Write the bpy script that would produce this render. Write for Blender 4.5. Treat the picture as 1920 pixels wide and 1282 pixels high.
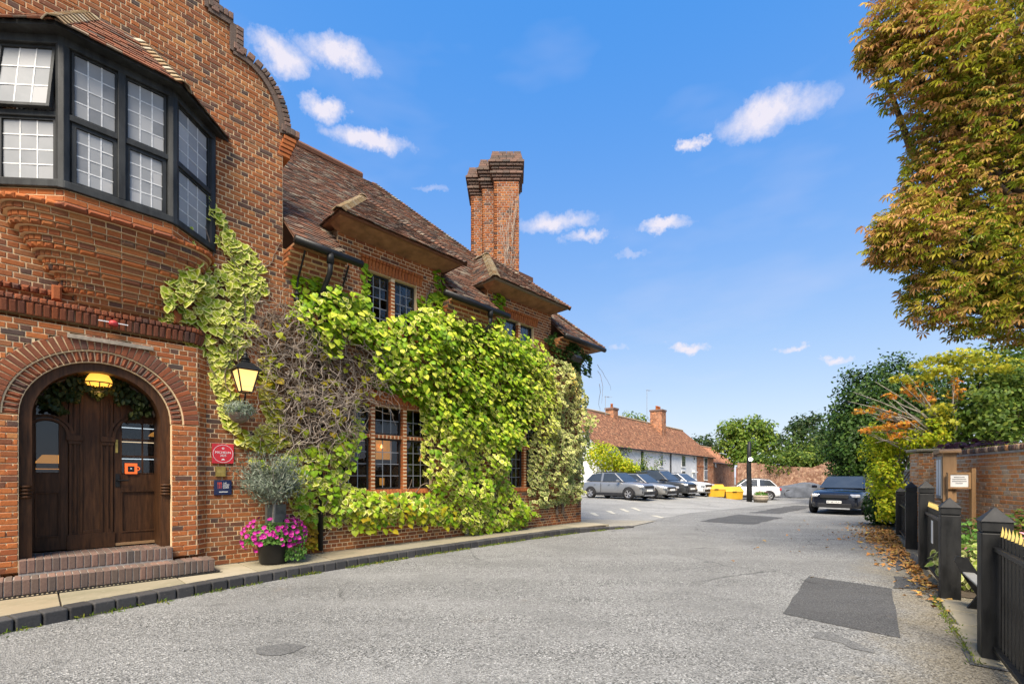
import bpy, bmesh, math, random
import numpy as np
from mathutils import Matrix, Vector

# ------------------------------------------------------------------ camera, sky, sun, exposure
for o in list(bpy.data.objects): bpy.data.objects.remove(o, do_unlink=True)
SC = bpy.context.scene
COL = SC.collection
R = math.radians
random.seed(7); RNG = np.random.default_rng(11)

CAMH, FPX, HX, HY = 1.6, 870.0, 960.0, 893.0          # eye height and the photograph's perspective
cd = bpy.data.cameras.new('camera'); cam = bpy.data.objects.new('camera', cd); COL.objects.link(cam)
cam.location = (0, 0, CAMH); cam.rotation_euler = (R(90), 0, 0)
cd.sensor_width = 36; cd.lens = FPX / 1920 * 36; cd.shift_y = (HY - 641) / 1920; cd.clip_start = .05; cd.clip_end = 3000
SC.camera = cam

SUN_EL, SUN_AZ = 54.0, 197.0      # degrees; azimuth clockwise from +Y (the view direction)
W = bpy.data.worlds.new('World'); SC.world = W; W.use_nodes = True
def build_world():
    nt = W.node_tree; N = nt.nodes; Lk = nt.links; N.clear()
    out = N.new('ShaderNodeOutputWorld'); bg = N.new('ShaderNodeBackground'); bg.inputs['Strength'].default_value = .12
    sky = N.new('ShaderNodeTexSky'); sky.sky_type = 'NISHITA'; sky.sun_disc = False
    sky.sun_elevation = R(SUN_EL); sky.sun_rotation = R(SUN_AZ); sky.air_density = 1.15; sky.dust_density = .35; sky.ozone_density = 2.2
    def math_(op, a, b=None, c=None):
        n = N.new('ShaderNodeMath'); n.operation = op
        for i, v in enumerate((a, b, c)):
            if v is None: continue
            if isinstance(v, (int, float)): n.inputs[i].default_value = v
            else: Lk.new(v, n.inputs[i])
        return n.outputs[0]
    def vnode(op, a, *cs):
        n = N.new('ShaderNodeVectorMath'); n.operation = op; Lk.new(a, n.inputs[0])
        for i, c in enumerate(cs):
            if isinstance(c, tuple): n.inputs[i + 1].default_value = c
            else: Lk.new(c, n.inputs[i + 1])
        return n.outputs[0]
    # the photograph's deeper, softer blue: the sky's channels with a shoulder
    v0 = vnode('MAXIMUM', vnode('SUBTRACT', sky.outputs[0], (.6, 0, 0)), (.05, .05, .05))
    hs = vnode('DIVIDE', vnode('MULTIPLY', v0, (1.35, 1.14, 4.85)), vnode('MULTIPLY_ADD', v0, (.25, .181, 1.036), (1, 1, 1)))
    tc = N.new('ShaderNodeTexCoord')
    n1 = N.new('ShaderNodeTexNoise'); n1.inputs['Scale'].default_value = 17; n1.inputs['Detail'].default_value = 6; n1.inputs['Roughness'].default_value = .68
    Lk.new(tc.outputs['Generated'], n1.inputs['Vector']); sc_ = N.new('ShaderNodeSeparateColor'); Lk.new(n1.outputs['Color'], sc_.inputs[0]); wob_src = sc_.outputs[2]
    sx = N.new('ShaderNodeSeparateXYZ'); Lk.new(tc.outputs['Generated'], sx.inputs[0])
    az = math_('ARCTAN2', sx.outputs[0], sx.outputs[1]); el = math_('ARCSINE', sx.outputs[2])
    wob = math_('SUBTRACT', sc_.outputs[0], .5); wob2 = math_('SUBTRACT', sc_.outputs[1], .5)
    az = math_('ADD', az, math_('MULTIPLY', wob, .13)); el = math_('ADD', el, math_('MULTIPLY', wob2, .06))
    # clouds as directions (azimuth, elevation) in the sky with their half sizes, radians; [px, py, half w, half h, weight]
    CL = [(628, 98, 78, 34, 1), (608, 202, 48, 26, .95), (690, 262, 82, 22, .95), (1450, 212, 118, 40, 1.1), (1305, 264, 30, 12, .8), (1040, 417, 76, 19, .85),
          (1105, 443, 50, 12, .7), (1252, 420, 60, 13, .8), (1290, 650, 46, 9, .8), (1180, 475, 60, 10, .35), (800, 352, 45, 11, .35), (1495, 651, 36, 8, .6),
          (1585, 674, 42, 8, .7), (530, 100, 70, 36, .75), (500, 150, 50, 30, .4), (1165, 650, 40, 10, .35)]
    vec = N.new('ShaderNodeCombineXYZ'); Lk.new(az, vec.inputs[0]); Lk.new(el, vec.inputs[1])
    def vmath(op, a, *cs):
        n = N.new('ShaderNodeVectorMath'); n.operation = op; Lk.new(a, n.inputs[0])
        for i, c in enumerate(cs): n.inputs[i + 1].default_value = c
        return n
    tot = None
    for px, py, hw, hh, wt in CL:
        dx, dz = (px - HX) / FPX, (HY - py) / FPX; rr = math.sqrt(dx * dx + 1 + dz * dz)
        a0, e0 = math.atan2(dx, 1), math.asin(dz / rr); c = 1 / rr
        ra, re = hw / FPX / (1 + dx * dx), hh / FPX * c * math.sqrt(1 + dx * dx) * c
        q = vmath('LENGTH', vmath('MULTIPLY_ADD', vec.outputs[0], (1 / ra, 1 / re, 0), (-a0 / ra, -e0 / re, 1.3 * (1 - wt))).outputs[0]).outputs['Value']
        tot = q if tot is None else math_('MINIMUM', tot, q)
    tot = math_('MAXIMUM', math_('SUBTRACT', 1.1, tot), 0.0)
    # thin broken cloud over the rest of the sky, the same everywhere
    n3 = N.new('ShaderNodeTexNoise'); n3.inputs['Scale'].default_value = 2.6; n3.inputs['Detail'].default_value = 4; n3.inputs['Roughness'].default_value = .55
    mp = vmath('MULTIPLY', tc.outputs['Generated'], (1, 1, 3.2)); Lk.new(mp.outputs[0], n3.inputs['Vector'])
    mr = N.new('ShaderNodeMapRange'); mr.inputs['From Min'].default_value = .5; mr.inputs['From Max'].default_value = .85; mr.inputs['To Max'].default_value = .22
    Lk.new(n3.outputs[0], mr.inputs['Value'])
    body = math_('MULTIPLY', tot, math_('ADD', .05, math_('MULTIPLY', wob_src, 2.2)))
    fac = math_('MINIMUM', math_('ADD', body, mr.outputs[0]), .93)
    mx = N.new('ShaderNodeMixRGB'); mx.inputs[2].default_value = (3.7, 3.5, 3.85, 1)
    Lk.new(fac, mx.inputs[0]); Lk.new(hs, mx.inputs[1]); Lk.new(mx.outputs[0], bg.inputs['Color']); Lk.new(bg.outputs[0], out.inputs[0])
build_world()
sd = bpy.data.lights.new('sun', 'SUN'); sd.energy = 4.7; sd.angle = R(36); sd.color = (1, .89, .74)
sun = bpy.data.objects.new('sun', sd); COL.objects.link(sun)
_a, _e = R(SUN_AZ), R(SUN_EL)
sun.rotation_euler = Vector((-math.sin(_a) * math.cos(_e), -math.cos(_a) * math.cos(_e), -math.sin(_e))).to_track_quat('-Z', 'Y').to_euler()
sun.location = (-2, -10, 20)
SC.view_settings.view_transform = 'Standard'; SC.view_settings.look = 'None'; SC.view_settings.gamma = 1
SC.view_settings.exposure = 1.05; SC.view_settings.use_curve_mapping = False
SC.render.engine = 'CYCLES'
cy = SC.cycles; cy.use_denoising = True; cy.max_bounces = 7; cy.diffuse_bounces = 3; cy.glossy_bounces = 3; cy.transmission_bounces = 4; cy.transparent_max_bounces = 8
cy.caustics_reflective = False; cy.caustics_refractive = False; cy.use_adaptive_sampling = True; cy.adaptive_threshold = .015
cy.sample_clamp_indirect = 6

# ------------------------------------------------------------------ helpers
class Frame:
    """A local frame standing on the ground: x along a facade, y away behind it, z up; fac() turns a measured point of the photograph into it."""
    def __init__(s, X, Y, ang, Z=0):
        s.o = np.array((X, Y, Z), float); a = R(ang)      # ang: direction of x, clockwise from the view direction
        s.d = np.array((math.sin(a), math.cos(a))); s.l = np.array((-s.d[1], s.d[0])); s.rz = math.atan2(s.d[1], s.d[0])
    def fac(s, px, py, y=0.):
        r = ((px - HX) / FPX, 1., (HY - py) / FPX); t = (y + s.o[:2] @ s.l) / (r[0] * s.l[0] + r[1] * s.l[1])
        p = np.array((t * r[0], t)) - s.o[:2]
        return float(p @ s.d), float(CAMH + t * r[2] - s.o[2])
    def gnd(s, px, py, z=0.):
        t = (z + s.o[2] - CAMH) * FPX / (HY - py); p = np.array((t * (px - HX) / FPX, t)) - s.o[:2]
        return float(p @ s.d), float(p @ s.l)
    def to_world(s, P):
        P = np.asarray(P, float); q = s.o[None] + 0 * P
        q[:, :2] += P[:, :1] * s.d[None] + P[:, 1:2] * s.l[None]; q[:, 2] += P[:, 2]
        return q
def wpt(px, py, Y): return ((px - HX) / FPX * Y, Y, CAMH + (HY - py) / FPX * Y)
def gpt(px, py, z=0.):
    t = (z - CAMH) * FPX / (HY - py); return (t * (px - HX) / FPX, t)

def tag(o, label=None, cat=None, group=None, kind=None):
    if label: o['label'] = label
    if cat: o['category'] = cat
    if group: o['group'] = group
    if kind: o['kind'] = kind
    return o
def empty(name, loc=(0, 0, 0), rz=0, **k):
    o = bpy.data.objects.new(name, None); COL.objects.link(o); o.location = loc; o.rotation_euler = (0, 0, rz); o.empty_display_size = .2
    return tag(o, **k)
def link(name, me, parent=None, **k):
    o = bpy.data.objects.new(name, me); COL.objects.link(o)
    if parent is not None: o.parent = parent
    return tag(o, **k)
def np_mesh(name, V, F, mat, smooth=False, attrs=None):
    """V (n,3), F (m,k) arrays -> mesh, fast."""
    V = np.ascontiguousarray(V, np.float32); F = np.ascontiguousarray(F, np.int32); m, k = F.shape
    me = bpy.data.meshes.new(name); me.vertices.add(len(V)); me.vertices.foreach_set('co', V.ravel())
    me.loops.add(m * k); me.loops.foreach_set('vertex_index', F.ravel()); me.polygons.add(m)
    me.polygons.foreach_set('loop_start', np.arange(0, m * k, k, dtype=np.int32)); me.polygons.foreach_set('loop_total', np.full(m, k, np.int32))
    me.polygons.foreach_set('use_smooth', np.full(m, smooth, bool))
    for an, av in (attrs or {}).items():
        a = me.attributes.new(an, 'FLOAT', 'POINT'); a.data.foreach_set('value', np.ascontiguousarray(av, np.float32))
    me.materials.append(mat); me.update(calc_edges=True)
    return me
class MB:
    def __init__(s): s.V = []; s.F = []
    def add(s, V, F):
        b = len(s.V); s.V += [tuple(v) for v in V]; s.F += [tuple(i + b for i in f) for f in F]; return s
    def box(s, x0, x1, y0, y1, z0, z1):
        return s.add([(x0, y0, z0), (x1, y0, z0), (x1, y1, z0), (x0, y1, z0), (x0, y0, z1), (x1, y0, z1), (x1, y1, z1), (x0, y1, z1)],
                     [(3, 2, 1, 0), (4, 5, 6, 7), (0, 1, 5, 4), (1, 2, 6, 5), (2, 3, 7, 6), (3, 0, 4, 7)])
    def bar(s, a, b, w, h, up=(0, 0, 1)):
        """a box of section w x h from a to b"""
        a, b = Vector(a), Vector(b); d = (b - a).normalized(); u = Vector(up); sd_ = d.cross(u)
        if sd_.length < 1e-4: sd_ = d.cross(Vector((0, 1, 0)))
        sd_.normalize(); u = sd_.cross(d).normalized(); V = []
        for p in (a, b):
            for i, j in ((-1, -1), (1, -1), (1, 1), (-1, 1)): V.append(p + sd_ * (i * w / 2) + u * (j * h / 2))
        return s.add(V, [(0, 1, 2, 3), (7, 6, 5, 4), (0, 4, 5, 1), (1, 5, 6, 2), (2, 6, 7, 3), (3, 7, 4, 0)])
    def tube(s, pts, r, n=8, cap=True):
        P = [Vector(p) for p in pts]; rs = r if isinstance(r, (list, tuple)) else [r] * len(P); V = []; ref = Vector((.3, .2, 1)).normalized()
        for i, p in enumerate(P):
            d = (P[min(i + 1, len(P) - 1)] - P[max(i - 1, 0)]).normalized(); a = d.cross(ref)
            if a.length < .05: a = d.cross(Vector((1, 0, 0)))
            a.normalize(); b = d.cross(a)
            for k in range(n): t = 2 * math.pi * k / n; V.append(p + (a * math.cos(t) + b * math.sin(t)) * rs[i])
        F = [(i * n + k, i * n + (k + 1) % n, (i + 1) * n + (k + 1) % n, (i + 1) * n + k) for i in range(len(P) - 1) for k in range(n)]
        if cap: F += [tuple(range(n))[::-1], tuple((len(P) - 1) * n + k for k in range(n))]
        return s.add(V, F)
    def lathe(s, prof, c=(0, 0, 0), n=16, axis='z', cap=True):
        V = []
        for r, z in prof:
            for k in range(n):
                t = 2 * math.pi * k / n; x, y = r * math.cos(t), r * math.sin(t)
                V.append((c[0] + x, c[1] + y, c[2] + z) if axis == 'z' else (c[0] + x, c[1] + z, c[2] + y))
        F = [(i * n + k, i * n + (k + 1) % n, (i + 1) * n + (k + 1) % n, (i + 1) * n + k) for i in range(len(prof) - 1) for k in range(n)]
        if cap: F += [tuple(range(n))[::-1], tuple((len(prof) - 1) * n + k for k in range(n))]
        if axis != 'z': F = [f[::-1] for f in F]
        return s.add(V, F)
    def prism(s, poly, y0, y1):
        """polygon of (x, z) extruded along y"""
        n = len(poly); V = [(x, y0, z) for x, z in poly] + [(x, y1, z) for x, z in poly]
        F = [tuple(range(n)), tuple(range(n, 2 * n))[::-1]] + [(i, i + n, (i + 1) % n + n, (i + 1) % n) for i in range(n)]
        return s.add(V, F)
    def slab(s, poly, z0, z1):
        n = len(poly); V = [(x, y, z0) for x, y in poly] + [(x, y, z1) for x, y in poly]
        F = [tuple(range(n))[::-1], tuple(range(n, 2 * n))] + [(i, (i + 1) % n, (i + 1) % n + n, i + n) for i in range(n)]
        return s.add(V, F)
    def mesh(s, name, mat, smooth=False):
        me = bpy.data.meshes.new(name); me.from_pydata(s.V, [], s.F); me.materials.append(mat)
        if smooth: me.polygons.foreach_set('use_smooth', [True] * len(me.polygons))
        me.update(); return me
    def build(s, name, mat, parent=None, smooth=False, bevel=0, **k):
        o = link(name, s.mesh(name, mat, smooth), parent, **k)
        if bevel:
            m = o.modifiers.new('bevel', 'BEVEL'); m.width = bevel; m.segments = 2; m.limit_method = 'ANGLE'; m.angle_limit = R(35)
        return o
def text_obj(name, body, size, mat, parent, M, ext=.0015, align='CENTER'):
    c = bpy.data.curves.new(name, 'FONT'); c.body = body; c.size = size; c.extrude = ext; c.align_x = align; c.align_y = 'CENTER'
    t = bpy.data.objects.new('tmp', c); COL.objects.link(t); dg = bpy.context.evaluated_depsgraph_get()
    me = bpy.data.meshes.new_from_object(t.evaluated_get(dg)); bpy.data.objects.remove(t); me.materials.clear(); me.materials.append(mat); me.transform(M)
    return link(name, me, parent)
# text standing on a wall that faces local -y
def wall_text(name, body, size, mat, parent, x, y, z, **k): return text_obj(name, body, size, mat, parent, Matrix.Translation((x, y, z)) @ Matrix.Rotation(R(90), 4, 'X'), **k)

# ------------------------------------------------------------------ materials
class MT:
    def __init__(s, name):
        s.m = bpy.data.materials.new(name); s.m.use_nodes = True; s.nt = s.m.node_tree; s.N = s.nt.nodes; s.L = s.nt.links; s.N.clear()
        s.out = s.N.new('ShaderNodeOutputMaterial'); s.co = None
    def n(s, t, **k):
        nd = s.N.new('ShaderNode' + t)
        for a, v in k.items(): setattr(nd, a, v)
        return nd
    def set(s, sock, v):
        if v is None: return
        if hasattr(v, 'is_output') or isinstance(v, bpy.types.NodeSocket): s.L.new(v, sock)
        elif isinstance(v, tuple) and len(v) == 3 and sock.type == 'RGBA': sock.default_value = (*v, 1)
        else: sock.default_value = v
    def coord(s, kind='Object'):
        if s.co is None: s.co = s.n('TexCoord')
        return s.co.outputs[kind]
    def geo(s): return s.n('NewGeometry').outputs['Position']
    def noise(s, scale, detail=4, rough=.55, vec=None, out=0):
        nd = s.n('TexNoise'); nd.inputs['Scale'].default_value = scale; nd.inputs['Detail'].default_value = detail; nd.inputs['Roughness'].default_value = rough
        s.set(nd.inputs['Vector'], vec if vec is not None else s.coord()); return nd.outputs[out]
    def voro(s, scale, vec=None, feature='F1', out='Distance'):
        nd = s.n('TexVoronoi', feature=feature); nd.inputs['Scale'].default_value = scale; s.set(nd.inputs['Vector'], vec if vec is not None else s.coord()); return nd.outputs[out]
    def ramp(s, fac, stops, interp='LINEAR'):
        nd = s.n('ValToRGB'); cr = nd.color_ramp; cr.interpolation = interp
        while len(cr.elements) < len(stops): cr.elements.new(.5)
        for e, (p, c) in zip(cr.elements, stops): e.position = p; e.color = (*c, 1) if len(c) == 3 else c
        s.set(nd.inputs[0], fac); return nd.outputs[0]
    def mix(s, fac, a, b, mode='MIX'):
        nd = s.n('MixRGB', blend_type=mode); s.set(nd.inputs[0], fac); s.set(nd.inputs[1], a); s.set(nd.inputs[2], b); return nd.outputs[0]
    def math(s, op, a, b=None):
        nd = s.n('Math', operation=op); s.set(nd.inputs[0], a); s.set(nd.inputs[1], b); return nd.outputs[0]
    def mr(s, v, a, b, c=0., d=1.):
        nd = s.n('MapRange'); s.set(nd.inputs['Value'], v)
        for i, x in zip(('From Min', 'From Max', 'To Min', 'To Max'), (a, b, c, d)): nd.inputs[i].default_value = x
        return nd.outputs[0]
    def attr(s, name): nd = s.n('Attribute', attribute_name=name); return nd.outputs['Fac']
    def rnd(s):
        """a random number per piece, whether the piece is an object of its own or one of a joined field"""
        oi = s.n('ObjectInfo'); return s.math('FRACT', s.math('ADD', oi.outputs['Random'], s.attr('rnd')))
    def scalev(s, sc, vec=None):
        nd = s.n('Mapping'); nd.inputs['Scale'].default_value = sc; s.set(nd.inputs[0], vec if vec is not None else s.coord()); return nd.outputs[0]
    def bump(s, h, strength=.3, dist=.01):
        nd = s.n('Bump'); nd.inputs['Strength'].default_value = strength; nd.inputs['Distance'].default_value = dist; s.set(nd.inputs['Height'], h); return nd.outputs[0]
    def pr(s, col, rough=.8, normal=None, metal=0., spec=.3, coat=0., emit=None, estr=0., trans=0., alpha=None):
        p = s.n('BsdfPrincipled'); s.set(p.inputs['Base Color'], col); s.set(p.inputs['Roughness'], rough); s.set(p.inputs['Metallic'], metal); s.set(p.inputs['Specular IOR Level'], spec)
        s.set(p.inputs['Normal'], normal); s.set(p.inputs['Coat Weight'], coat)
        if coat: p.inputs['Coat Roughness'].default_value = .05
        if emit: s.set(p.inputs['Emission Color'], emit); p.inputs['Emission Strength'].default_value = estr
        if trans: p.inputs['Transmission Weight'].default_value = trans
        s.L.new(p.outputs[0], s.out.inputs[0]); return s.m
    def leaf(s, col, rough=.45, transl=.35, tcol=None):
        d = s.n('BsdfPrincipled'); s.set(d.inputs['Base Color'], col); d.inputs['Roughness'].default_value = rough; d.inputs['Specular IOR Level'].default_value = .18
        t = s.n('BsdfTranslucent'); s.set(t.inputs['Color'], tcol if tcol is not None else col); x = s.n('MixShader'); x.inputs[0].default_value = transl
        s.L.new(d.outputs[0], x.inputs[1]); s.L.new(t.outputs[0], x.inputs[2]); s.L.new(x.outputs[0], s.out.inputs[0]); return s.m

M = {}
def plain(name, col, rough=.6, metal=0., spec=.4, coat=0., var=.25, scale=6., bump=0., emit=None, estr=0.):
    t = MT(name); nz = t.noise(scale, 5, .6); c = t.mix(t.mr(nz, .3, .7), tuple(x * (1 - var) for x in col), tuple(min(1, x * (1 + var)) for x in col))
    nb = t.bump(t.noise(scale * 9, 4), bump, .004) if bump else None
    M[name] = t.pr(c, rough, nb, metal, spec, coat, emit, estr); return M[name]
def brickmat(name, stops, grime=.35):
    t = MT(name); r = t.rnd(); base = t.ramp(r, stops); g = t.geo(); n1 = t.noise(38, 5, .65, g); n2 = t.noise(1.1, 4, .6, g); n3 = t.noise(150, 3, .6, g)
    c = t.mix(t.mr(n1, .35, .75, 0, .55), base, t.mix(1, base, (.55, .5, .5), 'MULTIPLY')); c = t.mix(t.mr(n2, .52, .75, 0, grime), c, (.07, .05, .042))
    c = t.mix(t.mr(t.noise(14, 4, .6, g), .66, .8, 0, .35), c, (.45, .36, .26))
    M[name] = t.pr(c, .86, t.bump(t.math('ADD', n1, t.math('MULTIPLY', n3, .5)), .55, .006), spec=.2)
brickmat('brick', [(0, (.33, .108, .034)), (.2, (.25, .085, .034)), (.4, (.37, .132, .042)), (.55, (.30, .125, .052)), (.7, (.22, .078, .036)), (.8, (.155, .07, .042)), (.89, (.085, .062, .052)), (.95, (.44, .19, .065)), (1, (.38, .15, .055))], .14)
brickmat('brick_red', [(0, (.38, .115, .034)), (.5, (.44, .145, .044)), (1, (.31, .092, .034))], .1)
brickmat('brick_arch', [(0, (.25, .08, .036)), (.35, (.16, .064, .04)), (.6, (.30, .09, .036)), (.85, (.11, .06, .045)), (1, (.36, .105, .04))], .15)
brickmat('brick_dark', [(0, (.13, .10, .08)), (.5, (.18, .12, .095)), (.75, (.23, .14, .105)), (1, (.10, .085, .075))], .15)
brickmat('brick_blue', [(0, (.05, .05, .05)), (.5, (.072, .071, .07)), (1, (.042, .042, .042))], .15)
brickmat('brick_old', [(0, (.66, .29, .11)), (.25, (.62, .26, .09)), (.5, (.70, .43, .23)), (.7, (.58, .24, .09)), (.85, (.60, .46, .32)), (1, (.44, .28, .18))], .06)
brickmat('tile', [(0, (.12, .064, .04)), (.22, (.18, .085, .05)), (.42, (.085, .062, .048)), (.58, (.22, .10, .056)), (.72, (.062, .054, .048)), (.86, (.17, .13, .095)), (1, (.30, .25, .18))], .4)
brickmat('tile_bay', [(0, (.18, .078, .045)), (.3, (.27, .10, .052)), (.5, (.13, .07, .048)), (.7, (.30, .13, .07)), (.82, (.09, .065, .052)), (1, (.34, .25, .17))], .35)
brickmat('bonnet', [(0, (.40, .33, .2)), (.5, (.33, .22, .12)), (1, (.46, .42, .32))], .2)
t = MT('mortar'); g = t.geo(); c = t.mix(t.noise(2.2, 4, .6, g), (.80, .60, .36), (.62, .46, .27)); c = t.mix(t.mr(t.noise(.9, 4, .6, g), .58, .78, 0, .35), c, (.25, .2, .15))
M['mortar'] = t.pr(c, .95, t.bump(t.noise(120, 3, .6, g), .5, .004), spec=.1)
plain('mortar_grey', (.33, .30, .26), .95, var=.25, bump=.3); plain('mortar_pale', (.74, .64, .48), .95, var=.2, bump=.3)
t = MT('stone_slab'); g = t.geo(); r = t.rnd(); c = t.ramp(r, [(0, (.25, .22, .15)), (.4, (.32, .28, .2)), (.7, (.22, .2, .145)), (1, (.28, .23, .15))])
c = t.mix(t.mr(t.noise(2.4, 6, .65, g), .48, .72, 0, .6), c, (.15, .145, .085)); c = t.mix(t.mr(t.noise(9, 5, .6, g), .58, .8, 0, .5), c, (.48, .44, .34))
M['stone_slab'] = t.pr(c, .85, t.bump(t.noise(30, 6, .6, g), .35, .01), spec=.25)
def asphalt(name, lo, hi, stain, sc=1., moss=False):
    t = MT(name); g = t.geo(); v = t.voro(78 * sc, g, out='Color'); s1 = t.n('SeparateColor'); t.L.new(v, s1.inputs[0]); vd = t.voro(78 * sc, g)
    mid = tuple((a + b) / 2 for a, b in zip(lo, hi)); n1 = t.noise(.55, 6, .62, g); n2 = t.noise(3.4, 5, .6, g); n3 = t.noise(42, 4, .7, g)
    c = t.mix(s1.outputs[0], tuple(a * .9 + m * .1 for a, m in zip(lo, mid)), tuple(a * .9 + m * .1 for a, m in zip(hi, mid))); c = t.mix(t.mr(s1.outputs[1], .92, .94), c, tuple(min(.8, x * 1.35) for x in hi)); c = t.mix(t.mr(s1.outputs[2], .92, .95), c, tuple(x * .5 for x in lo))
    c = t.mix(t.mr(n3, .42, .72, 0, .55), c, tuple(x * .75 for x in lo))
    # wear along the lane, stains, hairline cracks
    rot = t.n('Mapping'); rot.inputs['Rotation'].default_value = (0, 0, R(-50)); rot.inputs['Scale'].default_value = (.16, 1.3, 1); t.set(rot.inputs[0], g); tr = t.noise(1.0, 5, .6, rot.outputs[0])
    c = t.mix(t.mr(tr, .42, .68, 0, .5), c, tuple(x * 1.25 for x in mid)); c = t.mix(t.mr(n1, .44, .68, 0, .6), c, tuple(x * .66 for x in mid)); c = t.mix(t.mr(n2, .58, .76, 0, stain), c, tuple(x * .62 for x in lo))
    c = t.mix(t.mr(t.noise(1.3, 6, .7, g), .63, .72, 0, .3), c, (.2, .15, .1)); c = t.mix(t.mr(t.noise(2.1, 3, .5, t.scalev((1, 1, 1), g)), .74, .78, 0, .55), c, tuple(x * .35 for x in lo))
    wv = t.n('VectorMath', operation='MULTIPLY_ADD'); nn = t.n('TexNoise'); nn.inputs['Scale'].default_value = 1.8; nn.inputs['Detail'].default_value = 4; t.set(nn.inputs['Vector'], g); t.L.new(nn.outputs['Color'], wv.inputs[0]); wv.inputs[1].default_value = (.7, .7, 0); t.set(wv.inputs[2], g)
    ck = t.voro(.33, wv.outputs[0], 'DISTANCE_TO_EDGE'); c = t.mix(t.math('MULTIPLY', t.mr(ck, .0, .009, .6, 0), t.mr(t.noise(.4, 3, .5, g), .5, .62)), c, tuple(x * .3 for x in lo))
    if moss:      # a band of grit, moss and leaf mould along the foot of the railings
        dt = t.n('VectorMath', operation='DOT_PRODUCT'); t.set(dt.inputs[0], g); dt.inputs[1].default_value = (-.803, .596, 0); d = t.math('ADD', t.math('SUBTRACT', dt.outputs['Value'], -.803 * 4.13 + .596 * 4.0), t.math('MULTIPLY', t.math('SUBTRACT', t.noise(1.7, 5, .65, g), .5), 1.5))
        c = t.mix(t.mr(d, .15, .95, .85, 0), c, t.mix(s1.outputs[0], (.085, .07, .046), (.3, .26, .18)))
    M[name] = t.pr(c, .9, t.bump(t.math('ADD', vd, t.math('MULTIPLY', n3, .4)), .85, .014), spec=.25)
asphalt('asphalt', (.06, .061, .058), (.375, .374, .356), .4, moss=True); asphalt('asphalt_patch', (.055, .055, .055), (.14, .14, .137), .35, 1.4); asphalt('asphalt_faded', (.085, .086, .083), (.24, .24, .232), .35, 1.2)
asphalt('asphalt_carpark', (.20, .199, .188), (.37, .368, .35), .25); asphalt('concrete', (.28, .26, .21), (.37, .345, .29), .3, 1.6); asphalt('verge_grit', (.085, .072, .05), (.28, .245, .18), .6, .8)
asphalt('path_gravel', (.16, .13, .09), (.3, .25, .18), .5)
plain('paint_line', (.42, .40, .33), .8, var=.3, scale=14); plain('soil', (.06, .045, .03), .95, var=.4, scale=12, bump=.8)
t = MT('black_timber'); g = t.coord(); nz = t.noise(7, 6, .65, t.scalev((1, 1, .25))); c = t.mix(t.mr(nz, .35, .7), (.011, .012, .012), (.04, .043, .042)); c = t.mix(t.mr(t.noise(26, 5, .7), .66, .76, 0, .5), c, (.2, .19, .17))
M['black_timber'] = t.pr(c, .55, t.bump(nz, .4, .01))
t = MT('oak_dark'); nz = t.noise(5, 6, .65, t.scalev((6, 6, .6))); c = t.mix(t.mr(nz, .3, .72), (.024, .011, .005), (.1, .043, .017)); M['oak_dark'] = t.pr(c, .5, t.bump(nz, .25, .004), spec=.2)
t = MT('oak_sign'); nz = t.noise(6, 6, .65, t.scalev((5, 5, .6))); M['oak_sign'] = t.pr(t.mix(nz, (.2, .11, .05), (.42, .26, .13)), .6, t.bump(nz, .2, .004))
t = MT('oak_grey'); nz = t.noise(6, 6, .65, t.scalev((5, 5, .6))); M['oak_grey'] = t.pr(t.mix(nz, (.22, .2, .17), (.4, .38, .34)), .7, t.bump(nz, .2, .004))
def glassmat(name, refl, tint):
    t = MT(name); tr = t.n('BsdfTransparent'); t.set(tr.inputs[0], tint); gl = t.n('BsdfGlossy'); gl.inputs['Roughness'].default_value = .03
    t.set(gl.inputs['Normal'], t.bump(t.noise(9, 2), .08, .01)); lw = t.n('LayerWeight'); lw.inputs[0].default_value = .35
    f = t.math('MINIMUM', t.math('ADD', t.math('MULTIPLY', lw.outputs['Fresnel'], .45), refl), .95); x = t.n('MixShader'); t.set(x.inputs[0], f)
    t.L.new(tr.outputs[0], x.inputs[1]); t.L.new(gl.outputs[0], x.inputs[2]); t.L.new(x.outputs[0], t.out.inputs[0]); M[name] = t.m
glassmat('glass', .10, (.86, .88, .88)); glassmat('glass_dark', .03, (.6, .62, .62))
t = MT('glass_bay_sky'); c = t.ramp(t.rnd(), [(0, (.19, .20, .21)), (.4, (.31, .32, .325)), (.7, (.26, .27, .275)), (.9, (.4, .4, .395)), (1, (.46, .46, .45))]); c = t.mix(t.mr(t.noise(3.5, 3, .5, t.geo()), .35, .7, 0, .5), c, (.37, .375, .38)); M['glass_bay_sky'] = t.pr(c, .3, t.bump(t.noise(14, 2, .5, t.geo()), .12, .01), spec=.1)  # opaque bay panes; the pale sky reflection is painted into their grey
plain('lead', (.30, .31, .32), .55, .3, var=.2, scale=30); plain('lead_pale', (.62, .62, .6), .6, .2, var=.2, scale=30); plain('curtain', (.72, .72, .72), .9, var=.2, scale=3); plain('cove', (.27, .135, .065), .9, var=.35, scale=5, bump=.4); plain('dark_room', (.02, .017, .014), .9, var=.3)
plain('iron', (.010, .010, .010), .45, .0, .3, var=.4, scale=20, bump=.15); plain('iron_worn', (.012, .012, .0118), .55, .0, .3, var=.5, scale=14, bump=.3); t = MT('iron_worn'); nz = t.noise(9, 6, .65, t.scalev((1, 1, .3))); c = t.mix(t.mr(nz, .35, .7), (.007, .007, .0068), (.02, .02, .0195)); c = t.mix(t.mr(t.noise(34, 5, .75), .69, .76, 0, .55), c, (.16, .15, .135)); c = t.mix(t.mr(t.noise(4, 5, .7), .55, .75, 0, .35), c, (.045, .04, .032)); M['iron_worn'] = t.pr(c, t.mr(nz, .3, .7, .4, .7), t.bump(nz, .35, .006), spec=.3)
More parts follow.
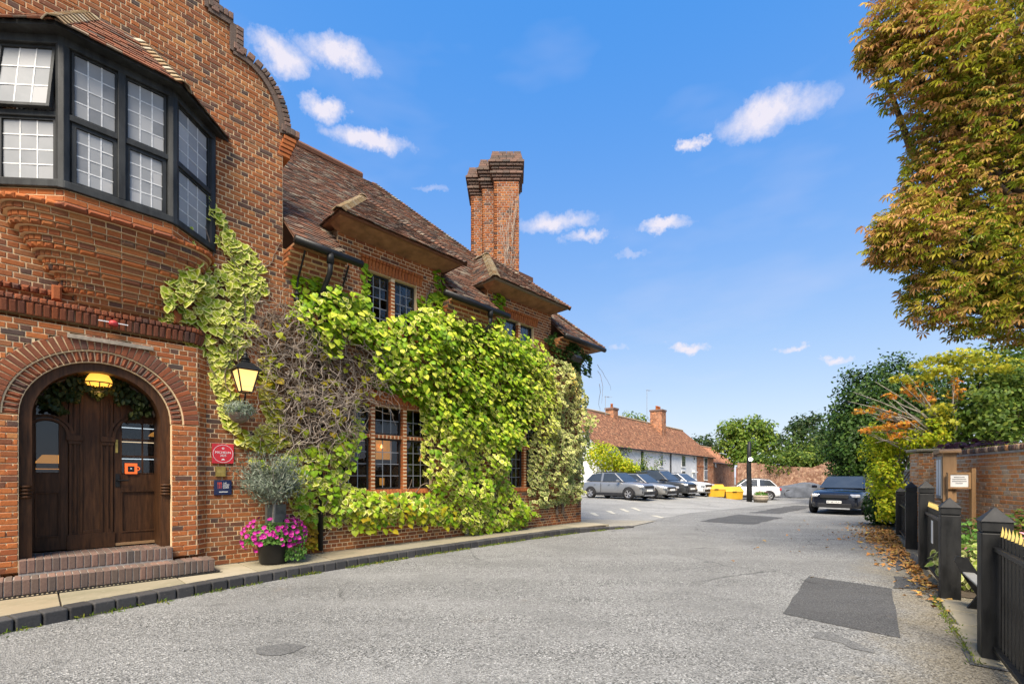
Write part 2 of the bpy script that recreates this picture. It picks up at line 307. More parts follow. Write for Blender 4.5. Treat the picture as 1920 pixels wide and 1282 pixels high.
plain('gold', (.46, .34, .1), .45, .5); plain('brass', (.42, .3, .08), .4, .7, var=.3, scale=20)
plain('steel', (.5, .5, .5), .35, .8); plain('chrome', (.7, .71, .73), .12, 1.); plain('white_paint', (.75, .75, .73), .6, var=.06); plain('timber_weathered', (.3, .25, .19), .8, var=.3, scale=20)
plain('red_plaque', (.52, .012, .02), .25, coat=.4, var=.1); plain('blue_plaque', (.012, .022, .07), .25, coat=.4, var=.1); plain('red_device', (.5, .05, .05), .5, var=.2); plain('grey_box', (.2, .2, .185), .6, var=.15)
plain('red_print', (.6, .08, .06), .5, var=.05); plain('orange_print', (.75, .12, .02), .5, var=.05, emit=(1, .16, .03), estr=.35)
plain('pot_black', (.012, .012, .013), .4, var=.3); plain('petunia', (.36, .012, .19), .7, var=.6, scale=12); plain('pot_soil', (.03, .02, .014), .95)
def glow(name, col, e): 
    t = MT(name); M[name] = t.pr(col, .5, emit=col, estr=e)
glow('lamp_warm', (1., .62, .2), .62); glow('lamp_amber', (1., .45, .06), .8); glow('lamp_flood', (1., .78, .5), 3.5); glow('lamp_white', (1., .95, .85), 3.0); glow('shelf_glow', (1., .72, .45), 1.6); glow('bulb', (1., .5, .12), 6.0); glow('shelf_white', (.8, .9, 1.), 1.6)
glow('amber_soft', (1., .42, .08), .5)
def leafmat(name, stops, margin=None, mlo=.5, mhi=.62, rough=.45, transl=.35):
    t = MT(name); c = t.ramp(t.attr('rnd'), stops); c = t.mix(t.mr(t.noise(2.2, 3, .6, t.geo()), .35, .7, 0, .35), c, t.mix(1, c, (.62, .75, .5), 'MULTIPLY'))
    if margin is not None:
        e = t.math('ADD', t.attr('edge'), t.math('MULTIPLY', t.math('SUBTRACT', t.noise(45, 3, .6, t.geo()), .5), .45)); c = t.mix(t.math('MULTIPLY', t.mr(e, mlo, mhi), t.mr(t.attr('rnd'), .0, .5, .35, 1.)), c, margin)
    M[name] = t.leaf(c, rough, transl)
leafmat('ivy_variegated', [(0, (.18, .27, .014)), (.25, (.34, .42, .02)), (.5, (.48, .53, .026)), (.75, (.26, .35, .018)), (.9, (.56, .55, .04)), (1, (.46, .3, .025))], (.88, .82, .27), .6, .86, transl=.16)
leafmat('ivy_green', [(0, (.09, .21, .010)), (.25, (.22, .36, .015)), (.5, (.36, .48, .02)), (.7, (.15, .29, .013)), (.85, (.50, .56, .04)), (1, (.62, .62, .08))], None, transl=.2)
leafmat('ivy_end', [(0, (.08, .14, .02)), (.4, (.18, .24, .035)), (.7, (.28, .33, .05)), (1, (.38, .36, .06))], (.68, .65, .28), .55, .8, transl=.2)
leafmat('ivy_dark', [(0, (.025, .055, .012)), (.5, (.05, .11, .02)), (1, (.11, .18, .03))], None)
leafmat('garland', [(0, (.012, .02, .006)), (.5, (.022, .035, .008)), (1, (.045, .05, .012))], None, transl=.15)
leafmat('ivy_yellow', [(0, (.42, .42, .02)), (.4, (.3, .37, .02)), (.7, (.48, .36, .02)), (1, (.4, .22, .02))], None)
leafmat('leaf_dead', [(0, (.14, .075, .04)), (.5, (.22, .13, .075)), (1, (.09, .055, .035))], None, transl=.1, rough=.8)
leafmat('leaf_floor', [(0, (.34, .15, .045)), (.4, (.44, .23, .08)), (.7, (.2, .09, .035)), (1, (.5, .34, .09))], None, transl=.1, rough=.7)
leafmat('chestnut', [(0, (.10, .15, .012)), (.2, (.19, .24, .016)), (.38, (.34, .34, .02)), (.55, (.46, .36, .045)), (.7, (.62, .36, .15)), (.85, (.48, .23, .085)), (1, (.72, .52, .1))], (.55, .29, .11), .78, 1.05, transl=.32)
leafmat('conifer', [(0, (.016, .042, .008)), (.5, (.034, .076, .012)), (1, (.075, .125, .02))], None, transl=.15)
leafmat('maple_orange', [(0, (.62, .25, .03)), (.5, (.72, .36, .05)), (.8, (.6, .16, .04)), (1, (.66, .5, .06))], None, transl=.4)
leafmat('maple_yellow', [(0, (.30, .34, .03)), (.5, (.45, .45, .04)), (1, (.56, .46, .04))], None, transl=.4)
leafmat('shrub_yellow', [(0, (.24, .34, .02)), (.4, (.42, .52, .025)), (.75, (.60, .60, .03)), (1, (.68, .54, .04))], None, transl=.45)
leafmat('shrub_green', [(0, (.045, .085, .015)), (.4, (.085, .15, .022)), (.75, (.14, .2, .03)), (1, (.22, .26, .04))], None)
leafmat('tree_mid', [(0, (.06, .12, .016)), (.4, (.12, .2, .025)), (.75, (.19, .26, .035)), (1, (.27, .32, .06))], None)
leafmat('tree_dark', [(0, (.025, .055, .02)), (.5, (.05, .09, .03)), (1, (.10, .13, .04))], None)
leafmat('leaf_olive', [(0, (.10, .125, .085)), (.5, (.17, .2, .145)), (1, (.27, .3, .235))], None, transl=.2)
leafmat('leaf_silver', [(0, (.17, .2, .15)), (.5, (.28, .31, .26)), (1, (.13, .19, .07))], None, transl=.2)
leafmat('leaf_fresh', [(0, (.07, .17, .03)), (.5, (.14, .28, .05)), (1, (.22, .36, .09))], None)
leafmat('leaf_purple', [(0, (.05, .014, .022)), (.5, (.10, .03, .04)), (1, (.2, .1, .12))], None)
leafmat('weed', [(0, (.06, .12, .015)), (.5, (.14, .2, .02)), (1, (.25, .22, .03))], None)
plain('twig', (.2, .15, .11), .85, var=.45, scale=8); plain('twig_pale', (.38, .31, .245), .85, var=.35, scale=8); plain('bark', (.12, .09, .065), .9, var=.4, scale=9, bump=.8); plain('bark_grey', (.26, .24, .2), .9, var=.35, scale=12, bump=.5)
# ------------------------------------------------------------------ bricks, tiles: pieces with their own edges
_box_cache = {}
def piece_template(L, H, D, ch):
    a, b, c, d = L / 2, H / 2, max(L / 2 - ch, .001), max(H / 2 - ch, .001)
    V = [(-a, -b, -D), (a, -b, -D), (a, b, -D), (-a, b, -D), (-a, -b, -ch), (a, -b, -ch), (a, b, -ch), (-a, b, -ch), (-c, -d, 0), (c, -d, 0), (c, d, 0), (-c, d, 0)]
    return V
PF = [(8, 9, 10, 11)] + [(4 + i, 4 + (i + 1) % 4, 8 + (i + 1) % 4, 8 + i) for i in range(4)] + [(i, (i + 1) % 4, 4 + (i + 1) % 4, 4 + i) for i in range(4)]
class Pieces:
    """pieces of one kind on one thing: the ones that show largest become objects, the rest one joined field per part"""
    def __init__(s, frame): s.fr = frame; s.it = []
    def add(s, parent, mat, c, ex, ez, L, H, D, ch=.005, vis=True): s.it.append((parent, mat, c, ex, ez, L, H, D, ch, vis))
    def finish(s, limit, name, field):
        it = s.it; n = len(it)
        if not n: return
        C = np.array([i[2] for i in it], float); EX = np.array([i[3] for i in it], float); EZ = np.array([i[4] for i in it], float)
        S = np.array([i[5:9] for i in it], float); NN = np.cross(EX, EZ)
        pr = []
        for sx, sz in ((-.5, -.5), (.5, -.5), (.5, .5), (-.5, .5)):
            w = s.fr.to_world(C + EX * (S[:, :1] * sx) + EZ * (S[:, 1:2] * sz)); yy = np.maximum(w[:, 1], .2); pr.append(np.stack([HX + FPX * w[:, 0] / yy, HY - FPX * (w[:, 2] - CAMH) / yy], 1))
        area = 0
        for k in range(4): a, b = pr[k], pr[(k + 1) % 4]; area = area + a[:, 0] * b[:, 1] - a[:, 1] * b[:, 0]
        area = np.where(area < 0, -area / 2, 0)
        mid = sum(pr) / 4; ok = (mid[:, 0] > 2) & (mid[:, 0] < 1918) & (mid[:, 1] > 2) & (mid[:, 1] < 1280) & np.array([i[9] for i in it])
        order = np.argsort(-np.where(ok, area, -1)); chosen = set(int(k) for k in order[:limit] if ok[k] and area[k] > 20)
        for k in chosen:
            parent, mat, c, ex, ez, L, H, D, ch, v = it[k]; key = (round(L, 2), round(H, 3), round(D, 3), ch, mat)
            if key not in _box_cache:
                me = bpy.data.meshes.new(name); T = piece_template(key[0], key[1], D, ch); me.from_pydata(T, [], PF); me.materials.append(M[mat]); me.update(); _box_cache[key] = me
            o = bpy.data.objects.new(name, _box_cache[key]); COL.objects.link(o); o.parent = parent
            nn = NN[k]; o.matrix_local = Matrix(((ex[0], ez[0], nn[0], c[0]), (ex[1], ez[1], nn[1], c[1]), (ex[2], ez[2], nn[2], c[2]), (0, 0, 0, 1)))
        groups = {}
        for k in range(n):
            if k not in chosen: groups.setdefault((it[k][0].name, it[k][1]), []).append(k)
        for (pn, mat), ks in groups.items():
            ks = np.array(ks); m = len(ks); T = np.array([piece_template(*S[k]) for k in ks]); T = T + RNG.normal(0, .0012, T.shape) * np.array([1, 1, .8])
            V = C[ks][:, None] + T[:, :, :1] * EX[ks][:, None] + T[:, :, 1:2] * EZ[ks][:, None] + T[:, :, 2:] * NN[ks][:, None]
            F = np.array(PF)[None] + (np.arange(m) * 12)[:, None, None]
            me = np_mesh(field, V.reshape(-1, 3), F.reshape(-1, 4), M[mat], attrs={'rnd': np.repeat(RNG.random(m), 12)})
            link(field, me, bpy.data.objects[pn], kind='stuff')
def spans(polys, z):
    xs = []
    for P in polys:
        for (x0, z0), (x1, z1) in zip(P, P[1:] + P[:1]):
            if (z0 <= z) != (z1 <= z): xs.append(x0 + (z - z0) / (z1 - z0) * (x1 - x0))
    xs.sort(); out = []
    for a, b in zip(xs[::2], xs[1::2]):
        if out and a - out[-1][1] < 1e-4: out[-1] = (out[-1][0], b)
        else: out.append((a, b))
    return out
PITCH = .0775
def wall_fill(ps, parent_name, mats, root, polys, o=(0, 0, 0), ex=(1, 0, 0), z0=.14, pitch=PITCH, thick=.26, mortar='mortar', visf=None, seed=0, label=None, bl=.225):
    """a brick wall: mortar backing (the part) with every brick proud of it"""
    rg = random.Random(seed); o = Vector(o); ex = Vector(ex); n = ex.cross(Vector((0, 0, 1))); zs = [p[1] for P in polys for p in P]; b = MB()
    i0 = int(math.floor((min(zs) - z0) / pitch)); i1 = int(math.ceil((max(zs) - z0) / pitch)); rows = []
    for i in range(i0, i1):
        za, zb = z0 + i * pitch, z0 + (i + 1) * pitch; zm = (za + zb) / 2
        for a, c in spans(polys, zm):
            p = [o + ex * a, o + ex * c]; V = []
            for q in p:
                for dd in (0, thick): V += [q - n * dd + Vector((0, 0, za)), q - n * dd + Vector((0, 0, zb))]
            b.add(V, [(0, 4, 5, 1), (2, 3, 7, 6), (0, 1, 3, 2), (4, 6, 7, 5), (1, 5, 7, 3), (0, 2, 6, 4)]); rows.append((i, zm, a, c))
    part = b.build(parent_name, M[mortar], root)
    if label: part['label'] = label
    for i, zm, a, c in rows:
        st = i % 2 == 0; pit = bl if st else bl / 2; ph = (i % 4 == 2) * bl / 2 if st else bl / 4
        k = math.floor((a - ph) / pit); x = ph + k * pit
        while x < c:
            xa, xb = max(x, a), min(x + pit, c); x += pit
            if xb - xa < .03: continue
            L = xb - xa - .0135; H = pitch - .0145; xm = (xa + xb) / 2
            cc = o + ex * xm + n * (.006 + rg.random() * .005) + Vector((0, 0, zm)); m = mats if isinstance(mats, str) else mats(xm, zm, rg)
            ps.add(part, m, tuple(cc), tuple(ex), (0, 0, 1), round(L, 3), H, .035, .005, visf is None or visf(xm, zm))
    return part
def arch_ring(ps, part, mat, cx, cz, r0, r1, a0, a1, n, yf, D, ch=.006):
    for k in range(n):
        a = R(a0 + (a1 - a0) * (k + .5) / n); rad = Vector((math.cos(a), 0, math.sin(a))); tg = Vector((math.sin(a), 0, -math.cos(a)))
        rm = (r0 + r1) / 2; L = abs(R(a1 - a0)) / n * rm - .012
        ps.add(part, mat, (cx + rad.x * rm, yf, cz + rad.z * rm), tuple(tg), tuple(rad), round(L, 3), r1 - r0 - .01, D, ch)
def path_course(ps, part, mat, pts, z, H, D, phase=0., L=.215, ch=.006, tilt=0.):
    """one course of bricks following a plan path [(x, y), ...], outside to the right of travel"""
    pts = [Vector((p[0], p[1], 0)) for p in pts]; d = -phase
    for a, b in zip(pts, pts[1:]):
        e = (b - a); ln = e.length
        if ln < .02: continue
        e.normalize(); n = max(1, round(ln / (L + .01))); off = phase if n > 1 else 0; w = ln / n
        cuts = [0] + [w * (k + (off % 1)) for k in range(0 if off % 1 else 1, n)] + [ln]
        for u, v in zip(cuts, cuts[1:]):
            if v - u < .025: continue
            c = a + e * ((u + v) / 2); ez = Vector((0, 0, 1))
            if tilt: ez = (ez + e.cross(ez) * tilt).normalized()
            ps.add(part, mat, (c.x, c.y, z), tuple(e), tuple(ez), round(v - u - .011, 3), H - .011, D, ch)
def tile_facet(ps, part, mat, el, er, tr, tl, gauge=.1, w=.165, clip=None, seed=1, wave=0., vis=True):
    el, er, tr, tl = (Vector(p) for p in (el, er, tr, tl)); rg = random.Random(seed); ex = (er - el).normalized(); up = (tl - el); up = (up - ex * up.dot(ex)).normalized(); n = ex.cross(up)
    sl = (tl - el).dot(up); rows = int(sl / gauge)
    for i in range(rows):
        t = (i + .25) * gauge / sl; a, b = el.lerp(tl, t), er.lerp(tr, t); ln = (b - a).length
        x0 = (a - el).dot(ex); k = math.floor(x0 / w - (i % 2) * .5) ; x = (k + (i % 2) * .5) * w
        while x < x0 + ln:
            xa, xb = max(x, x0), min(x + w, x0 + ln); x += w
            if xb - xa < .04: continue
            c = el + ex * ((xa + xb) / 2) + up * (t * sl)
            if clip and not clip(c): continue
            al = .14 + rg.gauss(0, .022); ez = (up * math.cos(al) - n * math.sin(al)); e2 = (ex + ez * rg.gauss(0, .012)).normalized(); ez = (ez - e2 * ez.dot(e2)).normalized()
            c = c + n * (.024 + rg.gauss(0, .003) + wave * math.sin(c.x * 1.7 + c.z)) 
            ps.add(part, mat, tuple(c), tuple(e2), tuple(ez), round(xb - xa - .005, 3), .135, .019, .003, vis)
def ring_prism(mb, cx, cz, r0, r1, y0, y1, a0=0, a1=180, n=24):
    for k in range(n):
        a, b = R(a0 + (a1 - a0) * k / n), R(a0 + (a1 - a0) * (k + 1) / n)
        mb.prism([(cx + r0 * math.cos(a), cz + r0 * math.sin(a)), (cx + r1 * math.cos(a), cz + r1 * math.sin(a)), (cx + r1 * math.cos(b), cz + r1 * math.sin(b)), (cx + r0 * math.cos(b), cz + r0 * math.sin(b))][::-1], y0, y1)
_pane = {}
def leaded_light(part, o, ex, x0, x1, z0, z1, cols, rows, ft=.035, glass='glass', frame='black_timber', lead='lead', tiltz=0., depth=.05, rg=random.Random(5), lw=.015):
    """one light: casement frame, leads and its panes, standing in the plane through o along ex"""
    o, ex = Vector(o), Vector(ex).normalized(); n = ex.cross(Vector((0, 0, 1))); Z = Vector((0, 0, 1))
    rot = Matrix.Rotation(tiltz, 3, ex) if tiltz else None
    top = o + ex * ((x0 + x1) / 2) + Z * z1
    def P(x, z, d=0.):
        q = o + ex * x + Z * z + n * d
        return top + rot @ (q - top) if rot else q
    nz = rot @ n if rot else n; zz = rot @ Z if rot else Z
    fb = MB()
    for a, b in (((x0 + ft / 2, z0), (x0 + ft / 2, z1)), ((x1 - ft / 2, z0), (x1 - ft / 2, z1)), ((x0 + ft, z0 + ft / 2), (x1 - ft, z0 + ft / 2)), ((x0 + ft, z1 - ft / 2), (x1 - ft, z1 - ft / 2))):
        fb.bar(P(*a), P(*b), ft, depth, up=nz)
    fb.build('casement_frame', M[frame], part)
    X0, X1, Z0, Z1 = x0 + ft, x1 - ft, z0 + ft, z1 - ft; lb = MB()
    for i in range(1, cols): x = X0 + (X1 - X0) * i / cols; lb.bar(P(x, Z0), P(x, Z1), lw, .012, up=nz)
    for j in range(1, rows): z = Z0 + (Z1 - Z0) * j / rows; lb.bar(P(X0, z, .0005), P(X1, z, .0005), lw, .013, up=nz)
    lb.build('glazing_bars', M[lead], part)
    w, h = (X1 - X0) / cols, (Z1 - Z0) / rows; key = (round(w, 3), round(h, 3), glass)
    if key not in _pane: _pane[key] = MB().box(-w / 2 + .004, w / 2 - .004, -.002, .002, -h / 2 + .004, h / 2 - .004).mesh('pane', M[glass])
    for i in range(cols):
        for j in range(rows):
            c = P(X0 + w * (i + .5), Z0 + h * (j + .5)); p = link('pane', _pane[key], part)
            R3 = Matrix((ex, -nz, zz)).transposed() @ Matrix.Rotation(rg.gauss(0, .012), 3, 'Z') @ Matrix.Rotation(rg.gauss(0, .012), 3, 'X')
            p.matrix_local = Matrix.Translation(c) @ R3.to_4x4()

# ------------------------------------------------------------------ the inn
INN = Frame(-4.89, 7.62, 44)
F_ = INN.fac
PZ = .14                                    # pavement level at the wall
inn = empty('inn', (INN.o[0], INN.o[1], 0), INN.rz, label='old red brick inn with curved gable, timbered bay window and ivy over its wall', cat='building')
BR = Pieces(INN); TL = Pieces(INN)
XC = -1.35; GE = 2.42                        # gable centre and half width
prof = [(GE, 7.78)] + [(GE - .70 + .70 * math.cos(R(a)) - .02, 7.86 + .88 * math.sin(R(a))) for a in range(0, 91, 9)] + [(1.62, 8.74), (1.62, 9.2), (1.26, 9.2), (1.26, 9.85)] + [(1.1 * math.cos(R(a)), 9.9 + .9 * math.sin(R(a))) for a in range(0, 91, 15)]
gpoly = [(XC - GE, PZ), (XC + GE, PZ)] + [(XC + x, z) for x, z in prof] + [(XC - x, z) for x, z in prof[::-1][1:]]
AX, AZ, AR = -1.40, 2.40, .80                # arch centre, springing height, radius
arch_hole = [(AX - AR, PZ), (AX - AR, AZ)] + [(AX + AR * math.cos(R(a)), AZ + AR * math.sin(R(a))) for a in range(170, 0, -10)] + [(AX + AR, AZ), (AX + AR, PZ)]
mixb = lambda x, z, rg: 'brick'
wpoly = [(XC + GE, PZ), (10.25, PZ), (10.25, 5.7), (8.72, 5.7), (8.72, 6.62), (6.12, 6.62), (6.12, 5.7), (4.62, 5.7), (4.62, 6.62), (2.1, 6.62), (2.1, 5.7), (XC + GE, 5.7)]
def rect(x0, x1, z0, z1): return [(x0, z0), (x1, z0), (x1, z1), (x0, z1)]
D1 = (2.74, 3.94, 4.72, 5.86); D2 = (6.74, 7.94, 4.72, 5.86); G1 = (2.15, 4.36, 1.33, 3.12); G2 = (6.95, 8.2, 1.3, 3.05)
hid = lambda x, z: not (1.4 < x < 10.4 and .8 < z < 4.5)
front = wall_fill(BR, 'front_wall', 'brick', inn, [gpoly, arch_hole, wpoly, rect(*D1), rect(*D2), rect(*G1), rect(*G2)], seed=4, visf=hid, thick=.3)
lw_ = wall_fill(BR, 'side_wall', 'brick', inn, [rect(-7.5, XC - GE, PZ, 5.7)], seed=5)
ew = wall_fill(BR, 'end_wall', 'brick', inn, [rect(0, 10.2, PZ, 5.7)], o=(10.25, 0, 0), ex=(0, 1, 0), seed=6, visf=lambda x, z: False)
# gable coping: dark bricks on edge following the profile, over a moulded band
cop = MB().box(XC - .2, XC + .2, .0, .3, 9.6, 9.7).build('gable_coping', M['mortar'], inn)
def polyline_bricks(P, mat, step, h, off, yf, D):
    d = 0
    for (x0, z0), (x1, z1) in zip(P, P[1:]):
        ln = math.hypot(x1 - x0, z1 - z0); 
        if ln < .02: continue
        tx, tz = (x1 - x0) / ln, (z1 - z0) / ln; nx, nz = -tz * -1, tx * -1          # outward (to the right of travel, up the right side)
        n = max(1, round(ln / step))
        for k in range(n):
            s_ = ln * (k + .5) / n; c = (x0 + tx * s_ + nx * (off + h / 2), yf, z0 + tz * s_ + nz * (off + h / 2))
            BR.add(cop, mat, c, (-tx, 0, -tz), (nx, 0, nz), round(ln / n - .01, 3), h, D, .006)
core = MB()
for sx in (1, -1):
    for (x0, z0), (x1, z1) in zip(prof, prof[1:]):
        ln = math.hypot(x1 - x0, z1 - z0)
        if ln < .02: continue
        nx, nz = (z1 - z0) / ln, -(x1 - x0) / ln; q = [(XC + sx * (x + nx * o_), z + nz * o_) for x, z, o_ in ((x0, z0, -.05), (x1, z1, -.05), (x1, z1, .13), (x0, z0, .13))]
        core.prism(q if sx > 0 else q[::-1], -.045, .34)
core.build('coping_core', M['brick_dark'], cop, kind='stuff')
pr_r = [(XC + x, z) for x, z in prof]; 
polyline_bricks(pr_r, 'brick_dark', .078, .105, .045, -.065, .42); polyline_bricks(pr_r, 'brick_red', .21, .045, .0, -.035, .38)
pr_l = [(XC - x, z) for x, z in prof[::-1]]
polyline_bricks(pr_l, 'brick_dark', .078, .105, .045, -.065, .42); polyline_bricks(pr_l, 'brick_red', .21, .045, .0, -.035, .38)
for k in range(5): BR.add(cop, 'brick_red', (XC + GE + .02 + k * .024, -.012 - .01 * k, 7.42 + k * PITCH), (1, 0, 0), (0, 0, 1), .215, PITCH - .011, .36, .006)
for k in range(4): BR.add(cop, 'brick_dark', (XC + GE + .0 + k * .08, -.07, 7.87), (1, 0, 0), (0, 0, 1), .07, .115, .42, .006)

# porch: a slightly proud brick face round the arch, chamfered at its side
PX1 = -.27
ppoly = [(-2.75, .34), (PX1, .34), (PX1, 3.62), (-2.75, 3.62)]
AR2 = 1.16
phole = [(AX - AR, .3), (AX - AR, AZ)] + [(AX + AR2 * math.cos(R(a)), AZ + AR2 * math.sin(R(a))) for a in range(180, -1, -9)] + [(AX + AR, AZ), (AX + AR, .3)]
porch = wall_fill(BR, 'porch_front', lambda x, z, rg: 'brick_red' if rg.random() < .6 else 'brick', inn, [ppoly, phole], o=(0, -.15, 0), seed=8, thick=.145)
ch_ = Vector((.16, .15, 0)).normalized()
pch = wall_fill(BR, 'porch_side', lambda x, z, rg: 'brick_red' if rg.random() < .5 else 'brick', inn, [rect(0, .215, .34, 3.62)], o=(PX1, -.15, 0), ex=tuple(ch_), seed=9, thick=.05)
# arch rings: recessed roll, then the flush ring of voussoirs
ab = MB(); ring_prism(ab, AX, AZ, .945, AR2 + .005, -.145, .0); ring_prism(ab, AX, AZ, AR - .002, .95, -.115, .0); arch = ab.build('porch_arch', M['mortar'], inn)
arch_ring(BR, arch, 'brick_arch', AX, AZ, .955, AR2, 180, 0, 44, -.163, .03)
arch_ring(BR, arch, 'brick_arch', AX, AZ, .80, .945, 180, 0, 38, -.148, .12, .03)
for sx in (-1, 1):                            # jamb bricks below the springing
    for i in range(int((AZ - .36) / PITCH)):
        L = .22 if i % 2 else .17
        BR.add(arch, 'brick_red' if (i * 7) % 3 else 'brick', (AX + sx * (AR + L / 2 - .0), -.156, .36 + (i + .5) * PITCH), (1, 0, 0), (0, 0, 1), L - .011, PITCH - .011, .14, .014)
# string course over the arch, of bricks on end, and the stepped label above it
st = MB().box(-4.2, -.29, -.165, -.0, 3.71, 3.86).build('string_course', M['mortar'], inn)
spath = [(-4.2, -.215), (-.3, -.215), (-.1, -.02)]
path_course(BR, st, 'brick_arch', spath, 3.755, .17, .06, L=.066, ch=.014, tilt=.28)
path_course(BR, st, 'brick_arch', [(-4.2, -.245), (-.28, -.245), (-.08, -.02)], 3.875, .075, .2, L=.066, ch=.012)
for x0, x1, z in ((-4.2, -1.86, 4.04), (-1.84, -.52, 3.99 + .16), (-.5, .0, 3.94)):
    path_course(BR, st, 'brick_arch', [(x0, -.09), (x1, -.09)], z, .085, .1, L=.07, ch=.02, tilt=.3)
for x in (-1.85, -.51): BR.add(st, 'brick_red', (x, -.12, 4.06), (1, 0, 0), (0, 0, 1), .10, .2, .12, .02)
# corbelled bay
BX0, BX1, BC = -1.80, -.66, .61
def bay_path(b): r = BC * b / .55; return [(BX0 - r, 0.0), (BX0, -b), (BX1, -b), (BX1 + r, 0.0)]
def corbel_path(b):
    f = .30 + .70 * b / .56; hw = 1.18 * f; xm = -1.23 + .1 * (1 - f); P = []
    for k in range(19):
        a = math.pi * (1 - k / 18); ca, sa = math.cos(a), math.sin(a); P.append((xm + hw * math.copysign(abs(ca) ** .72, ca), -b * max(sa, 0) ** .62 - .004))
    return P
cb = MB()
nC = 14
for k in range(nC):
    z = 4.02 + k * PITCH; b = .06 + .50 * ((k + 1) / nC) ** .85; p = corbel_path(b - .012)
    cb.slab([(p[0][0], .1)] + p + [(p[-1][0], .1)], z, z + PITCH)
z_t = 4.02 + nC * PITCH
p = bay_path(.575); cb.slab([(p[0][0], .1), p[0], p[1], p[2], p[3], (p[3][0], .1)], z_t, z_t + .16)
corbel = cb.build('bay_corbel', M['mortar'], inn)
for k in range(nC):
    z = 4.02 + (k + .5) * PITCH; b = .06 + .50 * ((k + 1) / nC) ** .85; roll = k % 3 == 1
    path_course(BR, corbel, 'brick_red' if k % 2 else 'brick', corbel_path(b + (.025 if roll else 0))[(k % 2):], z, PITCH, .16, phase=0, L=.19, ch=.024 if roll else .008)
for k in range(2): path_course(BR, corbel, 'brick_red', bay_path(.585), z_t + (k + .5) * PITCH, PITCH, .1, phase=(k % 2) * .5, L=.2)
path_course(BR, corbel, 'brick_arch', bay_path(.63), z_t - .045, .07, .12, L=.21, ch=.025)
# bay window: dark timber frame, three facets of leaded lights
zb0, zb1, ztr = z_t + .16, 7.2, 6.2
A_, B_, C_, D_ = [Vector((x, y, 0)) for x, y in bay_path(.55)]
wb = MB()
for (a, b) in ((A_, B_), (B_, C_), (C_, D_)):
    for z, h, d in ((zb0 + .048, .096, .15), (zb1 - .06, .12, .14), (ztr, .075, .10)):
        wb.bar(a + Vector((0, 0, z)), b + Vector((0, 0, z)), d, h, up=(0, 0, 1))
for q in (A_, B_, C_, D_): wb.lathe([(.075, zb0 - .005), (.075, zb1 + .005)], (q.x, q.y, 0), 8)
mid = (B_ + C_) / 2; wb.box(mid.x - .042, mid.x + .042, mid.y - .065, mid.y + .05, zb0 + .1, zb1 - .1)
wb.slab([(A_.x, .05), (A_.x, A_.y), (B_.x, B_.y + .02), (C_.x, C_.y + .02), (D_.x, D_.y), (D_.x, .05)], zb1 - .01, zb1 + .05)
bayw = wb.build('bay_window', M['black_timber'], inn, bevel=.008)
for (a, b, ncol) in ((A_, B_, 1), (B_, C_, 2), (C_, D_, 1)):
    ln = (b - a).length; e = (b - a) / ln
    for c in range(ncol):
        m0 = .075 if c == 0 else .042; m1 = .075 if c == ncol - 1 else .042
        x0, x1 = ln * c / ncol + m0, ln * (c + 1) / ncol - m1
        opened = a is A_
        leaded_light(bayw, a, e, x0, x1, ztr + .038, zb1 - .12, 3, 3 if opened else 4, .024 if not opened else .036, 'glass_bay_sky', tiltz=-.11 if opened else 0, lead='lead_pale')
        leaded_light(bayw, a, e, x0, x1, zb0 + .096, ztr - .038, 3, 4, .045 if ncol == 2 else .028, 'glass_bay_sky', lead='lead_pale')
ct = MB(); ins = [A_ + Vector((.12, .05, 0)), B_ + Vector((.06, .14, 0)), C_ + Vector((-.06, .14, 0)), D_ + Vector((-.12, .05, 0))]
for a, b in zip(ins, ins[1:]):
    n_ = 40
    for k in range(n_):
        p0, p1 = a.lerp(b, k / n_), a.lerp(b, (k + 1) / n_); y0, y1 = .02 * math.sin(k * 1.9), .02 * math.sin((k + 1) * 1.9)
        ct.add([(p0.x, p0.y + y0, zb0 + .1), (p1.x, p1.y + y1, zb0 + .1), (p1.x, p1.y + y1, zb1), (p0.x, p0.y + y0, zb1)], [(0, 1, 2, 3)])
ct.build('curtain', M['curtain'], bayw)
# bay roof: three tiled facets with bonnet hips
ze, zt_ = zb1 + .03, zb1 + .86
eo = [Vector((x, y, ze)) for x, y in ((BX0 - BC - .26, .0), (BX0 - .08, -.77), (BX1 + .08, -.77), (BX1 + BC + .26, .0))]
tp = [Vector((x, y, zt_)) for x, y in ((BX0 + .26, .0), (BX0 + .32, -.06), (BX1 - .32, -.06), (BX1 - .26, .0))]
rb = MB(); rb.add([*eo, *tp, *[v + Vector((0, .0, -.05)) for v in eo]], [(0, 1, 5, 4), (1, 2, 6, 5), (2, 3, 7, 6), (8, 9, 1, 0), (9, 10, 2, 1), (10, 11, 3, 2), (11, 10, 9, 8)])
br_ = rb.build('bay_roof', M['black_timber'], inn)
for i in range(3): tile_facet(TL, br_, 'tile_bay', eo[i] - (eo[i + 1] - eo[i]).normalized() * .02, eo[i + 1], tp[i + 1], tp[i], seed=20 + i)
def bonnets(ps, part, a, b, step=.1, size=.22, mat='bonnet'):
    a, b = Vector(a), Vector(b); d = (b - a); ln = d.length; d.normalize(); side = d.cross(Vector((0, 0, 1))).normalized(); up = side.cross(d)
    for k in range(int(ln / step)):
        c = a + d * (k * step + .02) + up * .045
        for s_ in (-1, 0, 1):
            ex = (side * math.cos(.7 * s_) - up * math.sin(.7 * s_) ).normalized(); nn = side * math.sin(.7 * s_) + up * math.cos(.7 * s_); ez = (d - nn * .22).normalized(); ez = (ez - ex * ez.dot(ex)).normalized()
            ps.add(part, mat, tuple(c + side * (s_ * size * .36) - up * (abs(s_) * size * .14)), tuple(ex), tuple(ez), size * .42, .17, .014, .003)
bonnets(TL, br_, eo[1], tp[1]); bonnets(TL, br_, eo[2], tp[2])
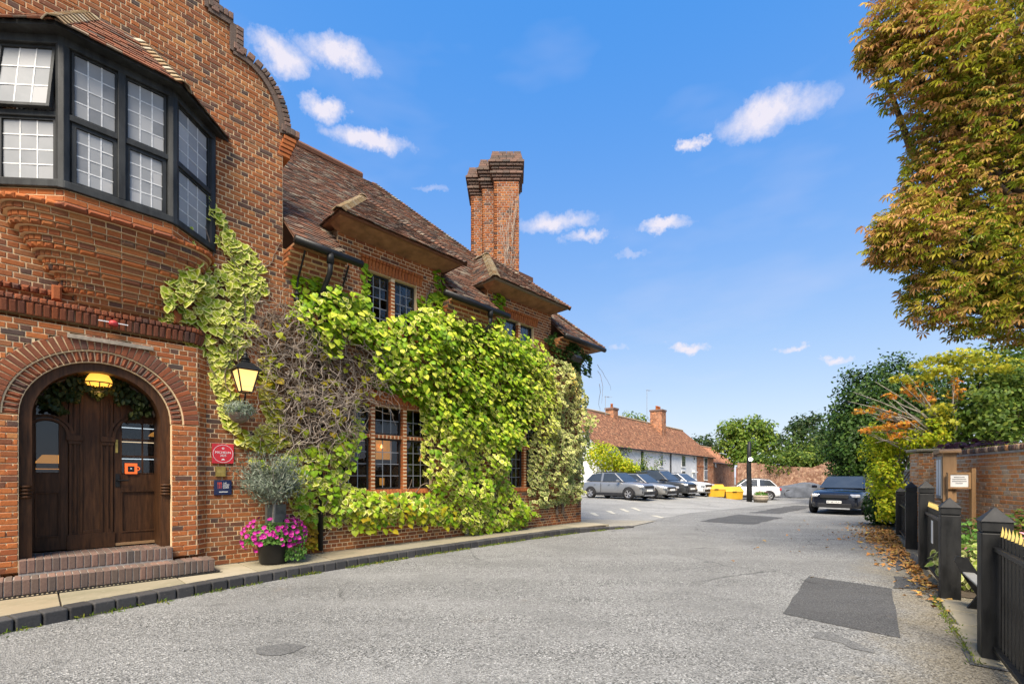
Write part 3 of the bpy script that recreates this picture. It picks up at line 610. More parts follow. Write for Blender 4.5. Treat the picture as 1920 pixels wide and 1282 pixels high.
path_course(BR, corbel, 'brick', [(BX0 - BC - .3, -.012), (BX1 + BC + .3, -.012)], zt_ + .03, .04, .05, L=.215)

# steps, blue brick
sb = MB().box(-2.62, -.12, -.52, -.16, PZ - .04, .325).build('lower_step', M['mortar_grey'], inn)
n = 33
for k in range(n): BR.add(sb, 'brick_dark', (-2.62 + 2.5 * (k + .5) / n, -.53, .24), (1, 0, 0), (0, 0, 1), 2.5 / n - .01, .19, .05, .008); BR.add(sb, 'brick_dark', (-2.62 + 2.5 * (k + .5) / n, -.34, .338), (1, 0, 0), (0, 1, 0), 2.5 / n - .01, .37, .05, .008)
ub = MB().box(AX - AR + .0, AX + AR - .0, -.24, .52, PZ, .525).build('upper_step', M['mortar_grey'], inn)
n = 21
for k in range(n):
    for j, (yf, w) in enumerate(((-.14, .2), (.07, .2), (.28, .2))): BR.add(ub, 'brick_dark', (AX - AR + 2 * AR * (k + .5) / n, yf, .537), (1, 0, 0), (0, 1, 0), 2 * AR / n - .01, w - .01, .05, .006)
    BR.add(ub, 'brick_dark', (AX - AR + 2 * AR * (k + .5) / n, -.25, .45), (1, 0, 0), (0, 0, 1), 2 * AR / n - .01, .17, .05, .008)
# door screen
FL = .54
fr = MB(); ring_prism(fr, AX, AZ, AR - .12, AR, -.06, .5)
for sx in (-1, 1): fr.box(AX + sx * (AR - .06) - .06, AX + sx * (AR - .06) + .06, -.06, .5, FL - .01, AZ)
dframe = fr.build('door_frame', M['oak_dark'], inn)
for sx in (-1, 1):
    rg_ = MB()
    for k in range(4): rg_.lathe([(.062, 0), (.074, .012), (.062, .03)], (AX + sx * (AR - .055), -.05, 1.32 + k * .045), 10)
    rg_.build('carved_rings', M['oak_dark'], dframe, smooth=True)
DY = .46
dx = lambda px: F_(px, 850, DY)[0]
dz = lambda px, py: F_(px, py, DY)[1]
x_l0, x_l1, x_c0, x_c1, x_r0, x_r1 = dx(48), dx(128), dx(129), dx(212), dx(213), dx(318)
cp = MB().box(x_c0, x_c1, DY, DY + .05, FL, 3.2).box(x_c0 - .02, x_c1 + .02, DY - .03, DY, FL, FL + .22)
for a, b in ((.0, .17), (.24, .76), (.83, 1.)):
    xx0, xx1 = x_c0 + (x_c1 - x_c0) * a, x_c0 + (x_c1 - x_c0) * b
    for q in ((xx0, xx0 + .03), (xx1 - .03, xx1)): cp.box(q[0], q[1], DY - .022, DY, FL + .22, 2.75)
    cp.box(xx0 + .03, xx1 - .03, DY - .02, DY, FL + .22, FL + .27)
for x in (x_c0 + .06, x_c1 - .06): cp.box(x - .09, x + .09, DY - .05, DY, 2.12, 2.2).box(x - .07, x + .07, DY - .035, DY, 2.07, 2.12)
cpo = cp.build('door_panelling', M['oak_dark'], dframe, bevel=.004)
hd = MB().box(AX - AR, AX + AR, DY + .01, DY + .04, 2.72, 3.2)
for cx_, hw in (((x_l0 + x_l1) / 2, (x_l1 - x_l0) / 2), ((x_r0 + x_r1) / 2, (x_r1 - x_r0) / 2)):
    for k, rr in enumerate((hw - .02, hw + .03)): ring_prism(hd, cx_, 2.2, rr, rr + .035, DY - .04 + k * .012, DY + .01, n=16)
hd.build('door_head', M['oak_dark'], dframe)
def door(name, x0, x1, glz0, glz1, label, handle, parent):
    b = MB(); t_ = .085
    for q in ((x0, x0 + t_), (x1 - t_, x1)): b.box(q[0], q[1], DY, DY + .045, FL + .01, 2.72)
    for z0, z1 in ((FL + .01, FL + .2), (glz0 - .26, glz0), (glz1, 2.72)): b.box(x0 + t_, x1 - t_, DY, DY + .045, z0, z1)
    b.box(x0 + t_, x1 - t_, DY + .02, DY + .04, FL + .2, glz0 - .26)
    for q in ((x0 + t_, x0 + t_ + .02), (x1 - t_ - .02, x1 - t_)): b.box(q[0], q[1], DY - .008, DY + .02, FL + .2, glz0 - .26)
    for z in (FL + .2, glz0 - .28): b.box(x0 + t_, x1 - t_, DY - .01, DY + .02, z, z + .02)
    d = b.build(name, M['oak_dark'], parent, bevel=.003); d['label'] = label
    return d
gz0 = dz(270, 888); gz1 = dz(270, 795)
ld = door('door', x_l0, x_l1, gz0, gz1 + .22, 'fixed left leaf with a dark pane', False, inn)
rd = door('door', x_r0, x_r1, gz0, gz1 + .02, 'oak door with small panes and an iron handle', True, inn)
for d_, x0, x1, c, r_, zz1 in ((ld, x_l0, x_l1, 1, 1, gz1 + .22), (rd, x_r0, x_r1, 2, 3, gz1 + .02)):
    leaded_light(d_, (0, DY + .02, 0), (1, 0, 0), x0 + .085, x1 - .085, gz0, zz1, c, r_, .012, 'glass_dark', 'oak_dark', 'oak_dark', lw=.022)
MB().box(x_r0 + .02, x_r0 + .05, DY - .012, DY, gz0 + .32, gz0 + .52).build('push_plate', M['brass'], rd)
MB().box(x_r0 + .02, x_r0 + .07, DY - .012, DY, gz0 - .2, gz0 - .0).tube([(x_r0 + .045, DY - .01, gz0 - .1), (x_r0 + .045, DY - .06, gz0 - .1), (x_r0 + .17, DY - .06, gz0 - .1)], .013).build('door_handle', M['iron'], rd)
MB().box(x_r0 + .02, x_r1 - .02, DY - .03, DY, FL + .01, FL + .05).build('weather_bar', M['oak_sign'], rd)
# the bar behind the door: dark room, lit shelves
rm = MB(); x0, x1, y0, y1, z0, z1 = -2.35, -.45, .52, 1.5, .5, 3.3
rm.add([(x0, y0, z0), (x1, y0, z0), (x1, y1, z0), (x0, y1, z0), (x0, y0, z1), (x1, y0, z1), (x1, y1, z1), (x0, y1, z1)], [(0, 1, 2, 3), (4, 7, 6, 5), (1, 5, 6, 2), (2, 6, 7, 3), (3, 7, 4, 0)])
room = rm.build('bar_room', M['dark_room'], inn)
for k, (pz, mt) in enumerate(((803, 'shelf_white'), (829, 'shelf_glow'), (860, 'shelf_white'))):
    z = F_(270, pz, 1.0)[1]; xx0, xx1 = F_(225, pz, 1.0)[0], F_(330, pz, 1.0)[0]
    s_ = MB().box(xx0, xx1, .95, 1.2, z - .02, z).build('bar_shelf', M['oak_dark'], room); MB().box(xx0, xx1, .945, .95, z - .012, z - .002).build('shelf_light', M[mt], room)
    for j in range(9): 
        x = xx0 + (xx1 - xx0) * (j + .5) / 9; MB().lathe([(.028, 0), (.03, .08), (.012, .11), (.012, .15)], (x, 1.04, z), 8).build('bottle', M['glass_dark'], room, smooth=True)
MB().lathe([(.16, 0), (.13, .04), (.06, .09)], (F_(300, 820, .9)[0], .9, F_(300, 818, .9)[1]), 14).build('bar_lampshade', M['amber_soft'], room, smooth=True)
MB().lathe([(.17, 0), (.09, .12)], (F_(95, 870, .8)[0], .8, F_(95, 868, .8)[1]), 14).build('table_lampshade', M['amber_soft'], room, smooth=True)
for pz in (878, 888): MB().box(F_(62, pz, .8)[0], F_(118, pz, .8)[0], .8, .82, F_(90, pz, .8)[1] - .012, F_(90, pz, .8)[1]).build('lit_edge', M['amber_soft'], room)

# ground floor window and dormer windows
def brick_window(name, box, lights, rows_lo, rows_up, transom, lamp):
    x0, x1, z0, z1 = box; wd = .11; b = MB(); lw2 = (x1 - x0 - wd * (lights - 1)) / lights
    b.box(x0 - .0, x1 + .0, .2, .24, z0, z0 + .03)
    part = b.build(name, M['black_timber'], inn)
    for i in range(1, lights):
        xm = x0 + i * (lw2 + wd) - wd / 2
        MB().box(xm - wd / 2 + .012, xm + wd / 2 - .012, .0, .2, z0, z1).build('mullion', M['mortar'], part)
        for k in range(int((z1 - z0) / PITCH)): BR.add(part, 'brick_red', (xm, -.006, z0 + (k + .5) * PITCH), (1, 0, 0), (0, 0, 1), wd, PITCH - .011, .2, .018)
    for i in range(lights):
        xa = x0 + i * (lw2 + wd); xb = xa + lw2
        if transom:
            MB().box(xa, xb, .03, .2, transom - .035, transom + .035).build('transom', M['mortar'], part)
            for k in range(7): BR.add(part, 'brick_red', (xa + lw2 * (k + .5) / 7, .018, transom), (1, 0, 0), (0, 0, 1), lw2 / 7 - .01, .08, .1, .02)
            leaded_light(part, (0, .12, 0), (1, 0, 0), xa, xb, z0, transom - .04, 3, rows_lo, .035, 'glass_dark'); leaded_light(part, (0, .12, 0), (1, 0, 0), xa, xb, transom + .04, z1, 3, rows_up, .035, 'glass_dark')
        else: leaded_light(part, (0, .12, 0), (1, 0, 0), xa, xb, z0, z1, 3, rows_lo, .035, 'glass_dark')
    # lintel of bricks on end under a projecting hood, brick sill
    n = int((x1 - x0 + .3) / .078)
    for k in range(n):
        x = x0 - .15 + (x1 - x0 + .3) * (k + .5) / n
        BR.add(part, 'brick_red', (x, -.03, z1 + .115), (1, 0, 0), (0, -.25, .97), .066, .19, .12, .014); BR.add(part, 'brick_red', (x, -.075, z1 + .25), (1, 0, 0), (0, 0, 1), .066, .07, .14, .014)
        BR.add(part, 'brick_red', (x, -.03, z0 - .05), (1, 0, 0), (0, .35, .93), .066, .12, .16, .014)
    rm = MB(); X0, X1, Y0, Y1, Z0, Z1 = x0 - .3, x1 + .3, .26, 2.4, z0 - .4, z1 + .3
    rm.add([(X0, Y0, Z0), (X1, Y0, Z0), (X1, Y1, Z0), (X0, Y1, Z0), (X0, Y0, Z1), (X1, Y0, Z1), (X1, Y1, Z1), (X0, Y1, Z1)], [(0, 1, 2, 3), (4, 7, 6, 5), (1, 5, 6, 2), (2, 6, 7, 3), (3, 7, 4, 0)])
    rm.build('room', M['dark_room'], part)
    return part
gw = brick_window('casement_window', G1, 3, 4, 2, 2.45, True); gw2 = brick_window('casement_window', G2, 2, 4, 2, 2.40, False)
for dd in (D1, D2): brick_window('dormer_window', dd, 2, 5, 0, None, False)
# lamps and vases behind the ground floor window
lx, lz = F_(716, 840, .9); MB().lathe([(.022, 0), (.03, .03), (.02, .07), (.005, .09)], (lx, .9, lz), 8).build('candle_bulb', M['bulb'], gw, smooth=True)
MB().box(F_(706, 830, .95)[0], F_(735, 830, .95)[0], .98, 1.0, 2.0, 2.5).build('lit_wall_panel', M['amber_soft'], gw)
lx, lz = F_(795, 858, .8); MB().lathe([(.14, 0), (.11, .1), (.08, .2)], (lx, .8, lz - .08), 12).build('lampshade', M['lamp_amber'], gw, smooth=True)
lx, lz = F_(716, 905, .35); MB().lathe([(.05, 0), (.055, .14), (.05, .16)], (lx, .35, lz - .05), 10).build('candle_jar', M['amber_soft'], gw, smooth=True)
for px in (680, 745, 765): 
    lx, lz = F_(px, 905, .4); MB().lathe([(.04, 0), (.06, .1), (.03, .2), (.1, .32), (.12, .42), (.05, .5)], (lx, .4, 1.32), 8).build('dried_flowers', M['timber_weathered'], gw)

# main roof, hipped at the far end, with two hipped dormers
EZ, EY, HL, EXR = 5.76, -.45, 5.3, 10.8
gx = XC + GE + .02
rid_z, rid_y = EZ + HL, EY + HL
mr_ = MB(); rp_ = lambda x, y: (x, y, EZ + y - EY); yb = .12
for xa, xb in ((gx, 2.1), (4.62, 6.12), (8.72, EXR - .6)): mr_.add([rp_(xa, EY), rp_(xb, EY), rp_(xb, yb), rp_(xa, yb)], [(0, 1, 2, 3)])
mr_.add([rp_(EXR - .6, EY), rp_(EXR, EY), rp_(EXR - yb + EY, yb), rp_(EXR - .6, yb)], [(0, 1, 2, 3)])
mr_.add([rp_(gx, yb), rp_(EXR - yb + EY, yb), (EXR - HL, rid_y, rid_z), (gx - 3.5, rid_y, rid_z), (gx - 3.5, rid_y - 3.6, rid_z - 3.6), (gx, rid_y - 3.6, rid_z - 3.6), (EXR, EY + 2 * HL, EZ), (gx - 3.5, EY + 2 * HL, EZ), (EXR, EY, EZ)], [(0, 1, 2, 3, 4, 5), (8, 6, 2), (6, 7, 3, 2)])
mroof = mr_.build('main_roof', M['tile'], inn)
DRM = [(3.4, 1.5), (7.42, 1.5)]
def clip_main(c):
    for xc, hw in DRM:
        if abs(c.x - (xc - .02)) < 1.28 and c.y < .14: return False
        if c.y < 1.9 and abs(c.x - xc) < hw * max(0, 1 - max(0, c.y - .35) / 1.8) - .15: return False
    return c.y < 2.2 or c.x > gx - 1
tile_facet(TL, mroof, 'tile', (gx, EY - .02, EZ), (EXR, EY - .02, EZ), (EXR - HL, rid_y, rid_z), (gx, rid_y, rid_z), clip=clip_main, seed=30, wave=.012)
tile_facet(TL, mroof, 'tile', (EXR, EY, EZ), (EXR, EY + 2 * HL, EZ), (EXR - HL, rid_y, rid_z), (EXR - HL, rid_y, rid_z), seed=31, vis=False)
bonnets(TL, mroof, (EXR, EY, EZ + .02), (EXR - HL, rid_y, rid_z + .02), mat='tile'); 
rt = MB()
for k in range(int((EXR - HL - gx + 3.5) / .33)): rt.tube([(gx - 3.5 + k * .33, rid_y, rid_z + .03), (gx - 3.5 + k * .33 + .325, rid_y, rid_z + .035)], .13, 8)
rt.build('ridge_tiles', M['tile'], mroof)
for a, b in ((gx + .02, 2.1), (4.62, 6.12), (8.72, EXR - .5)): MB().box(a, b, EY + .02, .02, EZ - .1, EZ - .06).build('soffit', M['cove'], mroof)
MB().box(EXR - .5, EXR, EY + .02, EY + 2 * HL, EZ - .1, EZ - .06).build('soffit', M['cove'], mroof)
# coved brick eaves
for a, b in ((gx + .0, 2.1), (4.62, 6.12), (8.72, 10.3)):
    ev = MB()
    for k in range(6): ev.box(a, b, -.02 - .06 * k, .02, 5.2 + k * .078, 5.2 + (k + 1) * .078)
    eo_ = ev.build('coved_eaves', M['mortar'], inn)
    for k in range(6): path_course(BR, eo_, 'brick', [(a - .012, .0), (a - .012, -.03 - .06 * k), (b, -.03 - .06 * k)], 5.2 + (k + .5) * .078, .078, .12, phase=(k % 2) * .5, ch=.01)
for xc, hw in DRM:
    ap = Vector((xc, 1.45, 8.25)); ez_ = 6.57; e = [Vector((xc - hw, .38, ez_)), Vector((xc - hw, -.5, ez_)), Vector((xc + hw, -.5, ez_)), Vector((xc + hw, .38, ez_))]; bk = Vector((xc, 2.05, 8.25))
    db = MB(); dn = Vector((0, 0, -.05)); db.add([*e, ap, bk, *[v + dn for v in e]], [(1, 2, 4), (0, 1, 4, 5), (2, 3, 5, 4), (7, 8, 2, 1), (6, 7, 1, 0), (8, 9, 3, 2), (9, 8, 7, 6)])
    dr = db.build('dormer_roof', M['tile'], inn)
    tile_facet(TL, dr, 'tile', e[1] + Vector((0, -.02, 0)), e[2] + Vector((0, -.02, 0)), ap, ap, seed=int(40 + xc)); tile_facet(TL, dr, 'tile', e[0] + Vector((0, .9, 0)), e[1], ap, bk + Vector((0, .2, 0)), seed=int(50 + xc))
    tile_facet(TL, dr, 'tile', e[2], e[3] + Vector((0, .9, 0)), bk + Vector((0, .2, 0)), ap, seed=int(60 + xc), vis=False)
    bonnets(TL, dr, e[1], ap, size=.24); bonnets(TL, dr, e[2], ap, size=.22, mat='tile'); bonnets(TL, dr, ap, bk, size=.22)
    ck = MB().add([(xc - hw + .2, .0, 5.7), (xc - hw + .2, .0, 6.6), (xc - hw + .2, .5, 6.6)], [(0, 1, 2)]).add([(xc + hw - .3, .0, 5.7), (xc + hw - .3, .0, 6.6), (xc + hw - .3, .5, 6.6)], [(0, 2, 1)])
    ck.build('dormer_cheek', M['brick_red'], dr); MB().bar((xc - hw + .18, -.03, 5.75), (xc - hw + .18, .75, 6.62), .12, .02).build('lead_flashing', M['lead'], dr)
    MB().add([(xc + sx * (hw - .02 if zz else hw - .25), yy, 6.535 if zz else 6.40) for sx in (-1, 1) for yy, zz in ((-.48, 1), (.02, 0), (.02, 1))], [(0, 1, 4, 3), (0, 3, 5, 2), (1, 2, 5, 4), (0, 2, 1), (3, 4, 5)]).build('dormer_cove', M['cove'], dr)
# gutters, downpipes, brackets
for a, b in ((gx + .0, 2.35), (4.35, 6.4), (8.75, 10.85)):
    g = MB().tube([(a, EY - .06, EZ - .04), (b, EY - .06, EZ - .07)], .072, 10); gt = g.build('gutter', M['iron'], inn, smooth=True)
for xg in (1.72, 5.75):
    MB().tube([(xg, EY - .06, EZ - .08), (xg, EY - .06, EZ - .26)], .065, 10).tube([(xg, EY - .06, EZ - .24), (xg, EY - .05, EZ - .42), (xg, -.12, EZ - .75), (xg, -.09, EZ - .9), (xg, -.09, .2)], .046, 10).tube([(xg, -.09, EZ - .85), (xg, -.09, EZ - 1.05)], .062, 10).build('downpipe', M['iron_worn'], inn, smooth=True)
MB().tube([(5.35, -.09, 3.), (5.35, -.09, .16)], .055, 10).tube([(5.35, -.09, .5), (5.35, -.09, .62)], .075, 10).build('downpipe', M['grey_box'], inn, smooth=True)
for xg in (1.3, 2.12): MB().tube([(xg, -.03, 4.95), (xg, -.1, 5.2), (xg, -.3, 5.45), (xg, -.42, 5.62)], .018, 6).lathe([(.05, 0), (.06, .04), (.03, .1), (.055, .14), (.02, .2)], (xg, -.05, 4.8), 8).build('gutter_bracket', M['iron'], inn)
# chimney: three square stacks set diagonally in a row
chm = MB().box(8.3, 9.5, 1.4, 3.6, 6.6, 8.2).build('chimney', M['brick'], inn)
for k in range(3):
    cx_, cy_ = 8.80, 1.95 + .56 * k; hs = .40; zt0, zt1 = 7.4, 12.0
    for a in range(4):
        an = R(46 * -1 + 90 * a); ex = Vector((math.cos(an), math.sin(an), 0)); nn = ex.cross(Vector((0, 0, 1))); oo = Vector((cx_, cy_, 0)) + nn * hs
        if a in (0, 3, 1): wall_fill(BR, 'chimney_stack', 'brick' if a else 'brick', chm, [rect(-hs, hs, zt0, zt1 - .9)], o=tuple(oo), ex=tuple(ex), seed=70 + k * 4 + a, thick=.1, mortar='mortar_grey', visf=lambda x, z: False)
        else: MB().add([oo - ex * hs + Vector((0, 0, zt0)), oo + ex * hs + Vector((0, 0, zt0)), oo + ex * hs + Vector((0, 0, zt1)), oo - ex * hs + Vector((0, 0, zt1))], [(0, 1, 2, 3)]).build('chimney_back', M['brick'], chm)
        zz = zt1 - .9
        for q, ext in enumerate((.03, .07, .12, .05, .08, .13, .17, .12, .10, .08, .06)):
            path_course(BR, chm, 'brick_dark', [tuple((oo + nn * ext - ex * (hs + ext))[:2]), tuple((oo + nn * ext + ex * (hs + ext))[:2])], zz + (q + .5) * .082, .082, .2, phase=(q % 2) * .5)
    MB().box(-.3, .3, -.3, .3, zt1 - 1, zt1 - .02).build('flue_core', M['mortar_grey'], chm).matrix_local = Matrix.Translation((cx_, cy_, 0)) @ Matrix.Rotation(R(-46), 4, 'Z')
BR.finish(300, 'brick', 'brickwork'); TL.finish(300, 'roof_tile', 'tiling')
# ------------------------------------------------------------------ leaves
def tmpl(outline, fold=.1, droop=.12):
    """leaf from its outline (tip at -y): centre vertex plus rim, folded along the midrib"""
    V = [(0, -.1, 0)] + [(x, y, fold * abs(x) - droop * max(0, -y) ** 2) for x, y in outline]; n = len(outline)
    return np.array(V, float), np.array([(0, 1 + i, 1 + (i + 1) % n) for i in range(n)]), np.array([0.] + [1.] * n)
IVY = tmpl([(0, .28), (-.3, .46), (-.56, .2), (-.44, -.22), (0, -.75), (.44, -.22), (.56, .2), (.3, .46)], -.16, .25)
OVAL = tmpl([(0, .5), (-.3, .15), (-.26, -.25), (0, -.6), (.26, -.25), (.3, .15)], .2, .1)
SLIM = tmpl([(0, .5), (-.11, .1), (0, -.6), (.11, .1)], .2, .1)
STAR = tmpl([(0, .4), (-.2, .12), (-.6, .2), (-.25, -.12), (-.42, -.55), (0, -.3), (0, -.75), (.06, -.3), (.42, -.55), (.25, -.12), (.6, .2), (.2, .12)], .05, .15)
def nrm(A): return A / np.maximum(np.linalg.norm(A, axis=-1, keepdims=True), 1e-9)
def scatter(name, parent, T, P, N, D, S, mat, rnd=None, **k):
    P, N, D = (np.asarray(a, float) for a in (P, N, D)); n = len(P); Z = nrm(N); Y = nrm(-(D - Z * (D * Z).sum(1, keepdims=True))); X = np.cross(Y, Z); S = np.broadcast_to(np.asarray(S, float), (n,))
    tv, tf, te = T; V = P[:, None] + (tv[None, :, :1] * X[:, None] + tv[None, :, 1:2] * Y[:, None] + tv[None, :, 2:] * Z[:, None]) * S[:, None, None]; kk = len(tv)
    F = tf[None] + (np.arange(n) * kk)[:, None, None]; rnd = RNG.random(n) if rnd is None else np.clip(rnd, 0, .999)
    me = np_mesh(name, V.reshape(-1, 3), F.reshape(-1, 3), M[mat], attrs={'rnd': np.repeat(rnd, kk), 'edge': np.tile(te, n)})
    k.setdefault('kind', 'stuff'); return link(name, me, parent, **k)
def in_poly(P, x, y):
    c = np.zeros(len(x), bool); n = len(P)
    for (x0, y0), (x1, y1) in zip(P, P[1:] + P[:1]):
        m = (y0 <= y) != (y1 <= y)
        if abs(y1 - y0) > 1e-12: c ^= m & (x < x0 + (y - y0) / (y1 - y0) * (x1 - x0))
    return c
def edge_dist(P, x, y):
    d = np.full(len(x), 9.)
    for (x0, y0), (x1, y1) in zip(P, P[1:] + P[:1]):
        ex, ey = x1 - x0, y1 - y0; L2 = ex * ex + ey * ey + 1e-12; t = np.clip(((x - x0) * ex + (y - y0) * ey) / L2, 0, 1); d = np.minimum(d, np.hypot(x - x0 - t * ex, y - y0 - t * ey))
    return d
def poly_samples(P, n):
    a = np.array(P); lo, hi = a.min(0), a.max(0); xs, ys = [], []; c = 0
    while c < n:
        x = RNG.uniform(lo[0], hi[0], 2 * n); y = RNG.uniform(lo[1], hi[1], 2 * n); m = in_poly(P, x, y); xs.append(x[m]); ys.append(y[m]); c += m.sum()
    return np.concatenate(xs)[:n], np.concatenate(ys)[:n]
_ph = RNG.uniform(0, 6.28, (12, 3)); _kv = RNG.normal(0, 1, (12, 2))
def clumps(x, z, f=1.): 
    v = 0
    for i in range(12): v = v + np.sin((_kv[i, 0] * x + _kv[i, 1] * z) * f * (2.2 + .5 * i) + _ph[i, 0]) / (1 + .15 * i)
    return np.clip(.5 + v * .13, 0, 1)
def ivy_leaves(parent, poly_px, n, mat, size=.13, base=.03, thick=.35, yref=-.2, T=IVY, jit=.35, gap=0., rnd=None, name='leaves', up=.75):
    P = [F_(px, py, yref) for px, py in poly_px]; m = int(n * (1 + gap * 2)); x, z = poly_samples(P, m); cl = clumps(x, z)
    if gap: keep = clumps(x + 40, z + 9, 1.6) > gap * .8; x, z, cl = x[keep][:n], z[keep][:n], cl[keep][:n]
    m = len(x); ed = np.clip(edge_dist(P, x, z) / .35, .12, 1); y = -(base + thick * ed * (.12 + .88 * cl ** 1.4) * RNG.random(m) ** .45)
    N = np.stack([RNG.normal(-.05, jit, m), np.full(m, -1.) + RNG.normal(0, .15, m), RNG.normal(up, jit, m)], 1); D = np.stack([RNG.normal(0, .4, m), np.full(m, -.25), np.full(m, -1.)], 1)
    if rnd is not None: rv = rnd(m, x, z)
    else: rv = np.clip(RNG.random(m) * .75 + .3 * (clumps(x + 11, z - 5, .8) - .35), 0, .99)
    return scatter(name, parent, T, np.stack([x, y, z], 1), N, D, size * RNG.uniform(.65, 1.25, m), mat, rnd=rv)
def wander(parent, name, starts, mat, steps=9, step=.1, r=(.006, .002), grav=-.1, spread=.5, ylim=(-.4, -.02), n=4, poly=None):
    b = MB()
    for s_ in starts:
        p = Vector(s_[:3]); d = Vector(s_[3:6]).normalized() if len(s_) > 5 else Vector((random.gauss(0, 1), random.gauss(0, .3), random.gauss(.2, 1))).normalized(); pts = [p.copy()]
        for k in range(steps):
            d = (d + Vector((random.gauss(0, spread), random.gauss(0, spread * .5), random.gauss(grav, spread)))).normalized(); p = p + d * step; p.y = min(max(p.y, ylim[0]), ylim[1])
            pts.append(p.copy())
        b.tube(pts, [r[0] + (r[1] - r[0]) * k / steps for k in range(steps + 1)], n, cap=False)
    return b.build(name, M[mat], parent, smooth=True, kind='stuff')
def plant_root(x, z, label, cat, name='ivy', y=-.1):
    w = INN.to_world([(x, y, z)])[0]; o = empty(name, (0, 0, 0), INN.rz, label=label, cat=cat); o.location = (INN.o[0], INN.o[1], 0); return o
# variegated ivy on the gable beside the bay
iv1 = plant_root(.4, .2, 'cream edged ivy climbing the gable wall from the lantern up to the bay window', 'ivy')
pa = [(385, 350), (398, 352), (412, 382), (432, 420), (455, 448), (482, 470), (500, 500), (503, 548), (480, 562), (470, 590), (492, 612), (472, 640), (452, 662), (432, 690), (418, 732), (400, 722), (405, 690), (385, 662), (358, 652), (345, 622), (303, 597), (303, 560), (315, 545), (346, 530), (334, 490), (328, 432), (340, 405), (360, 418), (366, 460), (382, 482), (402, 492), (416, 470), (400, 430), (388, 390)]
ivy_leaves(iv1, pa, 820, 'ivy_variegated', .112, .03, .3, gap=.3, yref=-.15, jit=.4, up=.55)
pb = [(398, 700), (425, 690), (452, 760), (445, 800), (425, 800), (412, 745)]
ivy_leaves(iv1, pb, 130, 'ivy_variegated', .12, .03, .12, yref=-.1)
ivy_leaves(iv1, [(330, 395), (362, 410), (372, 470), (388, 520), (360, 560), (318, 575), (308, 555), (330, 480)], 150, 'ivy_variegated', .115, .3, .32, yref=-.45, jit=.42, up=.5)
wander(iv1, 'stems', [(*((lambda q: (q[0], -.04, q[1]))(F_(px, py, -.05))), -.2, 0, 1) for px, py in ((430, 800), (440, 760), (450, 700), (430, 660), (410, 620), (460, 600), (470, 540), (420, 560), (400, 500))], 'twig', 10, .12, (.014, .005), .1, .3, (-.08, -.02), 6)
# yellowing ivy beside the lantern and down to the pot
iv2 = plant_root(1.2, .2, 'yellowing ivy trailing between the wall lantern and the olive tree', 'ivy')
for pp, n in (([(500, 645), (525, 660), (520, 720), (540, 770), (520, 800), (500, 770), (490, 700)], 120), ([(440, 790), (480, 810), (540, 770), (550, 830), (500, 850), (450, 830)], 120), ([(575, 960), (610, 970), (605, 1030), (570, 1035)], 60)):
    ivy_leaves(iv2, pp, n, 'ivy_yellow' if n < 70 else 'ivy_variegated', .115, .04, .3, rnd=lambda m, x, z: np.where(RNG.random(m) < .5, .93, RNG.random(m)))
    if n > 70: ivy_leaves(iv2, pp, 60, 'ivy_yellow', .12, .04, .33)
# bare tangle of an old climber
tw = plant_root(1.8, .3, 'bare leafless tangle of grey creeper stems beside the ground floor window', 'creeper', 'bare_creeper')
pt = [(500, 575), (560, 598), (620, 672), (700, 650), (722, 720), (700, 752), (668, 770), (662, 810), (640, 840), (590, 850), (535, 835), (515, 760), (488, 700), (485, 620)]
Pt = [F_(px, py, -.15) for px, py in pt]
x, z = poly_samples(Pt, 760)
wander(tw, 'stems', [(a, -random.uniform(.03, .3), b) for a, b in zip(x[:420], z[:420])], 'twig', 9, .085, (.0075, .003), -.05, .55, (-.36, -.03), 4)
wander(tw, 'pale_stems', [(a, -random.uniform(.2, .38), b) for a, b in zip(x[420:], z[420:])], 'twig_pale', 10, .08, (.0065, .0025), -.05, .5, (-.45, -.03), 4)
ivy_leaves(tw, pt, 1500, 'leaf_dead', .07, .02, .2, name='dead_leaves', jit=.7)
ivy_leaves(tw, pt, 130, 'ivy_yellow', .11, .2, .2, name='last_leaves')
# the bright green mass
iv3 = plant_root(5, .2, 'bright lime green ivy massed over the inn wall between its two storeys', 'ivy')
pm = [(545, 585), (560, 560), (600, 545), (640, 535), (690, 555), (700, 590), (740, 598), (790, 575), (830, 580), (870, 590), (905, 600), (960, 622), (1000, 635), (1032, 660), (1042, 720), (1030, 770), (1000, 800), (992, 830), (960, 850), (900, 840), (850, 832), (812, 800), (806, 762), (765, 742), (715, 722), (698, 690), (690, 640), (655, 640), (632, 675), (612, 668), (590, 640), (570, 612)]
ivy_leaves(iv3, pm, 6600, 'ivy_green', .098, .05, .8, yref=-.35, jit=.55, gap=.14)
ivy_leaves(iv3, pm, 900, 'ivy_variegated', .095, .3, .45, yref=-.35, jit=.5, name='pale_leaves')
ivy_leaves(iv3, pm, 900, 'ivy_green', .105, .5, .3, yref=-.4, rnd=lambda m, x, z: RNG.uniform(.5, 1, m))
for pp, n in (([(555, 505), (600, 475), (615, 500), (625, 560), (560, 565)], 120), ([(690, 490), (703, 500), (698, 560), (712, 600), (690, 600), (685, 560)], 60), ([(822, 490), (835, 500), (850, 540), (840, 590), (825, 560)], 50), ([(790, 555), (850, 540), (905, 575), (912, 620), (800, 610)], 330), ([(935, 540), (955, 548), (955, 620), (925, 640), (930, 590)], 90)):
    ivy_leaves(iv3, pp, n, 'ivy_green', .125, .03, .2)
wander(iv3, 'stems', [(*((lambda q: (q[0], -.08, q[1]))(F_(px, py, -.1))), 0, 0, 1) for px, py in ((865, 990), (875, 985), (900, 990), (915, 985), (935, 990), (870, 930), (900, 920), (850, 900), (940, 920), (890, 850), (820, 760), (930, 800), (720, 700), (760, 640))], 'bark', 12, .14, (.045, .012), .35, .28, (-.2, -.04), 7)
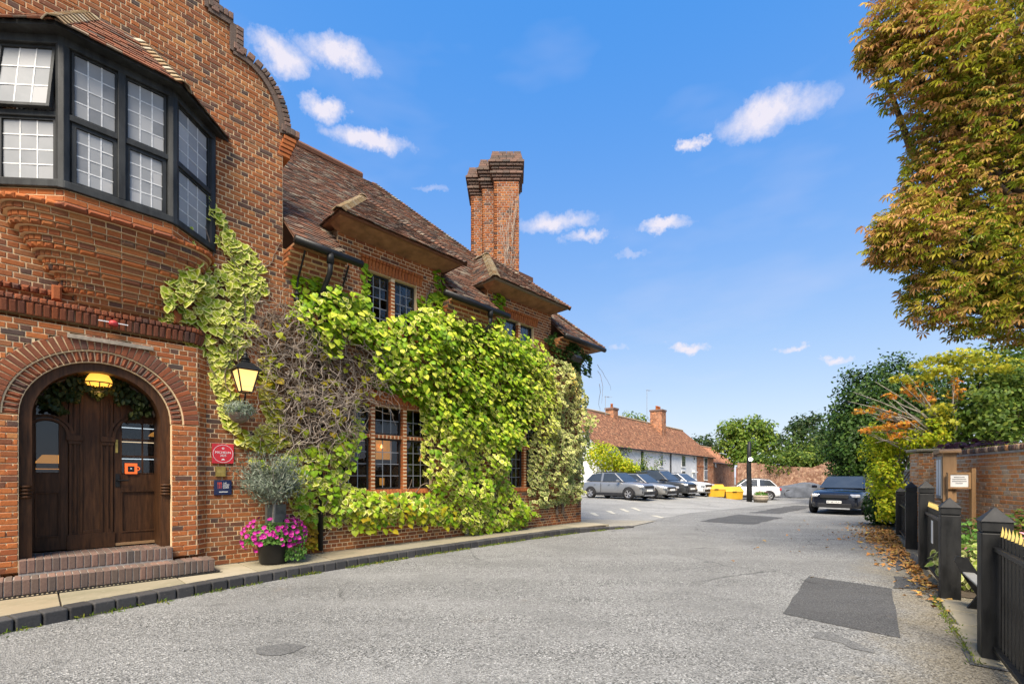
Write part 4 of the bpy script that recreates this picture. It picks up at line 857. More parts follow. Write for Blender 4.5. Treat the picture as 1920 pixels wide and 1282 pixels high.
# cream edged ivy below it and under the window
iv4 = plant_root(5, .2, 'cream variegated ivy hanging below the lime green mass and under the window sill', 'ivy')
pv = [(803, 785), (850, 800), (900, 832), (960, 850), (1000, 825), (1000, 860), (975, 900), (985, 940), (1015, 962), (990, 985), (950, 995), (900, 1005), (862, 985), (830, 935), (806, 890)]
pvx = [(800, 740), (850, 760), (920, 790), (985, 775), (968, 830), (960, 900), (985, 935), (1020, 965), (990, 988), (950, 998), (900, 1008), (860, 988), (828, 938), (803, 890)]
ivy_leaves(iv4, pvx, 2300, 'ivy_variegated', .096, .05, .7, yref=-.3, jit=.55, gap=.12)
ivy_leaves(iv4, pvx, 600, 'ivy_green', .098, .2, .55, yref=-.3, jit=.5, name='green_leaves')
pv2 = [(455, 850), (520, 870), (545, 845), (600, 830), (640, 815), (662, 800), (675, 780), (690, 800), (668, 860), (655, 905), (700, 922), (800, 925), (832, 935), (862, 985), (800, 985), (740, 980), (690, 1000), (650, 985), (600, 990), (560, 965), (535, 920), (520, 900)]
ivy_leaves(iv4, pv2, 1250, 'ivy_variegated', .096, .05, .45, yref=-.2, jit=.55)
ivy_leaves(iv4, pv2, 220, 'ivy_green', .1, .2, .3, yref=-.2, jit=.5, name='green_leaves')
ivy_leaves(iv4, [(640, 940), (720, 930), (860, 950), (850, 990), (780, 995), (650, 1000)], 75, 'ivy_yellow', .11, .25, .2)
wander(iv4, 'stems', [(*((lambda q: (q[0], -.06, q[1]))(F_(px, py, -.1))), .6, 0, .5) for px, py in ((600, 1020), (590, 1000), (560, 960), (620, 960), (700, 960), (760, 960), (650, 880))], 'twig', 12, .12, (.016, .005), .05, .4, (-.2, -.03), 6)
# the far end of the wall, cream and olive
iv5 = plant_root(9, .2, 'cream and olive variegated ivy wrapping the far corner of the inn', 'ivy')
pe = [(1030, 662), (1060, 668), (1092, 680), (1110, 705), (1120, 780), (1122, 830), (1112, 870), (1112, 910), (1100, 945), (1050, 950), (1012, 955), (1010, 900), (1012, 830), (1022, 770), (1042, 720)]
ivy_leaves(iv5, pe, 3600, 'ivy_end', .09, .1, .85, yref=-.5, jit=.6)
ivy_leaves(iv5, [(990, 700), (1040, 690), (1060, 760), (1050, 850), (1030, 880), (1010, 790)], 560, 'ivy_variegated', .092, .35, .5, yref=-.5, jit=.55, name='pale_leaves')
wander(iv5, 'stems', [(*((lambda q: (q[0], -.1, q[1]))(F_(px, py, -.1))), .3, 0, 1) for px, py in ((1045, 965), (1055, 962), (1040, 900), (1060, 850), (1070, 800))], 'bark', 11, .14, (.05, .015), .25, .3, (-.25, -.05), 7)
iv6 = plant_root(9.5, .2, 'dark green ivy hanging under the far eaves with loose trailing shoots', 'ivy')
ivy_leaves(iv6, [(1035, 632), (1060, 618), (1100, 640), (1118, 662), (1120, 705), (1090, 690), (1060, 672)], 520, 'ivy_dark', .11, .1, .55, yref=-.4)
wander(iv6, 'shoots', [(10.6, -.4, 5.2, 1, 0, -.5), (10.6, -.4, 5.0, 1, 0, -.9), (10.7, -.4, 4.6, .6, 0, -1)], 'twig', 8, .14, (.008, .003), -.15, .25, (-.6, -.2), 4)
# twigs still clinging to the chimney
tw2 = plant_root(8.8, 8, 'bare creeper stems clinging to the chimney stacks', 'creeper', 'chimney_creeper')
wander(tw2, 'stems', [(8.45 + random.uniform(-.15, .2), 1.45 + random.uniform(-.05, .1), 8 + 1.6 * random.random() ** 2, random.gauss(-.1, .15), 0, 1) for _ in range(16)], 'twig_pale', 12, .11, (.010, .004), .45, .2, (1.3, 1.6), 4)

# ------------------------------------------------------------------ things on and by the wall
def on_inn(name, **k): return empty(name, (INN.o[0], INN.o[1], 0), INN.rz, **k)
lt = on_inn('wall_lantern', label='black four sided wall lantern with glowing panes among the ivy', cat='lantern')
lx_, ly_ = .36, -.36
def frust(b, h0, z0, h1, z1): b.add([(lx_ + i * h, ly_ + j * h, z) for h, z in ((h0, z0), (h1, z1)) for i, j in ((-1, -1), (1, -1), (1, 1), (-1, 1))], [(3, 2, 1, 0), (4, 5, 6, 7), (0, 1, 5, 4), (1, 2, 6, 5), (2, 3, 7, 6), (3, 0, 4, 7)])
b = MB(); frust(b, .075, 3.0, .15, 3.33); b.build('glass_panes', M['lamp_warm'], lt)
b = MB()
for i, j in ((-1, -1), (1, -1), (1, 1), (-1, 1)): b.bar((lx_ + i * .08, ly_ + j * .08, 2.985), (lx_ + i * .155, ly_ + j * .155, 3.335), .017, .017)
for h, z in ((.08, 2.985), (.155, 3.335)):
    for (i, j), (k, l) in zip(((-1, -1), (1, -1), (1, 1), (-1, 1)), ((1, -1), (1, 1), (-1, 1), (-1, -1))): b.bar((lx_ + i * h, ly_ + j * h, z), (lx_ + k * h, ly_ + l * h, z), .017, .017)
b.build('frame', M['iron'], lt)
b = MB(); frust(b, .2, 3.34, .185, 3.36); frust(b, .185, 3.36, .07, 3.47); b.lathe([(.07, 0), (.08, .015), (.055, .04), (.075, .06), (.03, .1), (.022, .12), (.035, .14), (.012, .18)], (lx_, ly_, 3.47), 10); b.build('cap', M['iron'], lt)
MB().tube([(lx_, ly_, 2.985), (lx_, ly_ + .02, 2.9), (lx_, -.2, 2.72), (lx_, -.02, 2.7)], .014, 6).build('bracket', M['iron'], lt)
pl = on_inn('pendant_lamp', label='amber glass pendant lamp hanging inside the arched porch', cat='lamp')
qx, qz = F_(185, 712, .2)
MB().lathe([(.04, .1), (.115, .07), (.15, .0), (.155, -.05), (.12, -.09)], (qx, .2, qz), 16).build('shade', M['lamp_amber'], pl, smooth=True)
b = MB().tube([(qx, .2, qz + .09), (qx, .2, 3.13)], .008, 6)
for k in range(8): a = k * .785; b.tube([(qx + .157 * math.cos(a), .2 + .157 * math.sin(a), qz - .05), (qx + .12 * math.cos(a), .2 + .12 * math.sin(a), qz - .14), (qx, .2, qz - .18)], .007, 4)
b.tube([(qx + .158 * math.cos(a * .4), .2 + .158 * math.sin(a * .4), qz - .05) for a in range(17)], .009, 5).build('cage', M['iron'], pl)
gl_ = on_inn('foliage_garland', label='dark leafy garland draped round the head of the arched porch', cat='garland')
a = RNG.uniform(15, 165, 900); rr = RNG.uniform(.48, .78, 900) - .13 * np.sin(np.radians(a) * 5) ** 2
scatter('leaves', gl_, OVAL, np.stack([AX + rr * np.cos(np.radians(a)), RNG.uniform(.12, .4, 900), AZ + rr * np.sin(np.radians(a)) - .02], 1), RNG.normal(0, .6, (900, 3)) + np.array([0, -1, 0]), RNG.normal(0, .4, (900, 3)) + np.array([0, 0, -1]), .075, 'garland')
b = MB(); b.tube([(AX + .68 * math.cos(R(t_)), .3, AZ + .68 * math.sin(R(t_))) for t_ in range(12, 170, 8)], .02, 6).build('stem', M['twig'], gl_)
pll = bpy.data.lights.new('pendant_light', 'POINT'); pll.energy = 1.6; pll.color = (1, .55, .18); pll.shadow_soft_size = .08; po = bpy.data.objects.new('pendant_light', pll); COL.objects.link(po); po.parent = pl; po.location = (qx, .2, qz - .2)
# plaques
def plaque(name, px0, py0, px1, py1, mat, label, rad=0):
    o = on_inn(name, label=label, cat='plaque'); x0, z1 = F_(px0, py0, -.02); x1, z0 = F_(px1, py1, -.02); b = MB().box(x0, x1, -.035, -.012, z0, z1).build('plate', M[mat], o, bevel=.004); return o, x0, x1, z0, z1
rp, x0, x1, z0, z1 = plaque('red_plaque', 397, 831, 438, 869, 'red_plaque', 'square red award plaque with white lettering on the pier')
cx_, cz_ = (x0 + x1) / 2, (z0 + z1) / 2
b = MB(); ring_prism(b, cx_, cz_, .142, .147, -.037, -.0352, 0, 360, 40); b.build('ring', M['white_paint'], rp)
wall_text('lettering', 'MICHELIN', .052, M['white_paint'], rp, cx_, -.0365, cz_ + .018); wall_text('lettering', '2025', .046, M['white_paint'], rp, cx_, -.0365, cz_ - .032)
b = MB(); ring_prism(b, cx_, cz_ + .088, .009, .017, -.0375, -.0352, 0, 360, 10); b.build('emblem', M['white_paint'], rp)
MB().prism([(cx_ - .03, cz_ - .105), (cx_ + .03, cz_ - .105), (cx_ + .012, cz_ - .088), (cx_, cz_ - .08), (cx_ - .012, cz_ - .088)], -.0375, -.0352).build('emblem', M['white_paint'], rp)
bp, x0, x1, z0, z1 = plaque('brass_plaque', 404, 874, 423, 893, 'brass', 'small brass plaque between the red plaque and the blue plaque')
MB().box(x0 + .02, x1 - .02, -.038, -.0352, z0 + .06, z0 + .1).build('engraving', M['gold'], bp)
up_, x0, x1, z0, z1 = plaque('blue_plaque', 401, 900, 434, 927, 'blue_plaque', 'navy blue guide plaque with red cutlery below the brass plaque')
for k in range(3):
    xx = x0 + .055 + k * .022; MB().box(xx - .003, xx + .003, -.038, -.0352, z0 + .11, z0 + .2).box(xx - .007, xx + .007, -.038, -.0352, z0 + .175, z0 + .21).build('cutlery', M['red_print'], up_)
for k, wd in enumerate(('THE', 'GOOD', 'FOOD', 'GUIDE')): wall_text('lettering', wd, .03, M['white_paint'], up_, x0 + .125, -.0365, z1 - .05 - k * .025, align='LEFT')
MB().box(x0 + .07, x1 - .06, -.038, -.0352, z0 + .045, z0 + .057).build('text_line', M['white_paint'], up_)
for i in (x0 + .015, x1 - .015):
    for j in (z0 + .015, z1 - .015): MB().lathe([(.006, 0), (.004, .004)], (i, -.035, j), 6, 'y').build('screw', M['gold'], up_)
# mug sign in the door pane
mg = on_inn('door_sign', label='orange sign with a mug shape in the door pane', cat='sign')
x0, z1 = F_(234, 868, DY - .03); x1, z0 = F_(262, 888, DY - .03)
MB().prism([(x0, z1), (x1 - .03, z1), (x1 - .03, z0), (x0 + .01, z0), (x0, z0 + .01)][::-1], DY - .03, DY - .025).build('mug', M['orange_print'], mg)
b = MB(); ring_prism(b, x1 - .03, (z0 + z1) / 2, .022, .034, DY - .03, DY - .026, -90, 90, 10); b.build('mug_handle', M['orange_print'], mg)
MB().box(x0 + .035, x1 - .065, DY - .034, DY - .0305, z0 + .03, z1 - .045).build('panel', M['pot_black'], mg); MB().lathe([(.012, 0), (.008, .002)], ((x0 + x1) / 2 - .015, DY - .037, (z0 + z1) / 2), 8, 'y').build('emblem', M['white_paint'], mg)
al = on_inn('alarm_sounder', label='small red sounder on a white arm above the arch', cat='alarm')
x_, z_ = F_(213, 606, -.27); MB().lathe([(.05, 0), (.055, .04), (.03, .07)], (x_, -.25, z_ - .03), 12).build('body', M['red_device'], al, smooth=True); MB().bar((x_ - .16, -.26, z_ + .01), (x_ + .16, -.26, z_ + .01), .012, .012).build('arm', M['white_paint'], al)
ts = on_inn('timber_batten', label='grey weathered batten fixed above the arch', cat='batten'); xa, za = F_(126, 627, -.19); xb, zb = F_(288, 655, -.19); MB().box(xa, xb, -.195, -.165, (za + zb) / 2 - .028, (za + zb) / 2 + .028).build('board', M['timber_weathered'], ts, bevel=.004)
plain('meter', (.13, .13, .11), .7, var=.35, scale=8)
mb_ = on_inn('meter_box', label='grey meter box on the wall behind the olive tree', cat='box'); xa, za = F_(500, 935, -.1); xb, zb = F_(536, 990, -.1)
MB().box(xa, xb, -.12, -.01, zb, za - .1).build('casing', M['meter'], mb_, bevel=.006); MB().box(xa + .03, xb - .03, -.13, -.12, zb + .03, zb + (za - zb) * .5).build('door', M['meter'], mb_, bevel=.004); MB().box(xb - .06, xb - .045, -.138, -.13, zb + .12, zb + .16).build('catch', M['iron'], mb_)
fl = on_inn('flood_light', label='lit flood light under the far eaves of the inn', cat='lamp'); x_, z_ = F_(1082, 672, -.6)
b = MB().box(-.16, .16, -.08, .08, -.07, .07).build('housing', M['iron'], fl, bevel=.01); b.matrix_local = Matrix.Translation((x_, -.6, z_)) @ Matrix.Rotation(R(-40), 4, 'X')
c = MB().box(-.14, .14, -.09, -.082, -.055, .055).build('lens', M['lamp_flood'], fl); c.matrix_local = b.matrix_local.copy()
MB().tube([(x_, -.5, z_), (x_, -.02, z_ + .05)], .02, 6).build('bracket', M['iron'], fl)
fll = bpy.data.lights.new('flood_lamp', 'SPOT'); fll.energy = 25; fll.color = (1, .55, .15); fll.spot_size = R(120); fll.shadow_soft_size = .1; fo = bpy.data.objects.new('flood_lamp', fll); COL.objects.link(fo); fo.parent = fl; fo.location = (x_, -.72, z_ - .1); fo.rotation_euler = (R(-25), 0, 0)
# hanging basket under the lantern
hb = on_inn('hanging_basket', label='hanging basket of silvery foliage under the wall lantern', cat='basket'); x_, z_ = F_(450, 775, -.3)
MB().lathe([(.03, -.16), (.11, -.12), (.17, -.02), (.175, .0)], (x_, -.28, z_), 14).build('basket', M['twig'], hb, smooth=True)
MB().tube([(x_, -.02, z_ + .1), (x_, -.02, z_ + .3), (x_, -.28, z_ + .28), (x_, -.28, z_ + .2)], .01, 6).build('bracket', M['iron'], hb)
n = 900; d = nrm(RNG.normal(0, 1, (n, 3))); P = np.array([x_, -.3, z_ + .05]) + d * np.array([.26, .22, .17]) * RNG.uniform(.4, 1.05, (n, 1)); scatter('leaves', hb, SLIM, P, d + RNG.normal(0, .5, (n, 3)), d * .6 + RNG.normal(0, .4, (n, 3)) - np.array([0, 0, -.2]), .075, 'leaf_silver')
# potted olive tree over petunias
pot = on_inn('potted_olive_tree', label='standard olive tree in a black tub with magenta petunias on the pavement', cat='potted plant'); ox, oy = .76, -.47
MB().lathe([(.2, 0), (.215, .02), (.25, .3), (.262, .32), (.262, .35), (.235, .35), (.22, .3)], (ox, oy, .145), 24).build('tub', M['pot_black'], pot, smooth=True)
MB().tube([(ox, oy, .42), (ox - .01, oy, .8), (ox + .01, oy, 1.18), (ox, oy, 1.45)], [.03, .026, .024, .018], 8).build('trunk', M['bark_grey'], pot, smooth=True)
b = MB(); tips = []
for k in range(44):
    a = k * 2.4; e = random.uniform(-.15, 1.3); r = random.uniform(.42, .68); tip = Vector((ox + r * math.cos(a) * math.cos(e), oy + r * math.sin(a) * math.cos(e), 1.42 + r * math.sin(e) * 1.0)); st_ = Vector((ox, oy, 1.12 + .01 * (k % 20))); tips.append((st_, tip))
    b.tube([st_, st_.lerp(tip, .5) + Vector((0, 0, .05)), tip], [.01, .007, .003], 5)
b.build('branches', M['bark_grey'], pot, smooth=True, kind='stuff')
P, Dd = [], []
for s_, e_ in tips:
    for j in range(95):
        t_ = random.uniform(.3, 1.05); q = s_.lerp(e_, t_) + Vector([random.gauss(0, .075) for _ in range(3)]); P.append(tuple(q)); Dd.append(tuple((e_ - s_).normalized() + Vector([random.gauss(0, .55) for _ in range(3)])))
scatter('leaves', pot, SLIM, P, RNG.normal(0, 1, (len(P), 3)), Dd, RNG.uniform(.06, .1, len(P)), 'leaf_olive')
n = 1500; d = nrm(RNG.normal(0, 1, (n, 3))); d[:, 2] = np.abs(d[:, 2]) * 1.0 - .25; P = np.array([ox + .02, oy, .58]) + d * np.array([.5, .4, .34]) * RNG.uniform(.55, 1, (n, 1)); scatter('bedding_leaves', pot, OVAL, P, d + RNG.normal(0, .4, (n, 3)) + np.array([0, 0, .4]), RNG.normal(0, 1, (n, 3)), .06, 'leaf_fresh')
n = 260; P = np.stack([RNG.uniform(ox + .1, ox + .42, n), RNG.uniform(oy - .35, oy - .2, n), RNG.uniform(.2, .6, n)], 1); scatter('trailing_leaves', pot, OVAL, P, RNG.normal(0, .4, (n, 3)) + np.array([0, -1, .3]), RNG.normal(0, .3, (n, 3)) + np.array([0, 0, -1]), .045, 'leaf_fresh')
fm = MB(); 
k = 10
fm.add([(0, 0, -.02)] + [(.048 * (1.0 if i % 2 else .86) * math.cos(6.283 * i / k), .048 * (1.0 if i % 2 else .86) * math.sin(6.283 * i / k), .006 * (i % 2)) for i in range(k)], [(0, 1 + i, 1 + (i + 1) % k) for i in range(k)]); fmesh = fm.mesh('flower', M['petunia'])
for i in range(105):
    d = Vector((random.gauss(0, 1), random.gauss(-.6, .7), random.gauss(.25, .5))).normalized(); q = Vector((ox + .02 + d.x * .52, oy + d.y * .42, .6 + d.z * .36)); o = link('flower', fmesh, pot); s_ = random.uniform(.6, 1.0)
    o.matrix_local = Matrix.Translation(q) @ (d + Vector((random.gauss(0, .3), random.gauss(-.2, .3), random.gauss(0, .3)))).to_track_quat('Z', 'Y').to_matrix().to_4x4() @ Matrix.Scale(s_, 4)
# ------------------------------------------------------------------ ground, pavement, kerb, road
BND = [(-40, -30), (2.9, 13.9), (7.9, 20.2), (19, 29.6), (60, 62)]       # edge between the lane and the raised car park
def sstep(a, b, v): t = np.clip((v - a) / (b - a), 0, 1); return t * t * (3 - 2 * t)
def hgt(X, Y):
    X, Y = np.asarray(X, float), np.asarray(Y, float); best = np.full(X.shape, 1e9); sg = np.zeros(X.shape)
    for (x0, y0), (x1, y1) in zip(BND, BND[1:]):
        ex, ey = x1 - x0, y1 - y0; L2 = ex * ex + ey * ey; t = np.clip(((X - x0) * ex + (Y - y0) * ey) / L2, 0, 1); dx_, dy_ = X - x0 - t * ex, Y - y0 - t * ey; d = np.hypot(dx_, dy_); side = (ex * (Y - y0) - ey * (X - x0)) / math.sqrt(L2)
        sg = np.where(d < best, side, sg); best = np.minimum(best, d)
    return .33 * sstep(1.0, 6.0, np.where(sg > 0, best, 0)) * (1 - sstep(13.2, 16.2, X)) * sstep(17.5, 23, Y)
xs = np.concatenate([np.linspace(-500, -40, 8), np.arange(-30, 60, 1.0), np.linspace(80, 600, 8)]); ys = np.concatenate([np.linspace(-80, -5, 6), np.arange(-2, 70, 1.0), np.linspace(90, 1200, 8)])
XX, YY = np.meshgrid(xs, ys); n = len(xs); V = np.stack([XX.ravel(), YY.ravel(), hgt(XX, YY).ravel()], 1)
Fq = np.array([(j * n + i, j * n + i + 1, (j + 1) * n + i + 1, (j + 1) * n + i) for j in range(len(ys) - 1) for i in range(n - 1)])
link('road', np_mesh('road', V, Fq, M['asphalt'], True), kind='structure')
def sheet(name, poly, mat, lift=.006, step=.6, **k):
    """a flat sheet following the ground"""
    b = bmesh.new(); vs = [b.verts.new((x, y, 0)) for x, y in poly]; b.faces.new(vs)
    a = np.array(poly); 
    for ax in (0, 1):
        for c in np.arange(a[:, ax].min() + step, a[:, ax].max(), step):
            p = [0, 0, 0]; p[ax] = c; nn = [0, 0, 0]; nn[ax] = 1; bmesh.ops.bisect_plane(b, geom=b.verts[:] + b.edges[:] + b.faces[:], plane_co=p, plane_no=nn)
    for v in b.verts: v.co.z = float(hgt(v.co.x, v.co.y)) + lift
    bmesh.ops.recalc_face_normals(b, faces=b.faces[:])
    me = bpy.data.meshes.new(name); b.to_mesh(me); b.free(); me.materials.append(M[mat])
    if me.polygons and me.polygons[0].normal.z < 0: me.flip_normals()
    k.setdefault('kind', 'structure'); return link(name, me, **k)
gp = lambda *q: [gpt(px, py) for px, py in q]
def wob(poly, amp=.02, step=.25):
    out = []
    for (x0, y0), (x1, y1) in zip(poly, poly[1:] + poly[:1]):
        n = max(1, int(math.hypot(x1 - x0, y1 - y0) / step))
        for k in range(n): out.append((x0 + (x1 - x0) * k / n + random.gauss(0, amp), y0 + (y1 - y0) * k / n + random.gauss(0, amp)))
    return out
sheet('car_park', [(2.95, 14.1), (7.8, 20.35), (13, 24.9), (18.6, 29.5), (17, 33.5), (10, 45), (-6, 40), (-9, 26), (.5, 16.6)], 'asphalt_carpark', .004)
sheet('asphalt_patch', wob(gp((1515, 1080), (1672, 1103), (1687, 1196), (1468, 1150)), .007, .4), 'asphalt_patch', .005)
sheet('asphalt_patch', wob(gp((1528, 1183), (1560, 1186), (1646, 1222), (1638, 1226), (1600, 1215), (1530, 1196)), .02, .1), 'asphalt_faded', .005)
for q in (((1672, 1033), (1715, 1038), (1735, 1060), (1680, 1070)), ((1676, 1080), (1725, 1083), (1770, 1105), (1680, 1103)), ((1740, 1115), (1790, 1122), (1815, 1132), (1745, 1130)), ((1800, 1216), (1850, 1228), (1900, 1262), (1815, 1245))): sheet('asphalt_patch', wob(gp(*q), .015), 'asphalt_patch', .009)
sheet('asphalt_patch', wob(gp((1310, 977), (1385, 964), (1468, 970), (1412, 983)), .04), 'asphalt_patch', .008); sheet('asphalt_patch', wob(gp((1405, 961), (1490, 947), (1530, 949), (1462, 963)), .05), 'asphalt_patch', .008)
sheet('asphalt_patch', wob(gp((478, 1214), (540, 1206), (578, 1212), (530, 1230), (480, 1228)), .015, .12), 'asphalt_faded', .005)
sheet('concrete_apron', [tuple(INN.to_world([(x, y, 0)])[0][:2]) for x, y in ((10.3, -.9), (11.0, -1.3), (13.4, -1.0), (12.2, 1.2), (10.35, 2.2))], 'concrete', .02)
for px, py in ((1118, 963), (1149, 960), (1174, 957), (1196, 955), (1237, 966)): 
    X, Y = gpt(px, py, .06); sheet('bay_marking', [(X - .12, Y - .5), (X + .05, Y - .5), (X - .05 + .1, Y + .6), (X - .2, Y + .6)], 'paint_line', .014)
FEN = Frame(4.225, 4.06, 36.6)
fw = lambda x, y, z=0: tuple(FEN.to_world([(x, y, z)])[0])
# kerb and pavement in front of the inn
KO = [(-6, -2.75), (-4.2, -2.3), (-2.31, -1.80), (-1.4, -1.57), (-.32, -1.34), (.89, -1.17), (2.2, -1.06), (3.52, -1.0), (5.2, -.95), (6.85, -.95), (8.4, -1.02), (9.93, -1.2), (11.2, -1.5)]
kx = np.array([k[0] for k in KO]); ky = np.array([k[1] for k in KO])
ko = lambda x: float(np.interp(x, kx, ky))
pv = on_inn('pavement', kind='structure')
b = MB(); q = [(x, ko(x) + .12) for x in np.arange(-6, 10.4, .4)]; b.slab(q + [(10.3, .05), (-6, .05)], -.05, .118).build('bedding', M['soil'], pv)
cuts = [-6, -4.9, -3.7, -2.62, -1.85, -.62, .35, 1.6, 2.9, 4.1, 5.3, 6.6, 7.7, 8.9, 10.25]
for a, c in zip(cuts, cuts[1:]):
    nn_ = 5; poly = [(a + .008 + (c - a - .016) * k / nn_, ko(a + (c - a) * k / nn_) + .225) for k in range(nn_ + 1)] + [(c - .008, -.01), (a + .008, -.01)]
    z_ = .14 + random.uniform(-.003, .003); MB().slab(poly, .06, z_).build('paving_slab', M['stone_slab'], pv, bevel=.006)
kb = on_inn('kerb', kind='structure'); km = None
x = -5.9
blk = MB().box(-.1, .1, -.11, .11, -.06, .142).mesh('kerb_block', M['brick_blue'])
while x < 10.9:
    d = Vector((.1, ko(x + .1) - ko(x), 0)).normalized(); step = .212; c = Vector((x, ko(x), 0)) + Vector((-d.y, d.x, 0)) * .11 + d * step / 2
    drop = max(0, (x - 8.5) / 2.4) * .1
    o = link('kerb_block', blk, kb); o.matrix_local = Matrix.Translation((c.x, c.y, -.004 - drop + random.gauss(0, .002))) @ Matrix.Rotation(math.atan2(d.y, d.x) + random.gauss(0, .008), 4, 'Z'); x += step * d.x
    m_ = o.modifiers.new('bevel', 'BEVEL'); m_.width = .018; m_.segments = 3
dg_ = on_inn('drain_grate', label='narrow black slotted drain along the foot of the steps', cat='drain'); b = MB()
for k in range(60): b.box(-2.62 + k * .0425, -2.62 + k * .0425 + .02, -.66, -.56, .136, .147)
b.build('slots', M['iron'], dg_, kind='stuff'); MB().box(-2.64, -.05, -.68, -.665, .13, .149).build('edge_rail', M['iron'], dg_); MB().box(-2.64, -.05, -.555, -.54, .13, .149).build('edge_rail', M['iron'], dg_); MB().box(-2.63, -.06, -.664, -.556, .13, .138).build('channel', M['dark_room'], dg_)
# weeds at the kerb, fallen leaves
n = 2600; x = np.concatenate([RNG.uniform(1.0, 10.5, 2100), RNG.uniform(-3, 1, 500)]); yk = np.interp(x, kx, ky); keep = clumps(x * 1.5, x * 0, 1.2) > .35; x, yk = x[keep], yk[keep]; m = len(x)
Pw = INN.to_world(np.stack([x, yk - RNG.exponential(.035, m) - .005, RNG.uniform(.0, .03, m)], 1)); scatter('weeds', None, SLIM, Pw, RNG.normal(0, 1, (m, 3)), RNG.normal(0, .6, (m, 3)) + np.array([0, 0, -1]), RNG.uniform(.03, .075, m), 'weed', label='low weeds and moss along the foot of the kerb', cat='weeds')
def fallen(fx, fy, n):
    w = FEN.to_world(np.stack([fx, fy, np.full(len(fx), .014)], 1)); return w
n = 1500; fx = RNG.uniform(4.6, 14, n); fx = np.where(RNG.random(n) < .5, RNG.normal(9.6, 1.6, n), fx); fy = .12 + np.abs(RNG.normal(0, .28, n)) * (1 + .5 * (fx > 8))
fx = np.concatenate([fx, RNG.uniform(1, 14, 40), RNG.uniform(3.2, 5, 120), RNG.normal(2.7, .5, 60)]); fy = np.concatenate([fy, RNG.uniform(0, 2.6, 40) ** 1.1, .1 + np.abs(RNG.normal(0, .12, 120)), np.abs(RNG.normal(.05, .2, 60))]); m = len(fx)
scatter('fallen_leaves', None, tmpl([(0, .5), (-.16, .3), (-.42, .22), (-.3, -.12), (-.16, -.4), (0, -.62), (.2, -.32), (.34, -.1), (.3, .28), (.12, .26)], .45, .3), fallen(fx, fy, m) + np.stack([np.zeros(m), np.zeros(m), RNG.uniform(.0, .03, m)], 1), RNG.normal(0, .35, (m, 3)) + np.array([0, 0, 1]), RNG.normal(0, 1, (m, 3)), RNG.uniform(.045, .09, m), 'leaf_floor', label='brown fallen leaves drifted along the foot of the railings', cat='leaves')
# ------------------------------------------------------------------ railings, bench, garden wall on the other side of the lane
def on_fen(name, x, y=0., z=0., rz=0., **k): w = FEN.to_world([(x, y, z)])[0]; return empty(name, tuple(w), FEN.rz + rz, **k)
post_lab = {0: 'black timber railing post at the near end of the bench gap', 2.46: 'black timber post at the far end of the bench gap, chipped white cap', 4.99: 'tall black gate post on the near side of the garden gate', 7.75: 'tall black gate post on the far side of the garden gate', 10.9: 'short black railing post beyond the gate, near the yellow shrub'}
post_h = {0: 1.21, 2.46: 1.2, 4.99: 1.4, 7.75: 1.36, 10.9: 1.18}
for x, lab in post_lab.items():
    r = on_fen('railing_post', x, label=lab, cat='post', group='black posts of the railings'); h = post_h[x]; w = .098
    MB().box(-w, w, -w, w, -.05, h - .1).build('shaft', M['iron_worn'], r, bevel=.008)
    b = MB().box(-w + .012, w - .012, -w + .012, w - .012, h - .1, h - .085).box(-w, w, -w, w, h - .085, h)
    e = w + .012; b.add([(-e, -e, h), (e, -e, h), (e, e, h), (-e, e, h), (0, 0, h + .13)], [(3, 2, 1, 0), (0, 1, 4), (1, 2, 4), (2, 3, 4), (3, 0, 4)]).build('cap', M['iron_worn'], r, bevel=.004)
def panel(x0, x1, h, lab, n, plate=False, name='iron_railing', spear=True, rz=0, cat='railing'):
    r = on_fen(name, x0, label=lab, cat=cat, rz=rz); L = x1 - x0
    for z in (.1, h - .16): MB().box(0, L, -.012, .03, z, z + .035).build('rail', M['iron'], r, bevel=.003)
    bar = MB().box(-.019, .019, -.03, -.012, .06, h - .03).mesh('bar', M['iron_worn']); tp_ = MB().add([(-.021, -.034, h - .03), (.021, -.034, h - .03), (.021, -.006, h - .03), (-.021, -.006, h - .03), (0, -.02, h + .06)], [(0, 1, 4), (1, 2, 4), (2, 3, 4), (3, 0, 4), (3, 2, 1, 0)]).mesh('spear_tip', M['gold'])
    for k in range(n):
        o = link('bar', bar, r); o.location = (L * (k + .5) / n, 0, 0)
        if spear: link('spear_tip', tp_, o)
    if plate:
        MB().box(L * .52, L * .6, .032, .036, h - .55, h - .2).build('notice_plate', M['white_paint'], r)
    return r
panel(-2.6, -.1, 1.12, 'near black railing panel with gold spear tips', 23)
panel(2.56, 4.89, 1.12, 'black railing panel with gold tips between bench and gate', 21, True)
panel(7.86, 10.8, .98, 'black railing panel beyond the gate', 24, spear=False); panel(11.0, 13.8, .95, 'far black railing panel running into the yellow shrub', 22, spear=False)
MB().tube([(-.05, .06, .2), (-.05, .1, .2)], .03, 10).build('bolt', M['steel'], bpy.data.objects['iron_railing'])
g_ = panel(5.12, 7.5, 1.16, 'black slatted garden gate standing slightly open', 20, rz=-.09, name='garden_gate', spear=True, cat='gate')
MB().bar((.1, 0.04, .16), (2.25, 0.04, 1.0), .03, .05).build('brace', M['iron'], g_); MB().box(2.2, 2.28, .03, .06, .62, .72).build('padlock', M['brass'], g_)
